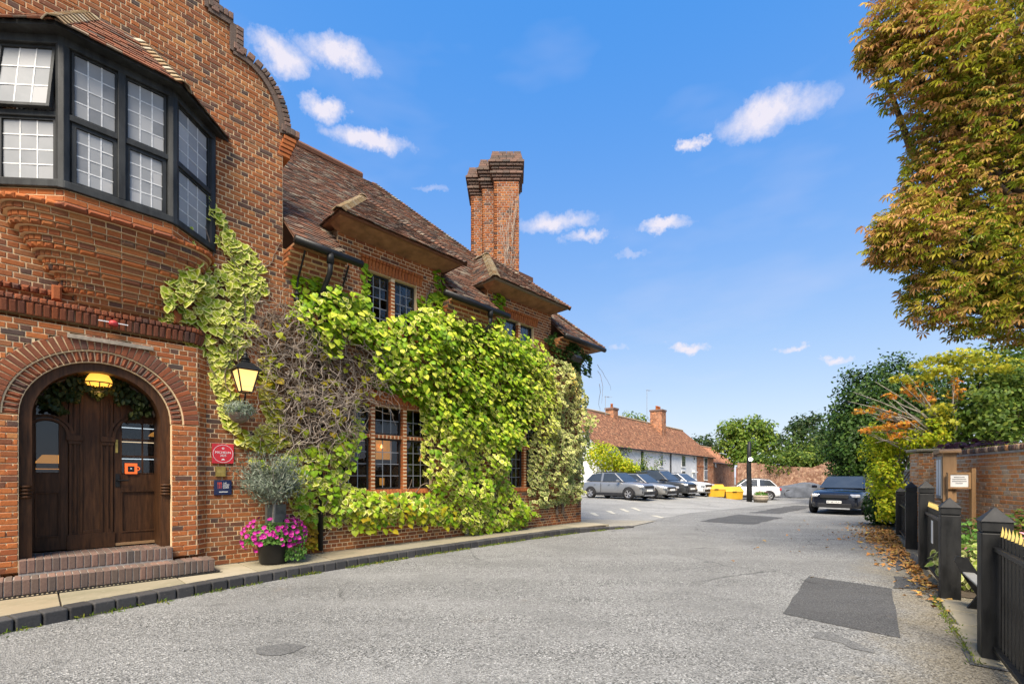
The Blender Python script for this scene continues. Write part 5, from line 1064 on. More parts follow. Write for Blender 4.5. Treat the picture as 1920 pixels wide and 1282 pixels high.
# bench behind the gap
bn = on_fen('bench', -.12, -.05, label='dark slatted bench standing on flagstones behind the gap in the railings', cat='bench')
for k in range(4): MB().box(.0, 2.2, -.14 * k - .11, -.14 * k, .43 - .005 * k, .455 - .005 * k).build('seat_slat', M['iron_worn'] if k else M['grey_box'], bn, bevel=.01)
for k in range(3): MB().box(.0, 2.2, -.62 - .03 * k, -.595 - .03 * k, .56 + .13 * k, .66 + .13 * k).build('back_slat', M['iron_worn'], bn, bevel=.006)
for x in (.12, 2.08):
    MB().prism([(-.02, 0), (.1, .0), (.16, .1), (.3, .14), (.5, .12), (.62, .0), (.74, .0), (.66, .3), (.78, .98), (.72, 1.0), (.6, .45), (.1, .43), (.0, .62), (-.1, .64), (-.12, .58), (-.04, .4), (.08, .18)], -.03, .03).build('leg', M['iron'], bn).matrix_local = Matrix.Translation((x, -.05, 0)) @ Matrix.Rotation(R(-90), 4, 'Z')
fs = on_fen('flagstones', 0, kind='structure')
for i in range(4):
    x0 = -.25 + i * .66; e0, e1 = .12 + random.uniform(-.03, .05), .12 + random.uniform(-.03, .05)
    MB().slab([(x0 + .01, e0), (x0 + .64, e1), (x0 + .645, -.45), (x0 + .01, -.45)][::-1], -.02, .02 + random.uniform(0, .006)).build('paving_slab', M['stone_slab'], fs, bevel=.012)
    MB().slab([(x0 + .01, -.465), (x0 + .645, -.465), (x0 + .645, -1.15), (x0 + .01, -1.15)][::-1], -.02, .02 + random.uniform(0, .006)).build('paving_slab', M['stone_slab'], fs, bevel=.012)
n = 500; P = FEN.to_world(np.stack([RNG.uniform(-.3, 2.5, n), .15 + RNG.normal(0, .03, n), RNG.uniform(0, .03, n)], 1)); scatter('slab_weeds', None, SLIM, P, RNG.normal(0, 1, (n, 3)), RNG.normal(0, .6, (n, 3)) + np.array([0, 0, -1]), RNG.uniform(.025, .06, n), 'weed', label='moss and weeds along the ragged edge of the flagstones by the bench', cat='weeds')
sheet('garden_bed', [fw(-4, -1.0)[:2], fw(2.6, -.9)[:2], fw(2.7, -.12)[:2], fw(14, -.12)[:2], fw(16, -9)[:2], fw(-4, -9)[:2]], 'soil', .012)
# brick garden wall
GW = Frame(7.35, 4.7, 23.0)
gw_ = empty('garden_wall', (7.35, 4.7, 0), GW.rz, label='old orange brick garden wall behind the railings, with a moss grown coping', cat='wall')
BW = Pieces(GW)
wall_fill(BW, 'wall_face', 'brick_old', gw_, [rect(-6.9, 3.2, .02, 2.02)], ex=(-1, 0, 0), z0=.02, mortar='mortar_pale', thick=.32, seed=90)
cpp = MB().box(-3.2, 6.9, -.34, .03, 2.02, 2.06).build('coping', M['mortar_grey'], gw_)
for k in range(92): BW.add(cpp, 'brick_dark' if k % 3 else 'brick_old', (6.9 - 10.1 * (k + .5) / 92, .05, 2.115), (-1, 0, 0), (0, 0, 1), .1, .105, .4, .02)
BW.finish(300, 'brick', 'brickwork')
mcl = RNG.uniform(0, 1, (1600, 3)); P = GW.to_world(np.stack([-3.2 + 10.1 * mcl[:, 0], -.35 + .42 * mcl[:, 1], 2.165 + .02 * mcl[:, 2]], 1)); o = scatter('moss', gw_, SLIM, P * 0 + np.stack([-3.2 + 10.1 * mcl[:, 0], -.35 + .42 * mcl[:, 1], 2.165 + .02 * mcl[:, 2]], 1), RNG.normal(0, 1, (1600, 3)), RNG.normal(0, .6, (1600, 3)) + np.array([0, 0, -1]), .05, 'weed')
PRX, PRY = 10.25, 11.45
pier = empty('brick_pier', (PRX, PRY, 0), GW.rz, label='pale brick gate pier with a flat stone cap at the end of the garden wall', cat='pier'); PI_ = Frame(PRX, PRY, 23.0); BP = Pieces(PI_)
for a in range(4):
    an = 90 * a; ex = Vector((math.cos(R(an)), math.sin(R(an)), 0)); nn = ex.cross(Vector((0, 0, 1))); wall_fill(BP, 'pier_face', 'brick_old', pier, [rect(-.26, .26, .0, 2.2)], o=tuple(nn * .26), ex=tuple(ex), z0=0, mortar='mortar_pale', thick=.1, seed=95 + a, bl=.21)
BP.finish(60, 'brick', 'brickwork'); MB().box(-.33, .33, -.33, .33, 2.2, 2.27).build('stone_cap', M['stone_slab'], pier, bevel=.02)
# flint wall beyond the pier
FLW = Frame(PRX + .2, PRY + .3, 36.6)
fl_ = empty('flint_wall', (PRX + .2, PRY + .3, 0), FLW.rz, label='flint and mortar wall running back from the brick pier', cat='wall'); MB().box(0, 7, -.35, -.03, -.05, 1.75).build('core', M['mortar_grey'], fl_)
ft = MB()
plain('flint', (.3, .29, .27), .6, var=.7, scale=30)
for i in range(70):
    for j in range(22):
        x_, z_, r_ = .05 + i * .1 + random.uniform(-.03, .03) + (j % 2) * .05, .04 + j * .08 + random.uniform(-.02, .02), random.uniform(.03, .046); b8 = [(x_ + r_ * 1.2 * math.cos(6.283 * k / 6), -.02, z_ + r_ * math.sin(6.283 * k / 6)) for k in range(6)]
        ft.add(b8 + [(x_, .02 + random.uniform(-.01, .01), z_)], [(k, (k + 1) % 6, 6) for k in range(6)])
ft.build('flints', M['flint'], fl_, kind='stuff'); MB().box(0, 7, -.4, .04, 1.75, 1.84).build('coping', M['stone_slab'], fl_, bevel=.02)
# oak notice cabinet and small framed sign
NX, NY, _ = wpt(1762, 893, 9.5)
nb = empty('notice_cabinet', (NX, NY, 0), FEN.rz, label='oak notice cabinet on posts behind the gate post', cat='notice board')
MB().box(-.42, .36, -.2, .0, 1.1, 2.06).build('cabinet', M['oak_sign'], nb, bevel=.006); 
for a, c in ((-.38, -.04), (-.02, .32)): d = MB().box(a, c, .002, .02, 1.16, 2.0).build('door', M['oak_grey'], nb, bevel=.004); MB().box(a + .05, c - .05, .021, .026, 1.22, 1.94).build('notice_panel', M['white_paint'], d)
MB().prism([(-.5, 2.06), (.44, 2.06), (.44, 2.1), (.36, 2.14), (-.42, 2.14), (-.5, 2.1)], -.26, .06).build('canopy', M['oak_sign'], nb, bevel=.006)
for x in (-.3, .22): MB().box(x - .05, x + .05, -.15, -.05, -.05, 1.1).build('post', M['oak_sign'], nb)
SX, SY, _ = wpt(1798, 893, 9.0)
sg = empty('framed_sign', (SX, SY, 0), R(-12), label='small oak framed white sign on a post before the garden wall', cat='sign')
MB().box(-.19, .19, .0, .03, 1.36, 1.68).build('backboard', M['oak_sign'], sg)
for q in ((-.19, -.15, 1.36, 1.68), (.15, .19, 1.36, 1.68), (-.15, .15, 1.36, 1.4), (-.15, .15, 1.64, 1.68)): MB().box(q[0], q[1], -.02, .0, q[2], q[3]).build('frame', M['oak_sign'], sg, bevel=.003)
MB().box(-.15, .15, -.006, -.001, 1.4, 1.64).build('panel', M['white_paint'], sg)
for k, (w_, z_) in enumerate(((.09, 1.58), (.115, 1.54), (.12, 1.5), (.06, 1.46))): MB().box(-w_, w_, -.0085, -.0062, z_, z_ + .016).build('text_line', M['lead'], sg)
MB().box(.2, .27, -.02, .06, -.05, 1.76).build('post', M['oak_sign'], sg, bevel=.004); MB().box(-.16, -.09, .032, .08, -.05, 1.6).build('post', M['oak_sign'], sg)
# garden plants between railings and wall
def clump(name, label, X, Y, z, rx, ry, rz, n, mat, size, T=OVAL, cat='plant', flowers=None, upb=.4):
    o = empty(name, (X, Y, 0), 0, label=label, cat=cat); d = nrm(RNG.normal(0, 1, (n, 3))); P = np.array([0, 0, z]) + d * np.array([rx, ry, rz]) * RNG.uniform(.35, 1, (n, 1)) ** .6; P[:, 2] = np.maximum(P[:, 2], .02)
    scatter('leaves', o, T, P, d + RNG.normal(0, .5, (n, 3)) + np.array([0, 0, upb]), d + RNG.normal(0, .6, (n, 3)) - np.array([0, 0, .5]), size * RNG.uniform(.7, 1.2, n), mat)
    b = MB()
    for k in range(9): a = k * .7; b.tube([(0, 0, 0), (rx * .4 * math.cos(a), ry * .4 * math.sin(a), z * .6), (rx * .75 * math.cos(a), ry * .75 * math.sin(a), z + rz * .5)], [.012, .008, .004], 5)
    b.build('stems', M['twig'], o, kind='stuff')
    if flowers:
        mt, nf, sz = flowers
        key = 'flower_' + mt; fm_ = bpy.data.meshes.get(key)
        if fm_ is None: fm_ = MB().add([(0, 0, -.015)] + [(.05 * math.cos(6.283 * i / 8) * (1 if i % 2 else .8), .05 * math.sin(6.283 * i / 8) * (1 if i % 2 else .8), .012) for i in range(8)], [(0, 1 + i, 1 + (i + 1) % 8) for i in range(8)]).mesh(key, M[mt])
        for k in range(nf):
            d_ = Vector((random.gauss(0, 1), random.gauss(-.3, 1), abs(random.gauss(0, .7)))).normalized(); f = link('flower', fm_, o); f.matrix_local = Matrix.Translation((d_.x * rx, d_.y * ry, z + d_.z * rz * 1.08)) @ d_.to_track_quat('Z', 'Y').to_matrix().to_4x4() @ Matrix.Scale(sz, 4)
    return o
plain('petal_pink', (.7, .28, .36), .6, var=.2); plain('petal_cream', (.72, .66, .42), .6, var=.2)
leafmat('hosta', [(0, (.2, .3, .04)), (.5, (.32, .4, .07)), (1, (.42, .46, .16))], (.55, .55, .25), .6, .8)
P1 = wpt(1828, 1000, 6.6); clump('hosta', 'pale green hosta behind the bench gap', P1[0], P1[1], .3, .5, .5, .4, 420, 'hosta', .13)
P1 = wpt(1890, 970, 6.8); clump('flowering_shrub', 'pink and cream flowering shrub under the garden wall', P1[0], P1[1], .42, .5, .4, .36, 600, 'leaf_fresh', .07, flowers=('petal_pink', 12, .9))
P1 = wpt(1840, 960, 7.6); clump('flowering_shrub', 'cream flowered shrub below the framed sign', P1[0], P1[1], .6, .4, .35, .36, 500, 'leaf_fresh', .07, flowers=('petal_cream', 9, .75))
P1 = wpt(1915, 920, 7.2); clump('garden_shrub', 'dark leafy shrub against the garden wall at the picture edge', P1[0], P1[1], .6, .35, .35, .5, 450, 'shrub_green', .08)
MB().tube([(0, 0, -.05), (0, 0, .95)], .02, 8).build('stake_post', M['iron'], on_fen('garden_rail', 1.9, -1.35, label='thin black garden rail on a stake before the hosta', cat='rail')); MB().tube([(-2.5, 0, .86), (2.0, 0, .86)], .014, 6).build('rail', M['iron'], bpy.data.objects['garden_rail'])

# ------------------------------------------------------------------ trees
def limbs(root, base, tips, r0, mat='bark', trunk_top=None, name='trunk', n=8):
    b = MB(); bz = Vector(base); tt = Vector(trunk_top) if trunk_top else bz + Vector((0, 0, 2)); b.tube([bz - Vector((0, 0, .2)), bz.lerp(tt, .3) + Vector((.03, 0, 0)), bz.lerp(tt, .7), tt], [r0 * 1.25, r0, r0 * .85, r0 * .7], 10); b.build(name, M[mat], root, smooth=True)
    b = MB()
    for t_ in tips:
        t_ = Vector(t_); s_ = bz.lerp(tt, random.uniform(.7, 1)); m = s_.lerp(t_, .5) + Vector((random.gauss(0, .15), random.gauss(0, .15), random.gauss(.2, .15))) * (t_ - s_).length * .25
        b.tube([s_, s_.lerp(m, .5), m, m.lerp(t_, .5) + Vector([random.gauss(0, .05) for _ in range(3)]), t_], [r0 * .5, r0 * .4, r0 * .28, r0 * .16, r0 * .05], n - 2)
    b.build('limbs', M[mat], root, smooth=True, kind='stuff')
def crown(root, blobs, mat, size, T=OVAL, k=14, spread=.3, up=.3, droop=.5, name='crown', rshift=None):
    P, N, D = [], [], []
    for (cx, cy, cz, rx, ry, rz, n) in blobs:
        sub = nrm(RNG.normal(0, 1, (k, 3))) * RNG.uniform(.45, .95, (k, 1)); idx = RNG.integers(0, k, n); d = sub[idx] + RNG.normal(0, spread, (n, 3)); ln = np.linalg.norm(d, axis=1, keepdims=True); d = np.where(ln > 1.12, d / ln * 1.12, d)
        P.append(np.array([cx, cy, cz]) + d * np.array([rx, ry, rz])); o = nrm(d); N.append(o + RNG.normal(0, .55, (n, 3)) + np.array([0, 0, up])); D.append(o * .6 + RNG.normal(0, .5, (n, 3)) - np.array([0, 0, droop]))
    P = np.concatenate(P); n = len(P); P[:, 2] = np.maximum(P[:, 2], .03); return scatter(name, root, T, P, np.concatenate(N), np.concatenate(D), size * RNG.uniform(.65, 1.25, n), mat)
def tree(name, label, base, tt, r0, blobs, mat, size, T=OVAL, cat='tree', bark='bark', **k):
    o = empty(name, (0, 0, 0), 0, label=label, cat=cat); limbs(o, base, [(b[0], b[1], b[2]) for b in blobs] + [(b[0] + random.uniform(-.6, .6) * b[3], b[1] + random.uniform(-.6, .6) * b[4], b[2] + random.uniform(-.3, .6) * b[5]) for b in blobs for _ in range(2)], r0, bark, tt); crown(o, blobs, mat, size, T, **k); return o
def bl(px, py, Y, r, n, ry=None, rz=None): X, Y_, Z = wpt(px, py, Y); return (X, Y_, Z, r, ry or r, rz or r, n)
# horse chestnut: seven fingered leaves, browning at the edges
cv, cf, ce = [], [], []
for k, a in enumerate((-115, -75, -38, 0, 38, 75, 115)):
    ln = 1. - .0035 * abs(a); c_, s_ = math.cos(R(a)), math.sin(R(a)); w = .135 * ln
    pts = [(0, 0, 0, 0), (-w * .55, -.45 * ln, .05, .7), (-w, -.68 * ln, .0, .9), (0, -ln, -.28, 1.), (w, -.68 * ln, .0, .9), (w * .55, -.45 * ln, .05, .7), (0, -.55 * ln, -.07, .1)]
    b0 = len(cv)
    for x_, y_, z_, e_ in pts: cv.append((x_ * c_ - y_ * s_, x_ * s_ + y_ * c_, z_ - .12 * abs(math.sin(R(a) / 2)))); ce.append(e_)
    cf += [(b0, b0 + 1, b0 + 6), (b0 + 1, b0 + 2, b0 + 6), (b0 + 2, b0 + 3, b0 + 6), (b0 + 3, b0 + 4, b0 + 6), (b0 + 4, b0 + 5, b0 + 6), (b0 + 5, b0, b0 + 6)]
PALM = (np.array(cv), np.array(cf), np.array(ce))
ch_t = empty('horse_chestnut_tree', (0, 0, 0), 0, label='large horse chestnut with browning autumn leaves overhanging the lane', cat='tree')
cbl = [bl(1690, 50, 7.2, .62, 210), bl(1650, 95, 7.4, .34, 80), bl(1760, 115, 7.0, .8, 330), bl(1860, 60, 7.0, .9, 330), bl(1785, 240, 7.2, .68, 260), bl(1880, 220, 7.3, .9, 300), bl(1760, 335, 7.3, .6, 220), bl(1860, 360, 7.5, .9, 300), bl(1712, 430, 7.2, .62, 210), bl(1675, 455, 7.3, .4, 90),
       bl(1800, 470, 7.5, .85, 280), bl(1900, 490, 7.5, .8, 260), bl(1755, 555, 7.4, .52, 130), bl(1835, 580, 7.6, .55, 120), bl(1915, 590, 7.8, .55, 110), bl(1735, -90, 7.2, .9, 150), bl(1860, -120, 7.2, 1.1, 130), bl(2010, 100, 7.5, 1.2, 90), bl(2010, 330, 7.8, 1.2, 90), bl(2020, 520, 8, 1.0, 40), bl(2110, 180, 8.0, 1.2, 25), bl(2000, -100, 8, 1.4, 30)]
limbs(ch_t, (11.4, 8.6, 0), [(b[0] + .3, b[1] + .2, b[2]) for b in cbl] + [(b[0] + random.uniform(-.4, .2) * b[3], b[1], b[2] + random.uniform(-.5, .5) * b[5]) for b in cbl for _ in range(2)], .34, 'bark', (11.0, 8.4, 4.6))
P, N, D = [], [], []
for (cx, cy, cz, rx, ry, rz, n) in cbl:
    n = int(n * 3.2); d = nrm(RNG.normal(0, 1, (n, 3))) * RNG.uniform(.25, 1.0, (n, 1)) ** .5 * RNG.uniform(.8, 1.12, (n, 1)); P.append(np.array([cx, cy, cz]) + d * np.array([rx, ry * .9, rz]))
    N.append(np.stack([RNG.normal(-.45, .4, n), RNG.normal(-.55, .4, n), RNG.normal(.75, .35, n)], 1)); D.append(np.stack([RNG.normal(-.75, .35, n), RNG.normal(-.25, .4, n), RNG.normal(-.42, .28, n)], 1))
P = np.concatenate(P); scatter('crown', ch_t, PALM, P, np.concatenate(N), np.concatenate(D), RNG.uniform(.07, .15, len(P)), 'chestnut', rnd=np.clip(RNG.random(len(P)) * .72 + .3 * (clumps(P[:, 0] * 1.5 + P[:, 1], P[:, 2]) - .35) + .26 * np.clip((7.0 - P[:, 0]) / 1.6, 0, 1), 0, .99))
# clipped conifer, maple, shrubs behind the wall
cf_ = tree('conifer', 'dark green rounded conifer standing beyond the flint wall', (19.8, 25.5, 0), (19.8, 25.5, 4), .3, [(19.6, 25.2, 3.4, 2.7, 2.4, 3.4, 16000), (20.2, 25.4, 5.2, 2.5, 2.3, 3.0, 13000), (17.9, 24.6, 2.6, 1.2, 1.2, 2.6, 6000), (22.3, 26, 5.2, 2.2, 2.2, 3.2, 8000), (24.6, 27, 4.6, 2.2, 2.2, 3.6, 5000)], 'conifer', .16, OVAL, k=220, spread=.1, up=.1, droop=-.3)
mp = tree('maple_tree', 'maple with sparse orange and yellow leaves leaning over the flint wall', (12.6, 13.2, 0), (12.5, 13.2, 2.6), .09, [bl(1620, 808, 13.8, .22, 45, rz=.1), bl(1655, 800, 13.6, .32, 80, rz=.12), bl(1695, 797, 13.5, .34, 80, rz=.12), bl(1612, 770, 13.9, .2, 30, rz=.08), bl(1640, 768, 13.8, .2, 35, rz=.1), bl(1672, 778, 13.6, .34, 75, rz=.13), bl(1668, 745, 13.6, .2, 30, rz=.1), bl(1712, 728, 13.4, .32, 75, rz=.2), bl(1730, 738, 13.4, .28, 55), bl(1740, 748, 13.3, .2, 30), bl(1795, 738, 13.0, .22, 40), bl(1790, 718, 13.0, .15, 25), bl(1680, 815, 13.3, .25, 45, rz=.12)], 'maple_orange', .10, STAR, bark='bark_grey', k=8)
crown(mp, [bl(1705, 708, 13.4, .4, 130, rz=.12), bl(1745, 700, 13.2, .55, 190, rz=.16), bl(1790, 690, 13.0, .6, 220, rz=.2), bl(1740, 678, 13.4, .45, 130, rz=.15), bl(1830, 672, 13, .6, 230, rz=.2), bl(1780, 668, 13.2, .5, 160, rz=.16), bl(1870, 690, 12.8, .55, 170, rz=.2), bl(1750, 765, 13.0, .35, 110), bl(1775, 790, 12.8, .3, 80)], 'maple_yellow', .11, STAR, k=10, name='yellow_leaves')
b = MB()
for px, py, Y in ((1600, 735, 13.9), (1590, 752, 14), (1606, 800, 13.9), (1640, 715, 13.7), (1625, 760, 13.8), (1650, 785, 13.7), (1700, 700, 13.4), (1690, 720, 13.4), (1640, 830, 13.6)):
    e = Vector(wpt(px, py, Y)); s_ = Vector((12.4, 13.2, 2.7)); b.tube([s_, s_.lerp(e, .35) + Vector((0, 0, .15)), s_.lerp(e, .7) + Vector((0, 0, .1)), e], [.035, .022, .014, .005], 5)
b.build('branches', M['bark_grey'], mp, smooth=True, kind='stuff')
tree('holly_tree', 'dense mid green tree rising behind the garden wall', (14.4, 13.6, 0), (14.4, 13.6, 2.6), .16, [bl(1850, 770, 13.4, 1.25, 3000), bl(1905, 730, 13.4, 1.2, 2600), bl(1800, 790, 13.2, .75, 1500), bl(1880, 815, 12.8, .9, 1500), bl(1960, 770, 13.4, 1.4, 2000), bl(1840, 705, 13.8, .85, 1200), bl(1760, 800, 13.4, .55, 700)], 'shrub_green', .115, OVAL, k=22, spread=.22)
tree('lime_tree', 'bright green tree top between the holly and the chestnut', (19.5, 17, 0), (19.5, 17, 4), .2, [bl(1915, 690, 17, .8, 900), bl(1890, 720, 17.3, .7, 600), bl(1975, 690, 17, 1.5, 1500)], 'tree_mid', .15, OVAL)
clump('purple_shrub', 'dark purple leaved shrub just above the wall coping', *wpt(1845, 830, 10.4)[:2], 2.2, 1.0, .5, .22, 480, 'leaf_purple', .13, cat='shrub')
ys_ = tree('yellow_shrub', 'yellow green climbing shrub spilling over the flint wall to the lane', (11.9, 14.3, 0), (11.7, 14.2, 1.2), .05, [bl(1690, 830, 14.0, .75, 1900, rz=.5), bl(1650, 850, 14.2, .5, 900, rz=.5), bl(1665, 900, 13.9, .55, 1300, rz=.65), bl(1672, 950, 13.7, .42, 900, rz=.5), bl(1735, 815, 13.2, .6, 900, rz=.4), bl(1640, 815, 14.3, .35, 350)], 'shrub_yellow', .085, OVAL, cat='shrub', bark='twig', k=26, spread=.2)
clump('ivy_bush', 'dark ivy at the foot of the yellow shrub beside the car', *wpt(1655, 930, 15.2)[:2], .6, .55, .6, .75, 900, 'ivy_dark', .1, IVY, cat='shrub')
# ------------------------------------------------------------------ cars
def paint(name, col, metal=.3, rough=.35): plain(name, col, rough, metal, .5, coat=.8, var=.05, scale=2)
paint('paint_grey', (.27, .275, .28), .6); paint('paint_silver', (.36, .355, .34), .6); paint('paint_charcoal', (.045, .048, .052), .5); paint('paint_white', (.72, .73, .74), 0.); paint('paint_navy', (.008, .011, .021), .3, .25)
plain('tyre', (.016, .016, .017), .85, var=.3); plain('car_glass', (.03, .035, .04), .06, .0, 1., var=.2, scale=2); plain('trim_black', (.02, .02, .022), .5, var=.2); plain('lamp_clear', (.55, .57, .6), .12, .3, .8, var=.3, scale=20); plain('lamp_red', (.42, .012, .015), .2, coat=.5); plain('plate_white', (.75, .75, .72), .5, var=.05); plain('alloy', (.5, .5, .51), .35, .7, var=.15); plain('skid', (.32, .33, .34), .5, .3)
def car(name, label, X, Y, z, hd, L, W, H, wr, pmat, prof, cab, plate=None, dark_lower=True, front=None, rear=None, badge=None):
    """prof: top line of the lower body [(x, ztop, halfwidth)] nose to tail, as fractions of L, m, of W/2; cab: (xA windscreen base, xB roof front, xC roof rear, xD tail glass base, belt z)"""
    o = empty(name, (X, Y, z), math.atan2(hd[1], hd[0]), label=label, cat='car', group='cars'); del o['group']
    w2 = W / 2; gc = wr * .62; st = []
    for fx, zt, fwid, zl in prof:
        w = w2 * fwid; x = fx * L; zl = gc + zl
        half = [(0, zl), (w * .82, zl), (w * .97, zl + .08), (w, zl + .35 * (zt - zl)), (w * .985, zl + .72 * (zt - zl)), (w * .93, zt - .03), (w * .8, zt), (0, zt + .025)]
        st.append([(x, y, q) for y, q in half] + [(x, -y, q) for y, q in half[-2:0:-1]])
    n = len(st[0]); b = MB(); V = [p for s_ in st for p in s_]; b.add(V, [(i * n + k, (i + 1) * n + k, (i + 1) * n + (k + 1) % n, i * n + (k + 1) % n) for i in range(len(st) - 1) for k in range(n)] + [tuple(range(n))[::-1][::-1], tuple((len(st) - 1) * n + k for k in range(n))[::-1]])
    body = b.build('body', M[pmat], o, smooth=True); m = body.modifiers.new('sub', 'SUBSURF'); m.levels = 2; m.render_levels = 2
    xA, xB, xC, xD, zb = cab; xA, xB, xC, xD = (v * L for v in (xA, xB, xC, xD)); wb, wr_ = w2 * .90, w2 * .70; zr = H - .03
    A, B, C, D = (xA, wb * .93, zb), (xB, wr_ * .97, zr), (xC, wr_ * .95, zr - .04), (xD, wb * .9, zb + .02); mx = (xB + xC) / 2; Mi = (mx, wr_, zr + .03); Mb = (mx, wb, zb)
    mi = lambda p: (p[0], -p[1], p[2])
    cbn = MB().add([A, B, Mi, C, D, Mb] + [mi(p) for p in (A, B, Mi, C, D, Mb)], [(0, 5, 2, 1), (5, 4, 3, 2), (6, 7, 8, 11), (11, 8, 9, 10), (0, 1, 7, 6), (1, 2, 8, 7), (2, 3, 9, 8), (3, 4, 10, 9), (0, 6, 11, 10, 4, 5)])
    cbn.build('cabin', M[pmat], o, bevel=.05)
    def panel_(name_, P, mat, inset=.12, off=.014, parent=o):
        P = [Vector(p) for p in P]; c = sum(P, Vector()) / len(P); nn = (P[1] - P[0]).cross(P[2] - P[0]).normalized()
        mid_ = Vector((mx, 0, (zb + zr) / 2))
        if nn.dot(c - mid_) < 0: nn = -nn; P = P[::-1]
        Q = [p.lerp(c, inset) + nn * off for p in P]; k = len(Q); return MB().add(Q + [q - nn * .03 for q in Q], [tuple(range(k)), tuple(range(k, 2 * k))[::-1]] + [(i, i + k, (i + 1) % k + k, (i + 1) % k) for i in range(k)]).build(name_, M[mat], parent)
    panel_('windscreen', (A, B, mi(B), mi(A)), 'car_glass', .05, .006); panel_('rear_window', (D, C, mi(C), mi(D)), 'car_glass', .14)
    for f in (lambda p: p, mi):
        panel_('side_window', [f(p) for p in (A, B, Mi, Mb)], 'car_glass', .13); panel_('side_window', [f(p) for p in (Mb, Mi, C, D)], 'car_glass', .15)
    fa, ra = front or (.31 * L, -.31 * L)
    tyre = MB().lathe([(wr * .66, -.1), (wr * .92, -.11), (wr, -.085), (wr, .085), (wr * .92, .11), (wr * .66, .1)], (0, 0, 0), 24, 'y', False).mesh('wheel', M['tyre'], True)
    rb_ = MB().lathe([(wr * .66, -.09), (wr * .68, .085), (wr * .6, .08), (wr * .58, .03), (wr * .1, .03)], (0, 0, 0), 20, 'y', False)
    for k in range(5):
        a = k * 1.2566; 
        for da in (-.16, .16): rb_.bar((wr * .12 * math.cos(a), .06, wr * .12 * math.sin(a)), (wr * .63 * math.cos(a + da), .075, wr * .63 * math.sin(a + da)), wr * .1, .03, up=(0, 1, 0))
    rb_.lathe([(wr * .14, .03), (wr * .13, .075)], (0, 0, 0), 10, 'y'); rim = rb_.mesh('rim', M['alloy']); disc = MB().lathe([(wr * .6, .0), (wr * .6, .02)], (0, 0, 0), 16, 'y').mesh('brake_disc', M['trim_black'])
    arch_ = MB(); ring_prism(arch_, 0, 0, wr * 1.0, wr * 1.2, -.05, .02, -8, 188, 16); arch_.lathe([(wr * 1.05, -.06), (wr * 1.05, .0)], (0, 0, 0), 24, 'y'); am = arch_.mesh('wheel_arch', M['trim_black'])
    for x in (fa, ra):
        for s_ in (1, -1):
            q = link('wheel', tyre, o); q.matrix_local = Matrix.Translation((x, s_ * (w2 - .055), wr)) @ (Matrix.Identity(4) if s_ > 0 else Matrix.Rotation(math.pi, 4, 'Z')); link('rim', rim, q); link('brake_disc', disc, q)
            q = link('wheel_arch', am, o); q.matrix_local = Matrix.Translation((x, s_ * (w2 * .985), wr)) @ (Matrix.Identity(4) if s_ > 0 else Matrix.Rotation(math.pi, 4, 'Z'))
    for s_ in (1, -1):
        MB().box(-.07, .07, -.1, .1, -.06, .07).build('wing_mirror', M[pmat if dark_lower else 'trim_black'], o, bevel=.03).matrix_local = Matrix.Translation((xA - .12 * L * .5, s_ * (w2 + .08), zb + .06))
        MB().tube([(xB - .05, s_ * wr_ * .93, zr + .03), (mx, s_ * wr_ * .96, zr + .075), (xC + .1, s_ * wr_ * .92, zr + .02)], .018, 6).build('roof_rail', M['trim_black'], o)
        MB().box(ra + wr * 1.1, fa - wr * 1.1, s_ * w2 * .985 - .02, s_ * w2 * .985 + .02, gc - .02, gc + .16).build('sill', M['trim_black'], o, bevel=.01)
        MB().box(mx - .008, mx + .008, s_ * w2 - .012, s_ * w2 + .004, gc + .2, zb - .06).build('door_seam', M['trim_black'], o)
        for dx_ in (.14 * L, -.1 * L): MB().box(mx + dx_ - .09, mx + dx_ + .03, s_ * (w2 - .0) - .015, s_ * w2 + .02, zb - .16, zb - .13).build('door_handle', M[pmat], o, bevel=.006)
    hl = L / 2; zn = prof[1][1]
    for s_ in (1, -1):
        MB().box(-.13, .1, -.17, .17, -.065, .065).build('headlight', M['lamp_clear'], o, bevel=.03).matrix_local = Matrix.Translation((hl - .1, s_ * w2 * .68, zn - .1)) @ Matrix.Rotation(s_ * R(-26), 4, 'Z')
        MB().box(-.04, .04, -.13, .13, -.1, .08).build('tail_light', M['lamp_red'], o, bevel=.02).matrix_local = Matrix.Translation((-hl + .08, s_ * w2 * .78, prof[-2][1] - .14)) @ Matrix.Rotation(s_ * R(28), 4, 'Z')
        MB().box(-.02, .02, -.12, .12, -.06, .06).build('fog_light', M['trim_black'], o, bevel=.01).matrix_local = Matrix.Translation((hl - .06, s_ * w2 * .66, gc + .22)) @ Matrix.Rotation(s_ * R(-22), 4, 'Z')
    MB().box(hl - .05, hl + .022, -w2 * .5, w2 * .5, zn - .2, zn - .06).build('grille', M['trim_black'], o, bevel=.012); MB().box(hl - .08, hl + .018, -w2 * .6, w2 * .6, gc + .06, gc + .24).build('lower_grille', M['trim_black'], o, bevel=.015); MB().box(hl - .1, hl + .024, -w2 * .55, w2 * .55, gc - .0, gc + .06).build('skid_plate', M['skid'], o, bevel=.015)
    pp_ = MB().box(hl + .0, hl + .045, -.26, .26, gc + .25, gc + .36).build('number_plate', M['plate_white'], o); 
    if plate: text_obj('lettering', plate, .1, M['trim_black'], pp_, Matrix.Translation((hl + .047, 0, gc + .305)) @ Matrix.Rotation(R(90), 4, 'Z') @ Matrix.Rotation(R(90), 4, 'X'))
    MB().box(-hl - .03, -hl + .02, -.26, .26, zb - .32, zb - .21).build('number_plate', M['gold'], o)
    if badge: text_obj('lettering', badge, .085, M['chrome'], body, Matrix.Translation((hl - .16, 0, prof[2][1] + .045)) @ Matrix.Rotation(R(90), 4, 'Z') @ Matrix.Rotation(R(25), 4, 'X'), ext=.004)
    return o
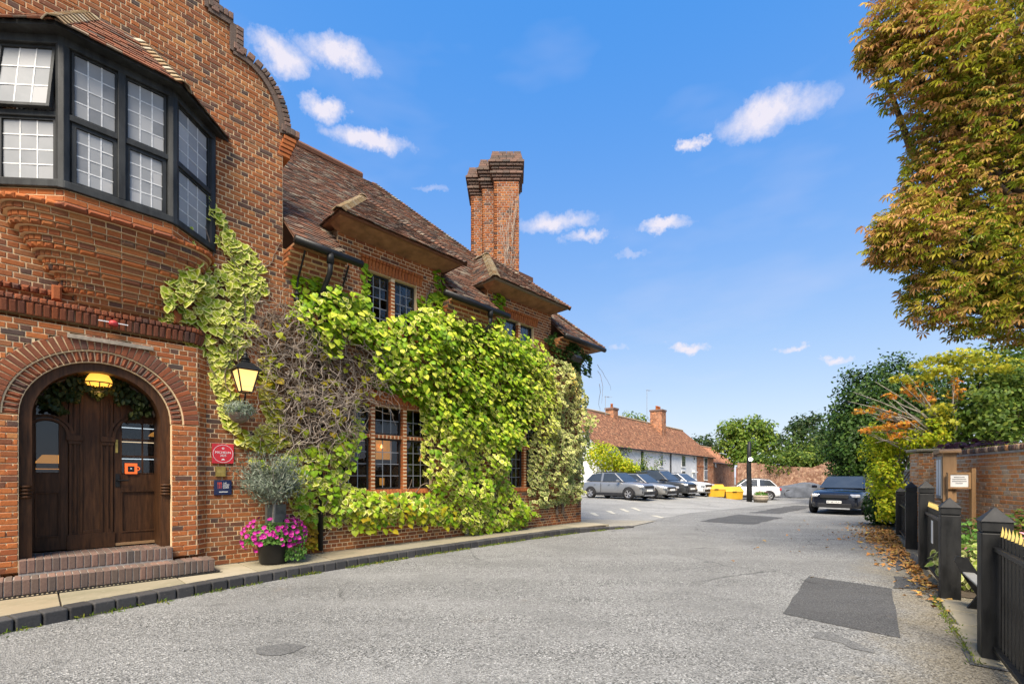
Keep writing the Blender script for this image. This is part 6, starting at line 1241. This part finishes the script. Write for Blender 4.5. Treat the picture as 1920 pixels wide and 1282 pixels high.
HATCH = lambda zn, zc, zb, zt: [(.5, zn - .16, .70, .05), (.485, zn, .80, .0), (.40, zn + .08, .95, 0), (.2, zc, 1., 0), (.0, zb, 1., 0), (-.25, zb + .02, 1., 0), (-.42, zt, .96, 0), (-.485, zt - .06, .86, .04), (-.5, zt - .3, .78, .1)]
hd0 = Vector((.68, -.73, 0)); pr0 = Vector((.73, .68, 0)); k0 = Vector((6.15, 27.0, 0))
rowc = [('parked_car', 'grey crossover at the near end of the row beside the inn', 'paint_grey', 4.14, 1.76, 1.5, .32, HATCH(.82, .98, .98, .98), (.22, .06, -.33, -.44, .97), 0.), ('parked_car', 'silver grey hatchback second in the row, low bonnet', 'paint_silver', 4.2, 1.78, 1.45, .31, HATCH(.72, .9, .92, .92), (.21, .03, -.3, -.43, .9), 2.45),
        ('parked_car', 'dark charcoal tall crossover third in the row', 'paint_charcoal', 4.3, 1.8, 1.66, .34, HATCH(.86, 1.02, 1.04, 1.02), (.22, .05, -.33, -.44, 1.02), 4.9), ('parked_car', 'white hatchback at the far end of the row beside the yellow bins', 'paint_white', 4.1, 1.8, 1.5, .32, HATCH(.8, .95, .97, .97), (.23, .05, -.31, -.43, .95), 7.4)]
for nm, lab, pm, L, W_, H, wr, prf, cab, off in rowc:
    c = k0 + pr0 * off; car(nm, lab, c.x, c.y, float(hgt(c.x, c.y)), hd0, L, W_, H, wr, pm, prf, cab)
c = Vector((16.5, 32.6)); car('parked_car', 'white hatchback seen from behind its tail beyond the timber lamp post', c.x, c.y, -.02, (-.95, .31), 3.97, 1.74, 1.46, .31, 'paint_white', HATCH(.76, .93, .94, .96), (.2, .03, -.34, -.45, .93))
RRP = [(.5, .72, .72, .1), (.488, .9, .84, .02), (.42, 1.0, .96, 0), (.24, 1.06, 1., 0), (.0, 1.1, 1., 0), (-.25, 1.13, 1., 0), (-.42, 1.15, .97, 0), (-.485, 1.06, .9, .06), (-.5, .8, .82, .15)]
rr = car('parked_car', 'dark navy four by four facing the camera beside the yellow shrub', 15.1, 20.95, 0., (-.73, -.683), 4.37, 1.98, 1.64, .37, 'paint_navy', RRP, (.23, .04, -.34, -.45, 1.09), plate='GY68 MUH', badge='RANGE ROVER')
# covered car
cvr = empty('covered_car', (22.2, 35.2, 0), math.atan2(.25, -.97), label='low car under a grey fabric cover before the far brick wall', cat='car'); plain('cover_cloth', (.085, .095, .115), .8, var=.2, scale=5)
b = MB(); Vv = []; ns, nr = 30, 22
for i in range(ns):
    t_ = i / (ns - 1); x = 2.2 - 4.4 * t_; hgt_ = .5 + .62 * math.exp(-((t_ - .56) / .24) ** 2) + .32 * math.exp(-((t_ - .2) / .24) ** 2) + .3 * math.exp(-((t_ - .9) / .15) ** 2); hgt_ = min(hgt_, 1.22) * (1 if 0 < i < ns - 1 else .75); w = .9 * (1 - abs(2 * t_ - 1) ** 6 * .35)
    for j in range(nr):
        a = -1 + 2 * j / (nr - 1); y = w * math.copysign(abs(a) ** .6, a) ; z_ = .04 + (hgt_ - .04) * (1 - abs(a) ** 4.5); fold = .03 * math.sin(i * 1.3 + j * .9) * (abs(a) ** 1.5) * 1.8 + .03 * math.sin(i * .7 - j * 1.7); Vv.append((x + fold, y + fold * 1.5, z_ + fold * .5))
b.add(Vv, [(i * nr + j, i * nr + j + 1, (i + 1) * nr + j + 1, (i + 1) * nr + j) for i in range(ns - 1) for j in range(nr - 1)]); b.build('cover', M['cover_cloth'], cvr, smooth=True)
for x in (1.3, -1.3):
    for s_ in (-1, 1): q = MB().lathe([(.2, -.09), (.3, -.1), (.31, .0), (.3, .1), (.2, .1)], (x, s_ * .66, .31), 18, 'y').build('wheel', M['tyre'], cvr, smooth=True); MB().lathe([(.19, -.08), (.2, .102), (.05, .09)], (x, s_ * .66, .31), 14, 'y').build('rim', M['alloy'], q)
# yellow grit bins
plain('grit_yellow', (.62, .34, .02), .5, var=.12, scale=3)
for i, (X, Y, lab) in enumerate(((13.55, 30.9, 'yellow grit bin beside the white car at the end of the row'), (14.65, 30.7, 'yellow grit bin nearer the timber lamp post'))):
    o = empty('grit_bin', (X, Y, float(hgt(X, Y))), R(-14), label=lab, cat='bin', group='yellow grit bins')
    MB().add([(-.48, -.3, .0), (.48, -.3, .0), (.48, .3, .0), (-.48, .3, .0), (-.54, -.36, .5), (.54, -.36, .5), (.54, .36, .5), (-.54, .36, .5)], [(3, 2, 1, 0), (4, 5, 6, 7), (0, 1, 5, 4), (1, 2, 6, 5), (2, 3, 7, 6), (3, 0, 4, 7)]).build('tub', M['grit_yellow'], o, bevel=.03)
    MB().add([(-.57, -.39, .5), (.57, -.39, .5), (.57, .39, .5), (-.57, .39, .5), (-.54, -.36, .58), (.54, -.36, .58), (.52, .3, .84), (-.52, .3, .84)], [(3, 2, 1, 0), (4, 5, 6, 7), (0, 1, 5, 4), (1, 2, 6, 5), (2, 3, 7, 6), (3, 0, 4, 7)]).build('lid', M['grit_yellow'], o, bevel=.025)
    MB().box(-.12, .12, -.41, -.385, .5, .54).build('handle', M['trim_black'], o)
# rough timber lamp post and planter
X, Y, _ = wpt(1405, 893, 29.0); z0 = float(hgt(X, Y))
lp = empty('timber_lamp_post', (X, Y, z0), 0, label='rough black timber post with a lit lamp in the car park', cat='lamp post')
MB().tube([(0, 0, -.05), (.0, .0, .9), (-.03, 0, 1.9), (-.02, 0, 2.9), (.0, 0, 3.75)], [.16, .155, .14, .12, .1], 9).build('post', M['iron_worn'], lp, smooth=True); MB().lathe([(.05, 0), (.11, .04), (.13, .12), (.06, .2)], (-.02, -.2, 2.55), 12).build('globe', M['lamp_white'], lp, smooth=True); MB().tube([(0, -.05, 2.8), (-.02, -.2, 2.75)], .03, 6).build('arm', M['iron'], lp)
plt_ = empty('half_barrel_planter', (X + .55, Y - .3, z0), 0, label='wooden barrel planter with reddish flowers at the foot of the lamp post', cat='planter')
MB().lathe([(.36, 0), (.44, .22), (.42, .42), (.38, .42)], (0, 0, 0), 18).build('tub', M['timber_weathered'], plt_, smooth=True)
for z_ in (.1, .32): MB().lathe([(.43 if z_ > .2 else .405, -.02), (.435 if z_ > .2 else .41, .02)], (0, 0, z_), 18).build('hoop', M['iron'], plt_)
n = 300; d = nrm(RNG.normal(0, 1, (n, 3))); d[:, 2] = abs(d[:, 2]); scatter('leaves', plt_, OVAL, np.array([0, 0, .45]) + d * np.array([.42, .42, .25]) * RNG.uniform(.5, 1, (n, 1)), d, RNG.normal(0, 1, (n, 3)), .09, 'leaf_fresh')
for k in range(14): a = k * 2.4; f = link('flower', bpy.data.meshes['flower_petal_pink'], plt_); f.matrix_local = Matrix.Translation((.36 * math.cos(a) * (k / 14) ** .5, .36 * math.sin(a) * (k / 14) ** .5 - .05, .62)) @ Matrix.Scale(1.3, 4)

# ------------------------------------------------------------------ cottages across the car park
def fartex(name, scale, rowh, cols, mort, msize=.012, bump=.2, offset=.5):
    t = MT(name); br = t.n('TexBrick'); br.offset = offset; uv = t.n('UVMap').outputs[0]; t.set(br.inputs['Vector'], uv)
    br.inputs['Scale'].default_value = scale; br.inputs['Brick Width'].default_value = .225; br.inputs['Row Height'].default_value = rowh; br.inputs['Mortar Size'].default_value = msize; br.inputs['Bias'].default_value = 0
    for i, c in zip((1, 2, 3), (cols[0], cols[1], mort)): br.inputs[i].default_value = (*c, 1)
    g = t.geo(); nz = t.noise(9, 5, .65, g); c = t.mix(t.mr(t.noise(1.6, 6, .7, g), .42, .62, 0, .75), br.outputs[0], tuple(x * .36 for x in cols[0])); c = t.mix(t.mr(t.noise(4.5, 5, .75, g), .5, .6, 0, .9), c, tuple(min(.8, x * 1.3) for x in cols[2])); c = t.mix(t.mr(t.noise(3.1, 5, .7, g), .58, .7, 0, .6), c, (.3, .26, .16)); M[name] = t.pr(c, .9, t.bump(t.math('ADD', br.outputs[1], nz), -bump, .02), spec=.15)
fartex('far_brick', 1, .075, ((.36, .12, .055), (.27, .085, .045), (.44, .2, .1)), (.42, .33, .23)); fartex('far_tile', 1, .11, ((.24, .105, .058), (.17, .08, .05), (.33, .16, .085)), (.08, .045, .03), .02, .5); fartex('far_tile_pale', 1, .11, ((.42, .17, .085), (.36, .14, .07), (.48, .24, .13)), (.2, .1, .06), .02, .4); fartex('old_brick_far', 1, .075, ((.34, .14, .075), (.26, .1, .06), (.4, .26, .17)), (.4, .33, .25))
plain('render_white', (.66, .66, .65), .85, var=.12, scale=2.5, bump=.1); plain('window_dark', (.03, .035, .04), .1, spec=.8, var=.3)
def uvquad(b, me, mat): pass
def planar(name, P, mat, parent, axis_u, axis_v, thick=None, **k):
    """flat polygon(s) with metric UVs: P list of polygons"""
    me = bpy.data.meshes.new(name); V, Fc = [], []
    for poly in P: i0 = len(V); V += [tuple(p) for p in poly]; Fc.append(tuple(range(i0, i0 + len(poly))))
    me.from_pydata(V, [], Fc); me.materials.append(M[mat]); uv = me.uv_layers.new(name='UVMap'); au, av = Vector(axis_u), Vector(axis_v)
    for lp_ in me.loops: v = me.vertices[lp_.vertex_index].co; uv.data[lp_.index].uv = (v.dot(au), v.dot(av))
    me.update(); return link(name, me, parent, **k)
COT = Frame(10.8, 39.7, 39.2, .25)
def cottage(name, label, x0, x1, ez, rz, depth, wallmat, roofmat, y0=0., hip_r=0., base=-.3):
    o = empty(name, tuple(COT.o), COT.rz, label=label, cat='house'); ym, y1 = y0 + depth / 2, y0 + depth
    planar('wall', [[(x0, y0, base), (x1, y0, base), (x1, y0, ez), (x0, y0, ez)]], wallmat, o, (1, 0, 0), (0, 0, 1)); planar('end_wall', [[(x0, y1, base), (x0, y0, base), (x0, y0, ez), (x0, ym, rz - .1), (x0, y1, ez)]], wallmat, o, (0, 1, 0), (0, 0, 1)); planar('end_wall', [[(x1, y0, base), (x1, y1, base), (x1, y1, ez), (x1, ym, ez if hip_r else rz - .1), (x1, y0, ez)]], wallmat, o, (0, 1, 0), (0, 0, 1)); planar('back_wall', [[(x1, y1, base), (x0, y1, base), (x0, y1, ez), (x1, y1, ez)]], wallmat, o, (1, 0, 0), (0, 0, 1))
    sl = Vector((0, ym - y0, rz - ez)).normalized(); ov = .22; dz_ = ov * (rz - ez) / (ym - y0); xr = x1 + .12 - (hip_r or 0); xl = x0 - .12
    r_ = planar('roof', [[(xl, y0 - ov, ez - dz_), (x1 + .12, y0 - ov, ez - dz_), (xr, ym, rz), (xl, ym, rz)], [(x1 + .12, y1 + ov, ez - dz_), (xl, y1 + ov, ez - dz_), (xl, ym, rz), (xr, ym, rz)]] + ([[(x1 + .12, y0 - ov, ez - dz_), (x1 + .12, y1 + ov, ez - dz_), (xr, ym, rz)]] if hip_r else []), roofmat, o, (1, 0, 0), tuple(sl)); m = r_.modifiers.new('solid', 'SOLIDIFY'); m.thickness = .1
    b = MB(); nrt = int((xr - xl) / .4)
    for k in range(nrt): b.tube([(xl + k * .4, ym, rz + .02), (xl + k * .4 + .39, ym, rz + .03)], .11, 7)
    b.build('ridge_tiles', M['bonnet'], r_, kind='stuff'); MB().tube([(xl, y0 - ov - .05, ez - dz_ - .02), (x1, y0 - ov - .05, ez - dz_ - .05)], .06, 6).build('gutter', M['iron'], o)
    return o
def cot_window(o, x, z, w, h, cols=2, rows=2, arch=False, y=0.):
    f = MB().box(x - w / 2, x + w / 2, y - .05, y + .02, z, z + h)
    if arch: f.prism([(x - w / 2, z + h), (x + w / 2, z + h), (x + w * .3, z + h + .1), (x - w * .3, z + h + .1)], y - .05, y + .02)
    wn = f.build('window', M['white_paint'], o); pm_ = None
    pw, ph = (w - .08) / cols, (h - .08) / rows
    me = MB().box(-pw / 2 + .03, pw / 2 - .03, -.012, .0, -ph / 2 + .025, ph / 2 - .025).mesh('pane', M['window_dark'])
    for i in range(cols):
        for j in range(rows): p_ = link('pane', me, wn); p_.location = (x - w / 2 + .04 + pw * (i + .5), y - .052, z + .04 + ph * (j + .5))
    MB().box(x - w / 2 - .05, x + w / 2 + .05, y - .1, y - .02, z - .06, z).build('sill', M['white_paint'], wn)
cx = lambda px, py=860, y=0: COT.fac(px, py, y)[0]
cz = lambda px, py, y=0: COT.fac(px, py, y)[1]
x306, x337, x385 = cx(1306), cx(1337), cx(1384)
EZC = cz(1220, 845) + .2; RZC = cz(1210, 792, 3.2)
wc = cottage('cottage_terrace', 'terrace of white rendered cottages with a red brick end under one mottled tile roof', cx(1118), x337, EZC, RZC, 6.4, 'render_white', 'far_tile', hip_r=x337 - cx(1279, 806, 3.2)); bc = wc
planar('brick_front', [[(x306, -.03, -.3), (x337 + .01, -.03, -.3), (x337 + .01, -.03, EZC - .02), (x306, -.03, EZC - .02)]], 'far_brick', wc, (1, 0, 0), (0, 0, 1)); planar('brick_side', [[(x337 + .02, -.03, -.3), (x337 + .02, 6.4, -.3), (x337 + .02, 6.4, EZC - .05), (x337 + .02, -.03, EZC - .05)]], 'far_brick', wc, (0, 1, 0), (0, 0, 1))
for px, w in ((1203, .7), (1240, .75)): cot_window(wc, cx(px), EZC - 1.55, w, 1.3, 1, 2)
cot_window(wc, cx(1281), EZC - 1.5, 1.15, 1.2, 3, 1); cot_window(wc, cx(1301), EZC - .75, .4, .45, 1, 1); cot_window(wc, cx(1281), .95, 1.1, 1.0, 3, 1, True); cot_window(wc, cx(1222), .9, 1.0, 1.1, 2, 2)
MB().tube([(cx(1256), -.1, EZC - .2), (cx(1256), -.1, -.2)], .06, 6).build('downpipe', M['iron'], wc); d_ = MB().box(cx(1300) - .4, cx(1300) + .35, -.06, .0, -.2, 1.75).build('door', M['white_paint'], wc); MB().box(cx(1300) - .5, cx(1300) + .45, -.35, -.0, 1.8, 1.9).build('door_hood', M['white_paint'], d_)
for zz in (EZC - 1.75, .95): cot_window(bc, (x306 + x337) / 2, zz, 1.25, 1.45, 3, 1, True, y=-.03)
MB().box(x306 + .05, x337, -.06, -.02, 2.45, 2.52).build('string_band', M['brick_red'], bc)
def stack(o, x, y, z0, z1, w, d, pots):
    s_ = planar('chimney', [[(x - w / 2, y - d / 2, z0), (x + w / 2, y - d / 2, z0), (x + w / 2, y - d / 2, z1), (x - w / 2, y - d / 2, z1)], [(x + w / 2, y + d / 2, z0), (x - w / 2, y + d / 2, z0), (x - w / 2, y + d / 2, z1), (x + w / 2, y + d / 2, z1)]], 'far_brick', o, (1, 0, 0), (0, 0, 1)); planar('chimney_side', [[(x - w / 2, y + d / 2, z0), (x - w / 2, y - d / 2, z0), (x - w / 2, y - d / 2, z1), (x - w / 2, y + d / 2, z1)], [(x + w / 2, y - d / 2, z0), (x + w / 2, y + d / 2, z0), (x + w / 2, y + d / 2, z1), (x + w / 2, y - d / 2, z1)]], 'far_brick', s_, (0, 1, 0), (0, 0, 1))
    MB().box(x - w / 2 - .07, x + w / 2 + .07, y - d / 2 - .07, y + d / 2 + .07, z1 - .18, z1).build('cap', M['brick_dark'], s_, bevel=.02)
    for k in range(pots): MB().lathe([(.12, 0), (.13, .05), (.1, .3), (.13, .34), (.12, .4)], (x - w / 2 + w * (k + .5) / pots, y, z1), 10).build('chimney_pot', M['brick_red'], s_, smooth=True)
stack(wc, cx(1147, 780, 3.2), 3.2, EZC + 1, cz(1147, 765, 3.2), .95, .8, 1); stack(wc, cx(1227, 780, 3.0), 2.6, EZC + 1, cz(1227, 768, 2.8), 1.15, 1.3, 3)
for px, py in ((1213, 730), (1135, 742)):
    ax, az_ = cx(px, 780, 3.0), cz(px, py, 3.0); MB().tube([(ax, 3.0, RZC - .5), (ax, 3.0, az_)], .025, 5).tube([(ax - .1, 3.0, az_ - .05), (ax + 1.2, 3.2, az_ + .05)], .015, 4).tube([(ax + .4, 2.8, az_), (ax + .4, 3.3, az_)], .012, 4).tube([(ax + .9, 2.8, az_), (ax + .9, 3.3, az_)], .012, 4).build('aerial', M['lead'], wc)
# lower brick range further along
rc_ = cottage('brick_range', 'low orange brick range with a pale tiled roof beyond the brick cottage', x337 + .3, x385 + 2, EZC - .55, EZC + 1.7, 5.5, 'far_brick', 'far_tile_pale', y0=1.0, hip_r=1.6)
cot_window(rc_, x337 + 1.3, EZC - 1.25, 1.0, .6, 2, 1, y=1.); cot_window(rc_, x337 + 4.5, EZC - 1.25, .5, .5, 1, 1, y=1.); stack(rc_, x337 + .8, 4.2, EZC, EZC + 3.0, .9, .8, 1)
MB().box(x337 + 1., x337 + 2.4, .93, .99, .3, 1.5).build('shed_door', M['white_paint'], rc_)
wp = empty('white_van_end', (0, 0, 0)); bpy.data.objects.remove(wp)
# far brick boundary wall with garage door
wa, wb2 = gpt(1386, 931), gpt(1600, 932)
wa = (wpt(1386, 893, 41)[0], 41); wb2 = (wpt(1640, 893, 33.5)[0], 33.5)
ang = math.degrees(math.atan2(wb2[0] - wa[0], wb2[1] - wa[1])); BWF = Frame(wa[0], wa[1], ang)
bw = empty('boundary_wall', (wa[0], wa[1], 0), BWF.rz, label='old brick boundary wall behind the covered car, half hidden by shrubs', cat='wall'); ln = math.hypot(wb2[0] - wa[0], wb2[1] - wa[1])
pts_ = [(0, -.2), (ln, -.2), (ln, 3.2), (ln * .75, 2.9), (ln * .6, 2.3), (ln * .28, 2.5), (ln * .18, 2.75), (0, 2.8)]
gx0, gx1 = BWF.fac(1413, 893)[0], BWF.fac(1426, 893)[0]
f_ = planar('face', [[(x_, 0, z_) for x_, z_ in pts_]], 'old_brick_far', bw, (1, 0, 0), (0, 0, 1)); m = f_.modifiers.new('solid', 'SOLIDIFY'); m.thickness = .35; m.offset = 1
for x_ in (.0, ln * .33, ln * .48): MB().box(x_ - .2, x_ + .2, -.15, .0, -.1, 2.35).build('buttress', M['brick_red'], bw)
MB().box(gx0 - .1, gx1 + .1, -.06, .0, -.1, 2.45).build('door_frame', M['white_paint'], bw); MB().box(gx0, gx1, -.08, -.061, -.1, 2.35).build('door', M['trim_black'], bw)
# ------------------------------------------------------------------ far trees, hedges
def ftree(name, label, X, Y, blobs, mat, size, cat='tree', tr=.22, hz=3., **k): return tree(name, label, (X, Y, 0), (X, Y, hz), tr, blobs, mat, size, cat=cat, **k)
ftree('ash_tree', 'pale green rounded tree behind the timber lamp post', *wpt(1400, 893, 58)[:2], [bl(1372, 812, 58, 1.9, 900), bl(1400, 806, 58, 2.0, 1100), bl(1432, 815, 58, 1.9, 900), bl(1385, 842, 57, 2.0, 900), bl(1420, 848, 56, 2.2, 1000), bl(1448, 838, 57, 1.6, 600), bl(1360, 838, 58, 1.4, 400), bl(1405, 868, 55, 1.8, 600)], 'tree_mid', .36, k=26, spread=.2)
ftree('walnut_tree', 'darker spreading tree beside the conifer, gaps of sky in its crown', *wpt(1515, 893, 52)[:2], [bl(1500, 800, 52, 1.5, 420), bl(1530, 795, 52, 1.5, 420), bl(1480, 825, 52, 1.3, 350), bl(1520, 830, 51, 1.9, 800), bl(1555, 820, 52, 1.3, 350), bl(1500, 855, 50, 1.9, 800), bl(1545, 858, 50, 1.9, 800)], 'tree_dark', .34, k=30, spread=.16)
ftree('yew_tree', 'small dark tree showing over the far brick range', *wpt(1322, 893, 75)[:2], [bl(1312, 828, 75, 1.5, 300), bl(1335, 832, 75, 1.6, 300)], 'tree_dark', .4)
ftree('garden_tree', 'green treetop peeping over the white cottage ridge', *wpt(1185, 893, 62)[:2], [bl(1178, 788, 62, 1.2, 260), bl(1198, 792, 62, 1.2, 240)], 'tree_mid', .36)
ftree('wall_shrub', 'broad green shrub mass tumbling over the far boundary wall', *wpt(1505, 893, 39)[:2], [bl(1470, 865, 38.5, 1.3, 900, rz=1.2), bl(1500, 870, 38, 1.4, 1000, rz=1.1), bl(1535, 868, 37.5, 1.5, 1000, rz=1.1), bl(1565, 872, 37, 1.2, 800, rz=1.0), bl(1510, 850, 39, 1.6, 900), bl(1548, 850, 38, 1.4, 800), bl(1590, 862, 36, 1.2, 700), bl(1440, 870, 39.5, .9, 500)], 'shrub_green', .22, cat='shrub', tr=.1, hz=1.5, k=24)
ftree('corner_ivy', 'dark ivy hanging over the wall by the garage door', *wpt(1432, 893, 40.4)[:2], [bl(1432, 880, 40.3, .6, 500, rz=.9), bl(1420, 866, 40.5, .7, 400)], 'ivy_dark', .2, cat='shrub', tr=.06, hz=1.5)
ftree('hedge_bush', 'yellow green bush behind the grey crossover', *wpt(1150, 893, 31.5)[:2], [bl(1135, 862, 31.5, 1.0, 1300), bl(1160, 870, 31.8, .8, 1000), bl(1182, 880, 32.2, .6, 600), bl(1120, 850, 31, .8, 900)], 'shrub_yellow', .15, cat='shrub', tr=.06, hz=1., k=24)
ftree('hedge_bush', 'darker green bush before the white cottage wall', *wpt(1205, 893, 34)[:2], [bl(1200, 884, 33.6, .55, 500), bl(1222, 888, 34.6, .5, 350), bl(1185, 884, 33, .55, 400)], 'shrub_green', .14, cat='shrub', tr=.06, hz=1., k=20)
ftree('wall_climber', 'thin rambler straggling over the white cottage wall and eaves', *wpt(1215, 893, 38.5)[:2], [bl(1160, 843, 37.5, .7, 220, rz=.5), bl(1175, 848, 38, .5, 120), bl(1212, 862, 38.8, .6, 140), bl(1235, 866, 40, .5, 100)], 'shrub_green', .13, cat='climber', tr=.05, hz=1.5)
